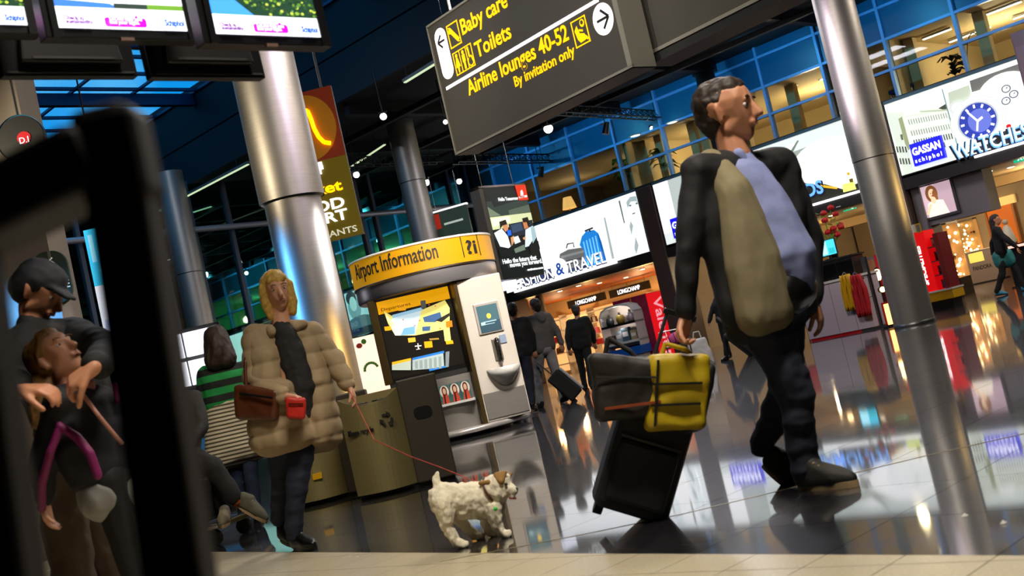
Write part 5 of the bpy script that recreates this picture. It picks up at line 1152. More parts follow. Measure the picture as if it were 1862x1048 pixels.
for (x, y, lab, r, e) in spots[:-1]:
    p = atz(x, y, 6.05 if y < 300 else 5.9)
    if p.y > 36: p = at(x, y, 34)
    t = thing('spotlight', lab, 'spotlight', p)
    ax = (CAM - p).normalized(); MB().cyl(ax * -.25, ax * -.01, r * 1.3, 14, r * 1.5).build('head', BLACK, t); MB().cyl(ax * -.012, ax * .0, r * 1.2, 16).build('lens', mat('spot_glow_%d' % e, 'ffffff', .3, emis=float(e) * 1.5), t); MB().cyl(ax * -.13, V((0, 0, max(.2, 6.98 - p.z))) + ax * -.13, .012, 6).build('drop_rod', BLACK, t); MB().box(-r * 1.6, r * 1.6, -.02, .02, .06, .10).build('yoke', BLACK, t)
for (x, y, lab) in ((1101, 229, 'unlit black spotlight under the black truss'), (983, 309, 'unlit black spotlight beside the pilots banner cables')):
    p = atz(x, y, 6.02); t = thing('spotlight', lab, 'spotlight', p); MB().cyl((-.05, 0, -.2), (.05, 0, .06), .09, 14, .07).build('head', BLACK, t); MB().cyl((0, 0, .05), (0, 0, 6.98 - p.z), .012, 6).build('drop_rod', BLACK, t); MB().box(-.11, .11, -.02, .02, .04, .08).build('yoke', BLACK, t)
# pale strip lights on the ceiling behind the glass
GRS = mat('greenish_tube', 'b8c8a0', .4, emis=1.4)
for (x0, y0, x1, y1, lab) in ((272, 392, 452, 298, 'long pale strip light behind the glass left of the large column'), (560, 355, 700, 262, 'long pale strip light behind the glass right of the food court banner'), (305, 400, 385, 375, 'short pale strip light above the steel tube at left'), (735, 150, 800, 110, 'faint strip light left of the hanging sign')):
    a, b = atz(x0, y0, 6.6), atz(x1, y1, 6.6); d = b - a; t = thing('strip_light', lab, 'strip light', a, math.atan2(d.y, d.x))
    MB().box(0, d.length, -.04, .04, 0, .06).build('housing', GREY, t); MB().box(.02, d.length - .02, -.03, .03, -.02, 0).build('tube', GRS, t); MB().cyl((d.length * .1, 0, .06), (d.length * .1, 0, .38), .008, 6).build('hanger', BLACK, t); MB().cyl((d.length * .9, 0, .06), (d.length * .9, 0, .38), .008, 6).build('hanger', BLACK, t)

# ================================================================== FOREGROUND: BLACK BARRIER FRAME CLOSE TO THE LENS
FRM = mat('black_brown_frame', '17100e', .6, 0, .25, 6, .03, spec=.25)
Y0 = .86
P = lambda x, y, Y=Y0: at(x, y, Y)
c = P(222, 290); base = (c.x + .055, Y0, 0)
t = thing('barrier_frame', 'blurred black barrier frame standing right in front of the lens at left', 'barrier', base)
loc = lambda v: V(v) - V(base)
f = P(328, 1048); 
bx_ = .052
top = P(214, 300)
pr = loc(P(225, 345)); xr_ = (P(285, 372).x - P(163, 380).x)
g0, g1 = loc(P(328, 1048)), loc(P(226, 360)); gb = g0 + (g0 - g1) * (g0.z / (g1.z - g0.z)); gb.y = g1.y = 0
MB().bar(gb, g1, xr_ * .98, .045).build('right_post', FRM, t, .006)
cz0, cz1 = P(222, 385).z, P(215, 196).z
MB().box(loc(P(156, 300)).x, loc(P(278, 300)).x, -.03, .03, cz0, cz1).build('corner_block', FRM, t, .012)
MB().bar(loc(P(-60, 412)), loc(P(190, 288)), .086, .05).build('sloping_top_bar', FRM, t, .01)
g0, g1 = loc(P(12, 1048)), loc(P(-72, 440)); gl = g0 + (g0 - g1) * (g0.z / (g1.z - g0.z)); gl.y = g1.y = 0
MB().bar(gl, g1, .052, .045).build('left_post', FRM, t, .008)
MB().box(gl.x - .03, gb.x + .04, -.03, .03, 0, .02).build('foot_rail', FRM, t); MB().cyl(loc(P(232, 350)) + V((0, -.034, 0)), loc(P(232, 350)) + V((0, -.028, 0)), .007, 14).build('screw_head', BLACK, t); MB().cyl(loc(P(140, 330)) + V((0, -.034, 0)), loc(P(140, 330)) + V((0, -.026, 0)), .012, 14).build('knob', DKGREY, t)

# litter crumbs on the stone floor
for k, (x, y) in enumerate(((1755, 940), (1825, 953))):
    p = atz(x, y); t = MB().add([(p.x - .012, p.y, .002), (p.x, p.y - .012, .002), (p.x + .014, p.y + .004, .002), (p.x - .002, p.y + .012, .003), (p.x, p.y, .012)], [(0, 1, 4), (1, 2, 4), (2, 3, 4), (3, 0, 4), (3, 2, 1, 0)]).build('paper_scrap', WHITE)
    tag(t, ('left' if k == 0 else 'right') + ' one of two white paper scraps on the dark floor near the right edge', 'scrap')
# newsstand behind the green top
q = atz(352, 860); Yn = 13.5
a = at(330, 800, Yn)
t = thing('news_stand', 'dark magazine rack with blue band behind the green striped top', 'rack', (a.x - .3, Yn, 0), radians(20))
MB().box(0, 1.0, .1, .45, 0, .5).build('base_cabinet', DKGREY, t)
for k in range(3): MB().box(.02, .98, 0, .12, .12 + k * .13, .21 + k * .13).build('dark_crate', BLKPL, t, .008)
MB().box(0, 1.0, -.02, .05, .5, .53).build('steel_edge', CHROME, t); MB().add([(0, .02, .53), (1, .02, .53), (1, .3, .78), (0, .3, .78)], [(0, 1, 2, 3)]).build('blue_sloping_band', mat('light_blue_band', '3a8ad0', .4), t); MB().box(0, 1, .3, .45, .5, 1.3).build('back_board', GREY, t)
for k in range(9):
    h = random.uniform(.22, .30); o = MB().box(-.04, .04, -.01, .01, 0, h).build('book', mat('book_%d' % (k % 5), ('c8a878', 'a01c1c', 'e0d4bc', '30508c', 'b05a2c')[k % 5], .5))
    o.matrix_world = t.matrix_basis @ Matrix.Translation((.08 + k * .1, .28, .79)) @ Matrix.Rotation(radians(-12), 4, 'X'); o.data = o.data
    tag(o, ('tan', 'dark red', 'cream', 'blue', 'rust')[k % 5] + ' book standing %s on the magazine rack' % ('at left' if k < 5 else 'at right'), 'book', 'books on the magazine rack')
q = at(340, 650, 17)
t = thing('lit_menu_board', 'white lit panels of a stall behind the black post, left of the green striped top', 'light box', (q.x - .5, 17, q.z), 0)
for k in range(2):
    for j in range(2): MB().box(k * .5, k * .5 + .46, 0, .06, -j * .42, -j * .42 + .36).build('lit_panel', mat('white_panel_glow', 'f4f6ff', .4, emis=1.6), t)
MB().box(-.05, 1.05, .06, .1, -.5, .42).build('backing', DKGREY, t); MB().box(.45, .55, .1, .18, -q.z, .3).build('post', DKGREY, t); MB().box(.3, .7, .05, .25, -q.z, -q.z + .03).build('foot', DKGREY, t)
# bright children-style stall behind the left kiosk edge
q = at(668, 660, 22)
t = thing('lit_stall', 'glowing cream stall with green swirl, left of the information kiosk', 'stall', (q.x - .5, 22, 0), 0)
zt = at(660, 612, 22).z
MB().box(0, .95, 0, .3, .1, zt).build('glowing_panel', mat('peach_glow', 'ffe2c8', .5, emis=1.1), t); MB().box(-.02, .97, -.02, .32, 0, .1).build('base', DKGREY, t)
for i in range(9): a0, a1 = .2 + i * .34, .2 + (i + 1) * .34; flat('green_swirl', seg(.55 + .13 * cos(a0), zt - .65 + .13 * sin(a0), .55 + .13 * cos(a1), zt - .65 + .13 * sin(a1), .05), mat('green_mark', '5aa02a', .5), t, -.006)
flat('red_mark', ell(.42, zt - .16, .06, .05), mat('red_mark', 'd04030', .5), t, -.006); flat('green_mark', ell(.52, zt - .1, .05, .05), MATS['green_mark'], t, -.007); flat('blue_mark', rect(.3, .5, .12, .5), mat('blue_mark', '6a7ab4', .5), t, -.006); flat('pink_mark', rect(.66, .8, .2, .5), mat('pink_mark', 'b07aa0', .5), t, -.006)

# ================================================================== PEOPLE, DOG, LUGGAGE
_ico = bmesh.new(); bmesh.ops.create_icosphere(_ico, subdivisions=2, radius=1.0); ICO = [v.co.copy() for v in _ico.verts]; _ico.free()
def _pts(p, r):
    p = V(p); rr = r if isinstance(r, (tuple, list)) else (r, r, r)
    return [p + V((c.x * rr[0], c.y * rr[1], c.z * rr[2])) for c in ICO]
def blob(name, m, parent, groups, voxel=.012, noise_amp=0.0, noise_scale=6.0, smooth=2, org=None, stretch=1.0, seed=0.0):
    """one continuous surface: union of convex hulls of spheres (world coordinates), remeshed and smoothed"""
    org = V(org) if org is not None else V(parent.location)
    bm = bmesh.new()
    for g in groups:
        b2 = bmesh.new()
        for (p, r) in g:
            for q in _pts(p, r): b2.verts.new(q - org)
        h = bmesh.ops.convex_hull(b2, input=b2.verts)
        bmesh.ops.delete(b2, geom=[v for v in b2.verts if not v.link_faces], context='VERTS')
        mp = {}
        for v in b2.verts: mp[v] = bm.verts.new(v.co)
        for f in b2.faces: bm.faces.new([mp[v] for v in f.verts])
        b2.free()
    bmesh.ops.recalc_face_normals(bm, faces=bm.faces)
    me = bpy.data.meshes.new(name); bm.to_mesh(me); bm.free()
    o = bpy.data.objects.new(name, me); COL.objects.link(o)
    r = o.modifiers.new('r', 'REMESH'); r.mode = 'VOXEL'; r.voxel_size = voxel
    s = o.modifiers.new('s', 'SMOOTH'); s.factor = .5; s.iterations = smooth * 2
    dg = bpy.context.evaluated_depsgraph_get(); m2 = bpy.data.meshes.new_from_object(o.evaluated_get(dg))
    o.modifiers.clear(); o.data = m2; m2.name = name; bpy.data.meshes.remove(me)
    if noise_amp:
        ns = [v.normal.copy() for v in m2.vertices]
        for v, n in zip(m2.vertices, ns):
            c = v.co * noise_scale; c.z *= stretch; c.x += seed
            v.co += n * (noise_amp * (noise.noise(c) + .5 * noise.noise(c * 2.3)))
    for p in m2.polygons: p.use_smooth = True
    m2.materials.clear(); m2.materials.append(m); o.parent = parent; o.location = org - V(parent.location)
    return o
def limb(*pr): return [[pr[i], pr[i + 1]] for i in range(len(pr) - 1)]
def hand(w, d, n, s=1.0, curl=.5, side=1):
    """w wrist, d direction of the hand, n palm normal (fingers curl towards it)"""
    w, d, n = V(w), V(d).normalized(), V(n); n = (n - d * n.dot(d)).normalized(); t = d.cross(n).normalized() * side; g = []
    pc = w + d * .085 * s
    g.append([(w, .026 * s), (w + d * .03 * s + t * .02 * s, .019 * s), (w + d * .03 * s - t * .02 * s, .019 * s), (pc + t * .034 * s, .013 * s), (pc - t * .034 * s, .012 * s)])
    for k, L in enumerate((.068, .078, .072, .056)):
        b = pc + t * (.034 - .0225 * k) * s; p = b; ang = 0
        for j, f in enumerate((.45, .32, .25)):
            ang += curl * (.8 if j == 0 else 1.0); q = p + (d * cos(ang) + n * sin(ang)) * L * f * s
            g.append([(p, (.0105 - .001 * j) * s), (q, (.0098 - .001 * j) * s)]); p = q
    b = w + d * .03 * s + t * .028 * s; p = b
    for j, L in enumerate((.042, .034, .028)):
        q = p + (d * .75 + t * (.62 - .3 * j) + n * (.35 + .3 * j * curl)).normalized() * L * s; g.append([(p, (.0135 - .0012 * j) * s), (q, (.0125 - .0012 * j) * s)]); p = q
    return g
def headgroups(c, f, u, s=1.0, neck=None):
    """c head centre, f facing, u up; head about 0.23 m tall"""
    c, f, u = V(c), V(f).normalized(), V(u); u = (u - f * u.dot(f)).normalized(); r = f.cross(u)
    g = [[(c - f * .028 * s + u * .03 * s, .083 * s), (c + f * .028 * s + u * .035 * s, .074 * s), (c + f * .045 * s - u * .02 * s, .056 * s)],
         [(c + f * .045 * s - u * .02 * s, .056 * s), (c + f * .058 * s - u * .092 * s, .028 * s), (c + r * .036 * s + f * .005 * s - u * .065 * s, .03 * s), (c - r * .036 * s + f * .005 * s - u * .065 * s, .03 * s)],
         [(c + f * .098 * s + u * .012 * s, .011 * s), (c + f * .122 * s - u * .030 * s, .014 * s), (c + f * .095 * s - u * .035 * s, .017 * s)],
         [(c + f * .092 * s - u * .058 * s + r * .015 * s, .012 * s), (c + f * .092 * s - u * .058 * s - r * .015 * s, .012 * s)],
         [(c + f * .088 * s + u * .028 * s + r * .03 * s, .013 * s), (c + f * .088 * s + u * .028 * s - r * .03 * s, .013 * s)]]
    for k in (-1, 1): g.append([(c + r * .080 * s * k - f * .01 * s + u * .012 * s, (.010 * s, .012 * s, .022 * s)), (c + r * .074 * s * k - f * .005 * s - u * .03 * s, .011 * s)])
    if neck is not None: g.append([(c - u * .07 * s - f * .01 * s, .054 * s), (neck, .06 * s)])
    return g
SKIN = mat('skin', 'c88a68', .5, 0, .06, 20); SKINP = mat('skin_pale', 'd49a7c', .5, 0, .06, 20); LIP = mat('lips', 'b4746a', .5); SCLERA = mat('eye_white', 'd8d0c8', .4); EYEW = mat('eye_dark', '1a1412', .3); BROW = mat('brow', '3a281c', .8)
def face(parent, c, f, u, s=1.0, brow=BROW, open_=False):
    c, f, u = V(c), V(f).normalized(), V(u); u = (u - f * u.dot(f)).normalized(); r = f.cross(u); O = V(parent.location)
    for k in (-1, 1):
        p = c + f * .088 * s + r * .033 * s * k + u * .008 * s - O; MB().sph(p - f * .008 * s, .0118 * s, 10, 8).build('eye', SCLERA, parent); MB().sph(p - f * .0005 * s, .0062 * s, 8, 6).build('iris', EYEW, parent)
        MB().tube([c + f * .098 * s + r * x * s * k + u * (.034 + dz) * s - O for x, dz in ((.016, 0), (.034, .006), (.052, 0))], .0038 * s, 6).build('eyebrow', brow, parent)
    b = MB()
    for dz in ((.0035, -.0055) if not open_ else (.006, -.012)): b.tube([c + f * (.104 - abs(x) * .35) * s + r * x * s + u * (-.060 + dz) * s - O for x in (-.022, -.011, 0, .011, .022)], .0034 * s, 6)
    b.build('mouth', LIP, parent)
def shoe(parent, heel, toe, s, m, sole_m, up=V((0, 0, 1)), lace=None, name='shoe'):
    heel, toe, up = V(heel), V(toe), V(up).normalized(); d = (toe - heel).normalized(); r = d.cross(up).normalized(); up = r.cross(d); L = (toe - heel).length; O = V(parent.location)
    S = lambda x, y, z: heel + d * x * L + r * y * s + up * z * s
    o = blob(name, m, parent, [[(S(.12, 0, .045), .036 * s), (S(.10, 0, .085), .036 * s), (S(.32, 0, .095), .036 * s), (S(.35, 0, .04), .040 * s)], [(S(.32, 0, .085), .034 * s), (S(.35, 0, .04), .040 * s), (S(.66, .008, .042), .042 * s), (S(.70, -.01, .038), .042 * s), (S(.90, 0, .032), .026 * s)]], .007 * max(1, s), smooth=1)
    b = MB(); n = 20; out = [(.5 + .5 * cos(2 * pi * i / n), (.036 + .014 * cos(2 * pi * i / n)) * sin(2 * pi * i / n)) for i in range(n)]
    lo = [S(x, y * 1.0, 0.0) - O for x, y in out]; hi = [S(x, y * 1.06, .024) - O for x, y in out]
    b.add(lo + hi, [(i, (i + 1) % n, n + (i + 1) % n, n + i) for i in range(n)] + [tuple(range(n - 1, -1, -1)), tuple(range(n, 2 * n))]).build('sole', sole_m, o).location = -(o.location)
    if lace:
        for k in range(4): 
            x = .40 + .075 * k; MB().cyl(S(x, -.026, .104 - .011 * k) - O, S(x + .02, .026, .104 - .011 * k) - O, .004 * s, 6).build('lace', lace, o).location = -(o.location)
    return o
def person(name, label, foot, group=None): return thing('person', label, 'person', (foot[0], foot[1], 0))

# ---------------------------------------------------------------- the walking man
YM = 5.1
M = lambda x, y, dy=0.0: at(x, y, YM + dy)
man = person('man', 'man in open dark jacket over pale blue shirt striding right with luggage', (M(1490, 890).x, YM))
F_ = V((.80, -.60, 0)); Lf_ = V((.60, .80, 0))
hc = M(1322, 205); hf = V((.86, -.50, -.05)); hu = V((-.04, -.02, 1)); nk = M(1338, 285)
Rs, Ls = M(1268, 312, -.14), M(1418, 300, .16); Re, Rw = M(1250, 452, -.16), M(1248, 572, -.12); Le, Lw = M(1474, 442, .20), M(1478, 548, .16)
ch = M(1352, 375); wa = M(1380, 480); pv = M(1398, 545)
Rh, Lh = M(1383, 570, -.06), M(1422, 562, .08); Rk, Ra = M(1448, 722, -.08), M(1478, 862, -.06); Lk, La = M(1432, 712, .16), M(1385, 810, .34)
zsole = 0
heel, toe = atz(1452, 893), atz(1562, 884); Ra = V((heel.x + .05, heel.y - .03, .10))
rh_d = (M(1238, 620, -.1) - Rw)
body = headgroups(hc, hf, hu, 1.2, nk) + [[(nk, .066), (ch, .10)], [(ch, .12), (pv, .12)]] + limb((Rs, .05), (Re, .042), (Rw, .028)) + limb((Ls, .05), (Le, .042), (Lw, .028)) + limb((Rh, .07), (Rk, .05), (Ra, .035)) + limb((Lh, .07), (Lk, .05), (La, .035)) + hand(Rw, rh_d, F_, 1.05, .9, 1) + hand(Lw, V((.15, -.05, -1)), V((-.7, .3, 0)), 1.05, .45, -1)
blob('body', SKIN, man, body, .0062, smooth=1)
face(man, hc, hf, hu, 1.2)
HAIRD = mat('hair_dark', '2a1c14', .6, 0, .25, 30, .2)
r_ = hf.normalized().cross(hu)
blob('hair', HAIRD, man, [[(hc - hf * .050 + hu * .058, .101), (hc + hf * .03 + hu * .084, .078)], [(hc - hf * .066 + hu * .0, .088), (hc - hf * .062 - hu * .052, .062)], [(hc + hf * .066 + hu * .098, .042), (hc - hf * .01 + hu * .106, .057)], [(hc - hf * .02 + hu * .05, .094), (hc - hf * .01 + hu * .055 + r_ * .068, .028), (hc - hf * .01 + hu * .055 - r_ * .068, .028)]], .008, .007, 30, 1)
JACK = mat('dark_jacket', '17171a', .75, 0, .2, 10, .1); VEST = mat('olive_vest', '857a5c', .8, 0, .12, 12, .15); SHIRT = mat('pale_blue_shirt', '8a93c4', .75, 0, .05, 14, .1); NAVYT = mat('navy_trousers', '161b2c', .8, 0, .15, 12, .15)
C1 = lambda p, f, l, z=0: p + F_ * f + Lf_ * l + V((0, 0, z))
blob('shirt', SHIRT, man, [[(C1(ch, .035, -.05, .12), .09), (C1(ch, .035, .06, .12), .09), (C1(ch, .085, 0, -.02), .12), (C1(wa, .125, .01), .135), (C1(wa, .08, -.06), .12)], [(C1(wa, .125, .01), .135), (C1(wa, .06, -.05), .11), (C1(pv, .09, .01, .03), .125), (C1(pv, .03, -.05, .03), .11)], [(nk, .066), (C1(nk, .02, 0, -.06), .075)]], .010, .008, 7, 2)
blob('collar', SHIRT, man, [[(C1(nk, .035, -.045, .0), .03), (C1(nk, .055, -.03, -.05), .022)], [(C1(nk, .035, .05, .0), .03), (C1(nk, .055, .03, -.05), .022)], [(C1(nk, -.04, -.03, .02), .034), (C1(nk, -.04, .03, .02), .034)]], .008, smooth=1)
blob('vest', VEST, man, [[(C1(Rs, .02, .10, .02), .075), (C1(ch, .05, -.17, .05), .085), (C1(ch, .07, -.15, -.08), .085)], [(C1(ch, .05, -.17, .05), .085), (C1(wa, .09, -.15, .02), .085), (C1(wa, .03, -.20, .0), .095)], [(C1(wa, .09, -.15, .02), .085), (C1(wa, .03, -.20, .0), .095), (C1(pv, .07, -.13, -.06), .085), (C1(pv, .02, -.20, -.05), .095)]], .010, .007, 6, 2, stretch=.6)
blob('jacket', JACK, man, [[(Rs, .082), (Ls, .082), (C1(ch, -.07, -.10), .11), (C1(ch, -.05, .12), .12)], [(C1(ch, -.08, -.10), .105), (C1(ch, -.06, .13), .115), (C1(wa, -.08, -.12), .105), (C1(wa, -.05, .15), .115)], [(C1(wa, -.08, -.12), .105), (C1(wa, -.05, .15), .115), (C1(pv, -.08, -.12, -.07), .105), (C1(pv, -.05, .17, -.08), .115)],
      [(C1(Ls, .02, 0, -.05), .075), (C1(ch, .06, .16), .065), (C1(wa, .09, .18), .06)], [(C1(wa, .09, .18), .06), (C1(wa, .0, .2), .07), (C1(pv, .08, .20, -.06), .055), (C1(pv, .0, .2, -.09), .07)], [(C1(Rs, -.01, .0, -.04), .07), (C1(ch, -.05, -.18), .07), (C1(wa, -.07, -.20), .065), (C1(pv, -.08, -.20, -.03), .065)]]
     + limb((Rs, .076), (Re, .060), (Rw + (Re - Rw) * .05, .048)) + limb((Ls, .078), (Le, .064), (Lw + (Le - Lw) * .05, .048)), .010, .014, 6, 2)
blob('belt', mat('black_belt', '0c0b0b', .4), man, [[(C1(pv, .10, -.06, .02), .105), (C1(pv, .10, .06, .02), .105), (C1(pv, .105, 0, .03), .11)]], .012, smooth=1).scale = (1, 1, 1)
blob('trousers', NAVYT, man, [[(C1(pv, 0, -.03, -.01), .14), (C1(pv, 0, .05, -.01), .14), (Rh, .115), (Lh, .115)]] + limb((Rh, .118), (Rk, .082), (V((Ra.x, Ra.y, .16)), .066), (V((Ra.x, Ra.y, .10)), .070)) + limb((Lh, .112), (Lk, .08), (La, .062)), .010, .013, 7, 2, stretch=1.8)
SHOEM = mat('dark_suede_shoe', '1c1b16', .7, 0, .1, 20); SOLEM = mat('tan_sole', 'b39a72', .6); LACE = mat('tan_lace', 'c0a478', .7)
shoe(man, heel, toe, 1.12, SHOEM, SOLEM, lace=LACE)
shoe(man, La + V((-.02, .03, -.10)), La + V((.10, -.10, -.25)), 1.08, SHOEM, SOLEM, V((.5, -.35, .75)), lace=LACE)

# ---------------------------------------------------------------- his luggage
CASE = mat('black_nylon', '08080a', .65, 0, .2, 14, .1); BRB = mat('brown_bag', '1d1712', .6, 0, .2, 10, .1); YB = mat('yellow_bag', 'b59a08', .5, 0, .12, 8, .08)
cb = atz(1132, 952); YL = 5.3
def oriented(parent, m): parent.matrix_world = m
t = thing('suitcase', 'large black rolling suitcase pulled tilted behind the striding man', 'suitcase', (cb.x, YL, 0))
ax = (at(1196, 690, YL) - at(1124, 940, YL)).normalized(); fy = V((0, -1, 0)); rx = (-fy).cross(ax) * -1; rx = ax.cross(V((0, 1, 0))).normalized() * -1
rx = V((0, 1, 0)).cross(ax).normalized(); ay = ax.cross(rx).normalized()
Rm = Matrix((rx, ay, ax)).transposed().to_4x4()
def part_in(name, mb, m, par, bevel=0): o = mb.build(name, m, par, bevel); o.matrix_local = Rm; return o
zc0 = .055
part_in('shell', MB().box(-.165, .175, -.14, .14, zc0, .60), CASE, t, .035); part_in('front_pocket', MB().box(-.13, .14, -.175, -.13, .10, .38), CASE, t, .02); part_in('zip_line', MB().box(-.13, .14, -.18, -.17, .385, .395), DKGREY, t)
for x in (-.12, .13): part_in('wheel', MB().cyl((x - .02, .08, .045), (x + .02, .08, .045), .045, 16), BLKPL, t)
hd = at(1232, 600, YM - .12)
for x in (-.06, .06): part_in('telescopic_rod', MB().cyl((x + .0, .12, .60), (x, .12, .98), .009, 8), STEELD, t)
part_in('handle_grip', MB().bar((-.08, .12, .99), (.08, .12, .99), .028), BLKPL, t, .006); part_in('top_strap', MB().tube([(-.08, 0, .6), (-.04, 0, .64), (.04, 0, .64), (.08, 0, .6)], .012, 8), BLACK, t)
def softbag(name, label, cat, quad, Y, thick, m, extra=None):
    P4 = [at(x, y, Y) for x, y in quad]; c = sum(P4, V()) / 4; t = thing(name, label, cat, (c.x, Y, min(p.z for p in P4)))
    blob('body', m, t, [[(p + (c - p) * .08 + V((0, dy, 0)), .03) for p in P4 for dy in (-thick / 2, thick / 2)]], .010, .010, 8, 3)
    return t, P4, c
t, P4, c = softbag('travel_bag', 'dark brown boxy travel bag stacked on the rolling suitcase', 'bag', [(1076, 652), (1190, 660), (1200, 745), (1092, 760)], YL - .20, .16, BRB)
O = V(t.location); MB().bar(P4[3] + V((.02, -.12, .04)) - O, P4[2] + V((0, -.12, .04)) - O, .012).build('orange_piping', mat('orange_piping', '8a3a14', .5), t); MB().tube([P4[0] + V((.06, 0, .0)) - O, P4[0] + V((.09, 0, .07)) - O, P4[1] + V((-.09, 0, .07)) - O, P4[1] + V((-.06, 0, .0)) - O], .011, 8).build('carry_handle', BRB, t); MB().bar(P4[0] + (P4[3] - P4[0]) * .3 + V((0, -.118, 0)) - O, P4[1] + (P4[2] - P4[1]) * .3 + V((0, -.118, 0)) - O, .008).build('zip_line', DKGREY, t)
t, P4, c = softbag('shoulder_bag', 'bright yellow and black bag strapped on the rolling suitcase', 'bag', [(1186, 652), (1282, 650), (1272, 772), (1182, 778)], YL - .22, .14, YB)
O = V(t.location)
blob('black_side', mat('black_bag_side', '0c0c0e', .6), t, [[(P4[1] + V((0, 0, -.04)), .035), (P4[2] + V((-.01, 0, .01)), .035), (P4[1] + V((-.07, .02, -.06)), .05), (P4[2] + V((-.06, .02, .02)), .05), (P4[1] + V((0, -.06, -.05)), .03), (P4[2] + V((-.01, -.06, .01)), .03)]], .010, .006, 8, 2)
for f_ in (.36, .66): MB().bar(P4[0] + (P4[3] - P4[0]) * f_ + V((-.01, -.105, 0)) - O, P4[1] + (P4[2] - P4[1]) * f_ + V((-.02, -.105, 0)) - O, .018, .01).build('black_strap', BLACK, t)
MB().bar(P4[0] + V((.012, -.105, -.01)) - O, P4[3] + V((.012, -.105, .01)) - O, .02, .01).build('black_edge_strap', BLACK, t)
MB().tube([P4[0] + V((.04, 0, .0)) - O, P4[0] + V((.07, 0, .05)) - O, P4[1] + V((-.07, 0, .05)) - O, P4[1] + V((-.04, 0, 0)) - O], .010, 8).build('carry_handle', YB, t)

# ---------------------------------------------------------------- the blonde woman
YW = 7.15
M = lambda x, y, dy=0.0: at(x, y, YW + dy)
wom = person('woman', 'blonde woman in beige quilted coat holding something red', (M(560, 985).x, YW))
hc = M(503, 530); hf = V((.38, -.92, -.06)); hu = V((-.02, 0, 1)); nk = M(512, 592); F_ = V((.36, -.93, 0)); Lf_ = V((.93, .36, 0))
Rs, Ls = M(462, 612, -.02), M(566, 606, .08); Re, Rw = M(462, 692, -.08), M(520, 722, -.24); Le, Lw = M(606, 655, .08), M(634, 702, .02)
ch, wa, pv = M(520, 645), M(530, 705), M(532, 765)
Rh, Lh = M(512, 785, -.02), M(552, 782, .03); Rk, Ra = M(512, 868, .06), M(506, 945, .22); Lk, La = M(540, 885, -.06), M(533, 968, -.05)
body = headgroups(hc, hf, hu, .98, nk) + [[(nk, .05), (ch, .09)], [(ch, .10), (pv, .11)]] + limb((Rs, .042), (Re, .036), (Rw, .024)) + limb((Ls, .042), (Le, .036), (Lw, .024)) + limb((Rh, .06), (Rk, .042), (Ra, .03)) + limb((Lh, .06), (Lk, .042), (La, .03)) + hand(Rw, V((.95, -.3, -.25)), V((.1, -.3, -1)), .95, .7, 1) + hand(Lw, V((.25, -.1, -1)), V((-.9, -.2, 0)), .95, .4, -1)
blob('body', SKINP, wom, body, .0068, smooth=1); face(wom, hc, hf, hu, .98, mat('brow_light', '7a5a34', .8))
BLOND = mat('hair_blond', 'c09a48', .55, 0, .3, 40, .3); r_ = hf.cross(hu).normalized()
blob('hair', BLOND, wom, [[(hc - hf * .03 + hu * .05, .092), (hc + hf * .025 + hu * .062, .076)], [(hc - hf * .05, .085), (hc - hf * .05 - hu * .10, .07), (hc - hf * .03 - hu * .15, .05)], [(hc + r_ * .075 + hu * .03, .032), (hc + r_ * .085 - hu * .08 - hf * .0, .032), (hc + r_ * .07 - hu * .15, .024)], [(hc - r_ * .075 + hu * .03, .032), (hc - r_ * .085 - hu * .08, .032), (hc - r_ * .07 - hu * .15, .024)], [(hc + hf * .075 + hu * .068 + r_ * .05, .02), (hc + hf * .08 + hu * .075 - r_ * .04, .022)]], .009, .008, 26, 1, stretch=.4)
COAT = mat('beige_quilt', 'a48d6c', .75, 0, .08, 6, .1); C1 = lambda p, f, l, z=0: p + F_ * f + Lf_ * l + V((0, 0, z))
def coat_part(name, gs): 
    o = blob(name, COAT, wom, gs, .010, .008, 8, 2)
    for v in o.data.vertices:                                   # horizontal quilting
        zz = (v.co.z + o.location.z) / .105; v.co += v.normal * (.012 * (abs(math.sin(pi * zz)) ** .5 - .8))
    return o
coat_part('coat', [[(Rs, .075), (C1(ch, -.02, -.12), .11), (C1(ch, .02, -.13, -.02), .10)], [(Rs, .075), (Ls, .075), (C1(ch, -.06, -.08), .10), (C1(ch, -.06, .10), .10)], [(Ls, .075), (C1(ch, .0, .13), .085), (C1(wa, .02, .17), .08)], [(C1(ch, -.05, -.13), .11), (C1(ch, -.05, .12), .10), (C1(wa, -.05, -.17), .115), (C1(wa, -.05, .16), .11)],
      [(C1(wa, -.05, -.17), .115), (C1(wa, -.05, .16), .11), (C1(pv, -.04, -.17, -.07), .12), (C1(pv, -.04, .18, -.13), .12)], [(C1(ch, .03, -.13), .09), (C1(wa, .05, -.15), .10), (C1(wa, .0, -.18), .11)], [(C1(wa, .05, -.15), .10), (C1(wa, .0, -.18), .11), (C1(pv, .07, -.11, -.09), .10), (C1(pv, .11, .03, -.11), .065), (C1(pv, .0, -.18, -.08), .11)], [(C1(wa, .11, -.06), .06), (C1(pv, .11, .03, -.11), .065), (C1(pv, .07, -.11, -.09), .10), (C1(wa, .08, -.12), .09)], [(C1(wa, .06, .16), .075), (C1(pv, .10, .13, -.13), .07), (C1(pv, 0, .2, -.14), .09)], [(C1(ch, .03, .13), .075), (C1(wa, .07, .15), .075), (C1(wa, .02, .17), .08)]])
coat_part('sleeve', limb((Rs, .082), (Re, .074), (Rw + (Re - Rw) * .12, .055))); coat_part('sleeve', limb((Ls, .080), (Le, .072), (Lw + (Le - Lw) * .1, .055)))
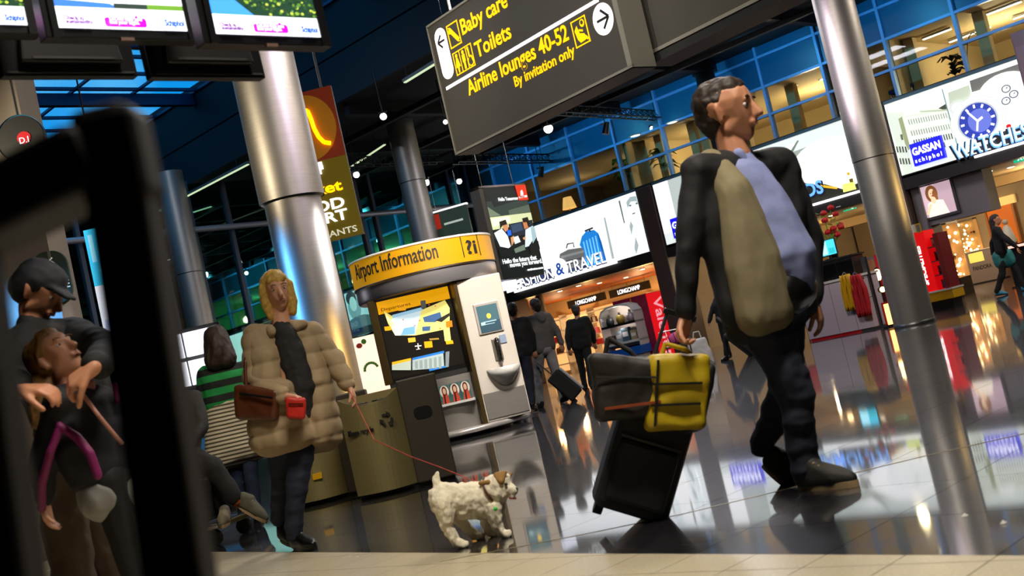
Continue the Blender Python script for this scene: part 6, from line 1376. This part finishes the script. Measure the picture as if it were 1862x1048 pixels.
blob('collar', COAT, wom, [[(C1(nk, -.03, -.07, -.01), .04), (C1(nk, -.06, 0, .01), .045), (C1(nk, -.03, .07, -.01), .04)], [(C1(nk, .03, .08, -.03), .035), (C1(nk, -.03, .07, -.01), .04), (C1(nk, .05, .13, -.02), .025)], [(C1(nk, .03, -.07, -.03), .035), (C1(nk, -.03, -.07, -.01), .04)]], .009, .005, 12, 1)
blob('dark_sweater', mat('charcoal_sweater', '222021', .85, 0, .25, 16, .2), wom, [[(C1(nk, .02, 0, -.05), .07), (C1(ch, .055, .03), .09), (C1(wa, .085, .05), .085), (C1(pv, .06, .06, .02), .08)], [(nk, .058), (C1(nk, .02, 0, -.05), .07)]], .009, .010, 12, 2)
blob('jeans', mat('dark_jeans', '161c2e', .8, 0, .2, 12, .15), wom, [[(C1(pv, 0, -.03), .12), (C1(pv, 0, .05), .12), (Rh, .10), (Lh, .10)]] + limb((Rh, .098), (Rk, .068), (Ra, .052)) + limb((Lh, .098), (Lk, .068), (V((La.x, La.y, .11)), .054)), .010, .010, 8, 2, stretch=1.8)
BOOT = mat('black_boot', '0a0a0b', .35)
h0 = atz(527, 985); h0 = V((La.x - .03, La.y + .05, 0)); shoe(wom, h0, h0 + V((.17, -.17, 0)), 1.0, BOOT, BLKPL); shoe(wom, V((Ra.x - .03, Ra.y + .06, .05)), V((Ra.x + .12, Ra.y - .12, 0)), 1.0, BOOT, BLKPL, V((.2, -.1, 1)))
t = thing('shoulder_bag', 'soft dark brown shoulder bag hanging at the blonde woman\'s side', 'bag', V(M(462, 745, -.22)))
blob('body', mat('brown_leather', '2a1c12', .5, 0, .2, 8, .1), t, [[(M(432, 706, -.16), .03), (M(500, 716, -.24), .03), (M(440, 752, -.16), .04), (M(496, 756, -.22), .035)]], .009, .010, 8, 2); O = V(t.location)
MB().tube([M(448, 706, -.16) - O, M(446, 660, -.12) - O, M(456, 604, -.04) - O, M(470, 596, .06) - O], .011, 8).build('shoulder_strap', MATS['brown_leather'], t); MB().bar(M(436, 716, -.21) - O, M(496, 724, -.29) - O, .012).build('flap_edge', BLACK, t)
t = thing('red_wallet', 'small red pouch in the blonde woman\'s hand', 'pouch', V(M(538, 745, -.30)))
blob('body', mat('red_pouch', 'c8281c', .5, 0, .1, 12), t, [[(M(524, 728, -.30), .018), (M(552, 728, -.30), .018), (M(526, 756, -.30), .018), (M(550, 758, -.30), .018)]], .006, .004, 14, 2); MB().bar(M(524, 735, -.325) - V(t.location), M(552, 735, -.325) - V(t.location), .006).build('zip', CHROME, t)

# ---------------------------------------------------------------- person in the green striped top, seen from behind
YG = 10.0
M = lambda x, y, dy=0.0: at(x, y, YG + dy)
grn = person('g', 'long-haired person in green striped top and long black-and-white striped tunic', (M(440, 930).x, YG))
hc = M(394, 622); hf = V((-.3, .95, -.05)); hu = V((0, 0, 1)); nk = M(402, 660); ch, wa, pv = M(410, 690), M(420, 735), M(432, 790); F_ = V((-.2, .98, 0)); Lf_ = V((-.98, -.2, 0))
Rs, Ls = M(446, 672, .02), M(372, 680, 0); Re, Rw = M(462, 730, .02), M(462, 775, .12); Le, Lw = M(366, 725, -.02), M(376, 768, .14)
Rh, Lh = M(446, 800), M(418, 802); Rk, Ra = M(456, 858, -.02), M(462, 912, .02); Lk, La = M(428, 860, .02), M(440, 915, .08)
body = headgroups(hc, hf, hu, .96, nk) + [[(nk, .05), (ch, .09)], [(ch, .09), (pv, .11)]] + limb((Rs, .04), (Re, .034), (Rw, .024)) + limb((Ls, .04), (Le, .034), (Lw, .024)) + limb((Rh, .06), (Rk, .042), (Ra, .03)) + limb((Lh, .06), (Lk, .042), (La, .03)) + hand(Rw, V((.1, .1, -1)), V((0, 1, 0)), 1, .4, 1) + hand(Lw, V((0, .3, -1)), V((0, 1, 0)), 1, .4, -1)
blob('body', SKIN, grn, body, .009, smooth=1)
BRH = mat('hair_brown', '2c1a12', .6, 0, .25, 30, .25)
blob('hair', BRH, grn, [[(hc + hu * .045, .108), (hc - hf * .03 - hu * .05, .112), (hc - hf * .05 - hu * .17 - Lf_ * .05, .09), (hc - hf * .05 - hu * .17 + Lf_ * .05, .09)]], .011, .010, 22, 1, stretch=.35)
GST = stripes('green_dark_stripes', '14181a', '16944a', 2.6); BWS = stripes('black_white_stripes', '4c443a', 'cfc4b0', 9.5, sharp=.42)
C1 = lambda p, f, l, z=0: p + F_ * f + Lf_ * l + V((0, 0, z))
blob('green_top', GST, grn, [[(Rs, .07), (Ls, .07), (C1(ch, 0, -.1), .11), (C1(ch, 0, .1), .11)], [(C1(ch, 0, -.1), .11), (C1(ch, 0, .1), .11), (C1(wa, 0, -.11, .03), .115), (C1(wa, 0, .11, .03), .115)]] + limb((Rs, .07), (Re, .058), (Rw, .042)) + limb((Ls, .07), (Le, .058), (Lw, .042)), .012, .010, 8, 2)
blob('striped_tunic', BWS, grn, [[(C1(wa, 0, -.10, .0), .12), (C1(wa, 0, .10, .0), .12), (C1(pv, -.03, -.14, -.12), .14), (C1(pv, -.03, .17, -.14), .14)]], .012, .010, 7, 2)
blob('jeans', mat('blue_jeans', '1c2844', .8, 0, .2, 12, .1), grn, [[(C1(pv, 0, -.03), .11), (C1(pv, 0, .05), .11), (Rh, .09), (Lh, .09)]] + limb((Rh, .092), (Rk, .066), (V((Ra.x, Ra.y, .10)), .052)) + limb((Lh, .092), (Lk, .066), (V((La.x, La.y, .10)), .052)), .012, .009, 8, 2)
for A_ in (Ra, La): shoe(grn, V((A_.x, A_.y - .07, 0)), V((A_.x - .03, A_.y + .17, 0)), .95, BOOT, BLKPL)

# ---------------------------------------------------------------- seated person: only legs and trainers show right of the black post
t = thing('luggage_trolley', 'black luggage trolley mostly hidden behind the black post, with a pale steel base', 'trolley', (at(330, 900, 8.9).x, 8.9, 0), radians(-15))
MB().box(-.30, .30, -.25, .25, .18, .50).build('black_crate', BLKPL, t, .02); MB().box(-.34, .42, -.28, .28, .12, .16).build('steel_base', CHROME, t, .01); MB().box(-.32, -.28, -.25, .25, .16, .95).build('push_frame', BLKPL, t, .01)
for x in (-.28, .34):
    for y in (-.22, .22): MB().cyl((x, y - .02, .06), (x, y + .02, .06), .06, 14).build('wheel', BLACK, t)
YS = 8.75
M = lambda x, y, dy=0.0: at(x, y, YS + dy)
sit = person('s', 'seated person in black trousers and grey trainers, mostly hidden behind the black post', (M(330, 930).x, YS))
pv = V((M(322, 800).x, YS + .1, .64)); ch = pv + V((-.03, .06, .34)); nk = pv + V((-.02, .04, .52)); hc = nk + V((.01, -.02, .17)); hf = V((.6, -.8, 0)); hu = V((0, 0, 1))
Lk = M(388, 850, -.1); La = M(432, 912, -.12); Rk = M(375, 862, .1); Ra = M(412, 930, .08)
Ls_, Rs_ = nk + V((.16, .05, -.05)), nk + V((-.16, .0, -.05)); le, lw = nk + V((.2, -.05, -.28)), nk + V((.1, -.22, -.42)); re, rw = nk + V((-.2, -.1, -.28)), nk + V((-.06, -.26, -.42))
blob('body', SKIN, sit, headgroups(hc, hf, hu, .95, nk) + [[(nk, .05), (ch, .09)], [(ch, .09), (pv, .11)]] + limb((pv, .07), (Lk, .045), (La, .032)) + limb((pv, .07), (Rk, .045), (Ra, .032)) + limb((Ls_, .04), (le, .034), (lw, .024)) + limb((Rs_, .04), (re, .034), (rw, .024)) + hand(lw, V((0, -1, -.4)), V((0, 0, -1)), .9, .5) + hand(rw, V((0, -1, -.4)), V((0, 0, -1)), .9, .5, -1), .010, smooth=1)
blob('hair', BRH, sit, [[(hc + hu * .05 - hf * .03, .09), (hc - hf * .05 - hu * .05, .07)]], .011, .006, 24, 1)
blob('dark_jacket', JACK, sit, [[(Ls_, .065), (Rs_, .065), (ch, .12), (pv + V((0, 0, .1)), .14)]] + limb((Ls_, .062), (le, .055), (lw, .042)) + limb((Rs_, .062), (re, .055), (rw, .042)), .012, .01, 8, 2)
blob('black_trousers', mat('black_trousers', '0d0d10', .85, 0, .2, 12, .1), sit, [[(pv, .14), (pv + V((.05, -.05, 0)), .13)]] + limb((pv + V((.06, -.04, 0)), .11), (Lk, .08), (La + (Lk - La) * .12, .066)) + limb((pv + V((-.04, -.06, 0)), .11), (Rk, .08), (Ra + (Rk - Ra) * .12, .066)), .011, .010, 8, 2)
blob('orange_sock', mat('orange_cuff', '9a4a24', .8), sit, [[(La + (Lk - La) * .14, .058), (La + (Lk - La) * .02, .048)]], .008, smooth=1)
GT = mat('grey_trainer', '4c4a40', .7, 0, .3, 16); d = V((.78, -.25, -.62)).normalized()
shoe(sit, La + V((-.03, .02, -.03)), La + V((-.03, .02, -.03)) + d * .29, 1.05, GT, mat('pale_tan_sole', 'a08868', .6), V((.6, -.1, .8)), lace=mat('grey_lace', '9a988c', .7))
shoe(sit, Ra + V((0, 0, -.06)), Ra + V((0, 0, -.06)) + V((.02, -.26, -.04)), 1.0, mat('tan_grey_trainer', '6a6252', .7, 0, .3, 16), MATS['pale_tan_sole'], lace=MATS['grey_lace'])

# ---------------------------------------------------------------- the man with a cap bending over the girl, and the girl
YC = 4.95
M = lambda x, y, dy=0.0: at(x, y, YC + dy)
capm = person('c', 'man with grey cap and dark jacket bending over the girl, behind the black barrier', (M(120, 1048).x + .05, YC + .1))
hc = M(72, 532); hf = V((.8, -.2, -.6)); hu = V((.45, 0, .9)); nk = M(62, 590); pv = V((M(105, 800).x, YC + .25, .98)); ch = M(95, 640, .1); F_ = V((.95, -.25, 0)); Lf_ = V((.25, .95, 0))
Rs, Ls = M(52, 620, -.16), M(128, 608, .18); Re, Rw = M(22, 690, -.35), M(34, 712, -.62); Le, Lw = M(196, 642, -.32), M(172, 668, -.64)
Rh, Lh = pv + V((-.03, -.09, -.06)), pv + V((.06, .09, -.06)); Rk, Lk = M(115, 935, .05), M(140, 930, .25); Ra, La = V((Rk.x - .02, Rk.y + .02, .10)), V((Lk.x + .12, Lk.y + .05, .10))
blob('body', SKIN, capm, headgroups(hc, hf, hu, 1.0, nk) + [[(nk, .06), (ch, .10)], [(ch, .11), (pv, .12)]] + limb((Rs, .045), (Re, .038), (Rw, .028)) + limb((Ls, .045), (Le, .038), (Lw, .028)) + limb((Rh, .07), (Rk, .05), (Ra, .035)) + limb((Lh, .07), (Lk, .05), (La, .035)) + hand(Rw, V((1, -.1, -.15)), V((.1, .2, -1)), 1.15, .55, -1) + hand(Lw, V((-.85, -.1, -.35)), V((.0, .6, -1)), 1.15, .8, 1), .007, smooth=1)
face(capm, hc, hf, hu, 1.0)
r_ = hf.cross(hu).normalized(); hfn = hf.normalized()
blob('cap', mat('grey_cap', '2e3038', .8, 0, .15, 12, .15), capm, [[(hc - hfn * .03 + hu * .05, .096), (hc + hfn * .03 + hu * .06, .082), (hc - hfn * .06, .085)], [(hc + hfn * .07 + hu * .055 + r_ * .05, .014), (hc + hfn * .07 + hu * .055 - r_ * .05, .014), (hc + hfn * .155 + hu * .035 + r_ * .03, .009), (hc + hfn * .155 + hu * .035 - r_ * .03, .009)]], .008, .004, 14, 1)
C1 = lambda p, f, l, z=0: p + F_ * f + Lf_ * l + V((0, 0, z))
blob('dark_jacket', mat('black_coat', '0b0b0d', .8, 0, .2, 8, .1), capm, [[(Rs, .085), (Ls, .085), (C1(ch, -.02, -.12), .12), (C1(ch, -.02, .12), .12)], [(C1(ch, -.02, -.12), .12), (C1(ch, -.02, .12), .12), (C1(pv, 0, -.1, .08), .14), (C1(pv, 0, .1, .08), .14)], [(nk, .07), (ch, .12)]] + limb((Rs, .085), (Re, .07), (Rw + (Re - Rw) * .1, .05)) + limb((Ls, .085), (Le, .075), (Lw + (Le - Lw) * .12, .055)), .010, .014, 6, 2)
blob('brown_trousers', mat('brown_trousers', '4a3a2a', .85, 0, .12, 8, .1), capm, [[(C1(pv, 0, -.08, 0), .14), (C1(pv, 0, .08, 0), .14), (Rh, .12), (Lh, .12)]] + limb((Rh, .125), (Rk, .10), (Ra, .085)) + limb((Lh, .12), (Lk, .10), (La, .085)), .010, .012, 7, 2, stretch=1.5)
for A_ in (Ra, La): shoe(capm, V((A_.x - .06, A_.y + .02, 0)), V((A_.x + .20, A_.y - .06, 0)), 1.1, SHOEM, BLKPL)

YK = 4.55
M = lambda x, y, dy=0.0: at(x, y, YK + dy)
girl = person('k', 'girl in navy jacket with magenta trim looking up, behind the black barrier', (M(215, 1100).x, YK))
hc = M(104, 652); hf = V((.72, -.42, .50)); hu = V((-.45, .10, .85)); nk = M(128, 705); ch, wa, pv = M(150, 745), M(170, 800), M(190, 850); F_ = V((.88, -.48, 0)); Lf_ = V((.48, .88, 0))
Rs, Ls = M(112, 728, -.12), M(180, 722, .12); Re, Rw = M(78, 850, -.12), M(80, 912, -.10); Le, Lw = M(226, 778, .1), M(268, 792, .02)
Rh, Lh = M(196, 875, -.05), M(222, 872, .05); Rk, Lk = M(232, 1010, -.04), M(262, 1008, .05); Ra, La = V((Rk.x + .04, Rk.y + .02, .07)), V((Lk.x + .04, Lk.y + .05, .07))
blob('body', SKINP, girl, headgroups(hc, hf, hu, .92, nk) + [[(nk, .042), (ch, .08)], [(ch, .08), (pv, .09)]] + limb((Rs, .034), (Re, .028), (Rw, .020)) + limb((Ls, .034), (Le, .028), (Lw, .020)) + limb((Rh, .05), (Rk, .036), (Ra, .026)) + limb((Lh, .05), (Lk, .036), (La, .026)) + hand(Rw, V((.05, 0, -1)), V((.8, 0, 0)), .8, .4, 1) + hand(Lw, V((.1, -.1, -1)), V((-.8, 0, 0)), .8, .4, -1), .0062, smooth=1)
face(girl, hc, hf, hu, .92, mat('brow_light', '7a5a34', .8))
GH = mat('hair_light_brown', '8a6434', .55, 0, .35, 40, .3); hfn = hf.normalized(); hun = (hu - hfn * hu.dot(hfn)).normalized(); r_ = hfn.cross(hun)
blob('hair', GH, girl, [[(hc - hfn * .035 + hun * .045, .086), (hc + hfn * .01 + hun * .06, .07), (hc - hfn * .06 - hun * .02, .075)], [(hc - hfn * .06 - hun * .02, .07), (M(78, 705, -.02), .05), (M(74, 740, -.05), .045)], [(M(74, 740, -.05), .045), (M(72, 772, -.06), .03), (M(98, 775, -.06), .014)], [(M(74, 740, -.05), .04), (M(62, 776, -.06), .014)]], .008, .010, 30, 1, stretch=.35)
NAVJ = mat('navy_jacket', '090b17', .75, 0, .15, 8, .08); MAGT = mat('magenta_trim', '7a0f58', .6)
C1 = lambda p, f, l, z=0: p + F_ * f + Lf_ * l + V((0, 0, z))
blob('navy_jacket', NAVJ, girl, [[(Rs, .062), (Ls, .062), (C1(ch, 0, -.08), .09), (C1(ch, 0, .08), .09)], [(C1(ch, 0, -.08), .09), (C1(ch, 0, .08), .09), (C1(wa, 0, -.09), .10), (C1(wa, 0, .09), .10)], [(C1(wa, 0, -.09), .10), (C1(wa, 0, .09), .10), (C1(pv, 0, -.06, -.0), .10), (C1(pv, 0, .06, -.0), .10)], [(nk, .05), (ch, .09)]] + limb((Rs, .062), (Re, .054), (Rw + (Re - Rw) * .1, .04)) + limb((Ls, .062), (Le, .054), (Lw, .042)), .009, .010, 8, 2)
O = V(girl.location)
def trim(pts, r, nm='magenta_trim'): return blob(nm, MAGT, girl, [[(a, r), (b, r)] for a, b in zip(pts[:-1], pts[1:])], .007, smooth=1)
trim([M(110, 775, -.20), M(92, 822, -.21), M(76, 880, -.17), M(76, 925, -.14)], .017); trim([M(108, 775, -.20), M(140, 795, -.20), M(164, 825, -.21), M(178, 865, -.20)], .018); trim([M(208, 700, .02), M(213, 730, .0)], .012)
blob('pale_collar', mat('pinkish_collar', 'a86a64', .8), girl, [[(C1(nk, .04, -.05, -.01), .032), (C1(nk, .06, .03, -.01), .032)], [(C1(nk, .06, .03, -.01), .032), (C1(nk, -.02, .07, .0), .034)]], .008, .004, 14, 1)
MB().tube([M(146, 712, -.22) - O, M(180, 757, -.22) - O, M(222, 808, -.18) - O], .008, 8).build('pink_strap', mat('pink_strap', 'b07a6c', .6), girl)
blob('grey_shirt_hem', mat('grey_shirt', '8a8a88', .8, 0, .08, 10), girl, [[(C1(pv, .0, -.05, -.07), .082), (C1(pv, .0, .05, -.07), .082), (C1(pv, .02, -.06, -.12), .088), (C1(pv, .03, .06, -.12), .088)]], .009, .006, 9, 2)
blob('black_leggings', mat('black_leggings', '0b0b0e', .8), girl, [[(C1(pv, 0, -.04, -.06), .085), (C1(pv, 0, .04, -.06), .085), (Rh, .075), (Lh, .075)]] + limb((Rh, .076), (Rk, .054), (Ra, .04)) + limb((Lh, .076), (Lk, .054), (La, .04)), .009, .004, 8, 2)
for A_ in (Ra, La): shoe(girl, V((A_.x - .05, A_.y + .02, 0)), V((A_.x + .15, A_.y - .07, 0)), .85, BOOT, BLKPL)

# ---------------------------------------------------------------- generic far figures
def far_person(label, head, foot, top_m, leg_m, shoe_m, Y, fdir, stride=.25, hairm=HAIRD, armswing=.15, lean=0.0, skirt=None, bend=0.0, hood=None, long_hair=False, bag=None):
    hx_, fx = at(*head, Y), atz(*foot); fx = at(foot[0], foot[1], Y)
    H = hx_.z; k = H / 1.75; f = V(fdir).normalized(); l = V((-f.y, f.x, 0)); base = V(((hx_.x) * .5 + fx.x * .5, Y, 0))
    t = person('p', label, base); up = V((0, 0, 1)); ln = (hx_ - base); ln.z = 0
    G = lambda a, b, z: base + f * a * k + l * b * k + up * z * k + ln * (z / 1.75)
    pv, wa, ch, nk, hc = G(0, 0, .95), G(0, 0, 1.1), G(.0, 0, 1.30), G(.0, 0, 1.48), G(.02, 0, 1.64)
    Ls, Rs = G(0, .18, 1.43), G(0, -.18, 1.43); Le, Re = G(-armswing, .24, 1.16), G(armswing, -.24, 1.16); Lw, Rw = G(-armswing * 1.2 + bend, .24, .93 + bend * .8), G(armswing * 1.8 + bend, -.22, .95 + bend * .8)
    Lh, Rh = G(0, .09, .92), G(0, -.09, .92); Lk, Rk = G(stride * .7, .1, .50), G(-stride * .25, -.1, .50); La, Ra = G(stride, .1, .09), G(-stride, -.1, .12)
    s = k
    blob('body', SKIN, t, headgroups(hc, f, up, s, nk) + [[(nk, .055 * s), (ch, .10 * s)], [(ch, .10 * s), (pv, .11 * s)]] + limb((Rs, .045 * s), (Re, .036 * s), (Rw, .026 * s)) + limb((Ls, .045 * s), (Le, .036 * s), (Lw, .026 * s)) + limb((Rh, .065 * s), (Rk, .046 * s), (Ra, .033 * s)) + limb((Lh, .065 * s), (Lk, .046 * s), (La, .033 * s)) + hand(Lw, up * -1, f, s, .4, 1) + hand(Rw, up * -1, f, s, .4, -1), .011, smooth=1)
    hg = [[(hc - f * .03 * s + up * .045 * s, .092 * s), (hc + f * .02 * s + up * .065 * s, .072 * s)], [(hc - f * .055 * s, .078 * s), (hc - f * .05 * s - up * .05 * s, .06 * s)]]
    if long_hair: hg.append([(hc - f * .06 * s, .08 * s), (hc - f * .08 * s - up * .28 * s, .06 * s)])
    blob('hair', hairm, t, hg, .012, .006, 22, 1)
    c = lambda p, a, b, z=0: p + f * a * s + l * b * s + up * z * s
    blob('top', top_m, t, [[(Ls, .078 * s), (Rs, .078 * s), (c(ch, 0, .1), .12 * s), (c(ch, 0, -.1), .12 * s)], [(c(ch, 0, .1), .12 * s), (c(ch, 0, -.1), .12 * s), (c(pv, 0, .1, .0), .125 * s), (c(pv, 0, -.1, .0), .125 * s)]] + limb((Ls, .075 * s), (Le, .062 * s), (Lw, .045 * s)) + limb((Rs, .075 * s), (Re, .062 * s), (Rw, .045 * s)) + ([[(c(nk, -.06, .05), .06 * s), (c(nk, -.06, -.05), .06 * s), (c(nk, -.09, 0, -.08), .06 * s)]] if hood else []), .013, .012, 7, 2)
    blob('trousers', leg_m, t, [[(c(pv, 0, .05, -.02), .125 * s), (c(pv, 0, -.05, -.02), .125 * s), (Lh, .10 * s), (Rh, .10 * s)]] + limb((Lh, .102 * s), (Lk, .075 * s), (La, .06 * s)) + limb((Rh, .102 * s), (Rk, .075 * s), (Ra, .06 * s)), .013, .010, 7, 2)
    for a, z in ((La, 0), (Ra, .03 * s)): shoe(t, V((a.x, a.y, z)) - f * .06 * s, V((a.x, a.y, 0)) + f * .20 * s, s, shoe_m, BLKPL)
    return t
GREYH = mat('grey_hoodie', '5e5a58', .85, 0, .15, 8, .1); GRAYP = mat('pale_grey_trousers', '8c8a8c', .85, 0, .1, 8, .1); BLKC = mat('black_cloth', '0c0c0e', .85, 0, .2, 8); DJ = mat('dark_blue_jeans', '12182a', .85, 0, .2, 10)
far_person('person in black jacket and dark jeans just right of the kiosk telephone', (930, 552), (948, 750), BLKC, DJ, BOOT, 18.6, (.25, .97, 0), .10, armswing=.05)
far_person('person in grey hooded top and pale trousers pulling a tilted case', (972, 545), (1000, 742), GREYH, GRAYP, BOOT, 18.9, (-.5, .86, 0), .24, armswing=-.12, hood=True)
far_person('black silhouetted shopper in front of the bright handbag shelves', (1046, 556), (1062, 722), BLKC, BLKC, BOOT, 21.0, (.3, .95, 0), .12, armswing=.1)
far_person('dark-dressed traveller mostly hidden behind the walking man', (1308, 520), (1318, 690), BLKC, BLKC, BOOT, 21.0, (-.8, -.5, 0), .14)
far_person('dark-haired woman in black top and teal shorts hurrying at the right edge', (1806, 392), (1838, 540), BLKC, BLKC, mat('blue_trainer', '2a8ab0', .5), 21.3, (.8, -.5, 0), .26, long_hair=True, armswing=.2)
far_person('shop assistant with dark hair behind the grey branded counter', (1788, 400), (1815, 500), BLKC, BLKC, BOOT, 35.6, (-.5, -.85, 0), .05)
far_person('distant person in black boots seen between the legs at left', (92, 690), (162, 915), BLKC, BLKC, BOOT, 22.5, (.4, -.9, 0), .12)
# teal shorts as garment of the hurrying woman
p = [o for o in COL.objects if o.get('label', '').startswith('dark-haired woman')][0]
q = at(1824, 468, 21.3); blob('teal_shorts', mat('teal_cloth', '2f7f80', .7), p, [[(q + V((-.07, 0, .03)), .125), (q + V((.07, 0, .03)), .125), (q + V((-.06, 0, -.08)), .13), (q + V((.08, 0, -.08)), .13)]], .013, .006, 8, 1)

def rollcase(label, a, b, Y, wd, th, m, lidm, handle):
    """a = wheel end, b = upper end in the photograph"""
    A_, B_ = at(*a, Y), at(*b, Y); axx = (B_ - A_); L = axx.length; axx.normalize(); A_.z = max(A_.z, .03)
    rx = V((0, 1, 0)).cross(axx).normalized(); ay = axx.cross(rx); Rm = Matrix((rx, ay, axx)).transposed().to_4x4(); t = thing('suitcase', label, 'suitcase', (A_.x, Y, 0)); Rm = Matrix.Translation((0, 0, A_.z)) @ Rm
    for nm, mb, mm, bv in (('shell', MB().box(-th / 2, th / 2, -wd / 2, wd / 2, .03, L), m, .03), ('lid', MB().box(th / 2, th / 2 + .05, -wd / 2 + .01, wd / 2 - .01, .04, L - .01), lidm, .03), ('handle', MB().tube([(0, -.08, L), (0, -.08, L + handle), (0, .08, L + handle), (0, .08, L)], .011, 8), STEELD, 0)):
        o = mb.build(nm, mm, t, bv); o.matrix_local = Rm
    for y in (-wd / 2 + .05, wd / 2 - .05): o = MB().cyl((-th / 2 + .03, y - .02, .0), (-th / 2 + .03, y + .02, .0), .05, 14).build('wheel', BLACK, t); o.matrix_local = Rm
    return t
rollcase('black tilted case with pale lid pulled by the person in grey', (1052, 722), (1004, 682), 18.7, .34, .26, CASE, mat('white_case', 'c8c4c4', .35), .35)
rollcase('black tilted case on the floor beyond the walking man\'s hip', (1388, 655), (1332, 612), 20.5, .42, .36, CASE, CASE, .3)
q = at(1275, 640, 20.8)
t = thing('tote_bag', 'white tote bag standing behind the yellow bag', 'bag', (q.x, 20.8, 0))
blob('body', mat('white_cloth_bag', 'd8d4d4', .7, 0, .04, 8), t, [[(V((q.x - .14, 20.75, .05)), .05), (V((q.x + .16, 20.75, .05)), .05), (V((q.x - .17, 20.8, .46)), .04), (V((q.x + .10, 20.8, .46)), .04), (V((q.x, 20.95, .1)), .06)]], .012, .010, 6, 2); MB().tube([(-.1, -.02, .46), (-.06, -.02, .62), (.04, -.02, .62), (.06, -.02, .46)], .012, 6).build('handle', WHITE, t)
q = at(1232, 632, 20.0)
t = thing('shopping_basket', 'wire shopping trolley basket holding pink things behind the yellow bag', 'basket', (q.x, 20.0, 0))
MB().box(-.2, .25, -.15, .15, .45, .48).build('basket_floor', STEELD, t)
for x in (-.2, -.1, 0, .1, .25): MB().bar((x, -.15, .46), (x - .05, -.15, .75), .008).build('wire', CHROME, t); MB().bar((x, .15, .46), (x - .05, .15, .75), .008).build('wire', CHROME, t)
for x in (-.18, .22): MB().bar((x, 0, .0), (x, 0, .46), .02).build('leg', STEELD, t)
MB().tube([(-.25, -.15, .75), (.2, -.15, .75), (.2, .15, .75), (-.25, .15, .75), (-.25, -.15, .75)], .008, 6).build('rim', CHROME, t)
tt = thing('pink_hat', 'pink round toy in the wire basket', 'toy', (q.x + .02, 20.0, .48)); MB().sph((0, 0, .12), (.14, .12, .11), 16, 10).build('body', mat('pink_plush', 'e05a9a', .8, 0, .1, 12), tt); MB().sph((.15, 0, .07), (.08, .08, .07), 12, 8).build('red_end', mat('red_plush', 'c03428', .8), tt)

# ---------------------------------------------------------------- the white dog
YD = 5.75
M = lambda x, y, dy=0.0: at(x, y, YD + dy)
dog = thing('dog', 'small fluffy white dog walking right on a red lead', 'dog', (M(850, 980).x, YD, 0))
FUR = mat('white_fur', 'e6dcc4', .9, 0, .08, 9, .35); TANF = mat('tan_fur', '9a7440', .9, 0, .1, 14)
z0 = lambda v: V((v.x, v.y, .014))
rump, mid, chst = M(806, 905), M(842, 908), M(888, 905)
fl, fr = z0(M(916, 978, -.05)), z0(M(893, 972, .08)); hl, hr = z0(M(838, 984, -.06)), z0(M(870, 976, .07))
head = M(908, 884, -.03); muz = M(933, 893, -.07)
g = [[(rump, .076), (mid, .080), (rump + V((.0, 0, -.03)), .074)], [(mid, .080), (mid + V((0, 0, -.03)), .074), (chst, .080), (chst + V((0, 0, -.035)), .076)], [(chst, .074), (M(892, 890, -.02), .064), (head, .058)], [(head, .064), (head + V((.01, 0, .012)), .058), (head + V((-.01, -.01, -.03)), .055)], [(head + V((.02, -.01, -.01)), .042), (muz, .025)], [(head + V((.02, -.01, -.03)), .027), (muz + V((-.008, 0, -.022)), .017)]]
g += limb((M(897, 925, -.05), .046), (M(902, 950, -.055), .031), (fl + V((-.006, 0, .012)), .025), (fl + V((.022, -.01, .0)), .024)) + limb((M(885, 925, .05), .044), (M(884, 950, .07), .030), (fr + V((-.006, 0, .012)), .024), (fr + V((.02, -.01, .0)), .023))
g += limb((M(806, 915, -.045), .062), (M(812, 940, -.06), .044), (M(812, 958, -.06), .030), (hl + V((-.02, 0, .018)), .025), (hl + V((.012, -.01, .0)), .024)) + limb((M(814, 915, .045), .060), (M(830, 938, .06), .042), (M(846, 956, .07), .029), (hr + V((-.02, 0, .016)), .024), (hr + V((.01, -.01, .0)), .023))
g += [[(M(796, 893), .030), (M(793, 876), .021)], [(M(793, 876), .021), (M(795, 862), .012)]]
blob('body', FUR, dog, g, .0055, .007, 48, 1, stretch=.6)
hf = (muz - head).normalized()
blob('ear', TANF, dog, [[(M(903, 866, -.05), .018), (M(918, 860, -.065), .012), (M(911, 876, -.085), .017)]], .005, .003, 30, 1); blob('ear', TANF, dog, [[(M(919, 868, .02), .013), (M(930, 862, .02), .008), (M(921, 876, .015), .012)]], .005, .003, 30, 1)
blob('tan_patch', TANF, dog, [[(M(888, 877, -.068), .012), (M(874, 879, -.062), .012)]], .005, .002, 30, 1)
O = V(dog.location)
MB().sph(muz + V((.018, -.006, .006)) - O, .009, 10, 8).build('nose', BLKPL, dog); MB().sph(M(920, 881, -.092) - O, .0085, 8, 6).build('eye', EYEW, dog); MB().sph(M(926, 881, -.02) - O, .006, 8, 6).build('eye', EYEW, dog)
blob('tongue', mat('tongue', 'a04048', .5), dog, [[(muz + V((-.02, -.005, -.030)), .008), (muz + V((.004, -.006, -.036)), .007)]], .004, smooth=1)
MB().lathe([(.066, -.006), (.075, 0), (.066, .006)], 20).build('collar', mat('dark_collar', '5a2a20', .6), dog).matrix_local = Matrix.Translation(M(893, 892, -.02) - O) @ (M(908, 884, -.03) - M(880, 900, 0)).to_track_quat('Z', 'Y').to_matrix().to_4x4()
MB().sph(M(901, 926, -.115) - O, .010, 10, 8).build('green_tag', mat('green_tag', '3ad040', .4), dog)
t = thing('dog_lead', 'thin red lead slanting down to the white dog', 'lead', M(885, 888, 0))
O = V(t.location); MB().tube([M(636, 712, .9) - O, M(680, 800, .55) - O, M(745, 830, .3) - O, M(800, 850, .15) - O, M(840, 866, .05) - O, M(884, 884, -.02) - O], .0026, 8).build('cord', mat('red_lead', 'a83a22', .6), t); MB().sph(M(884, 884, -.02) - O, .008, 8, 6).build('clip', CHROME, t)
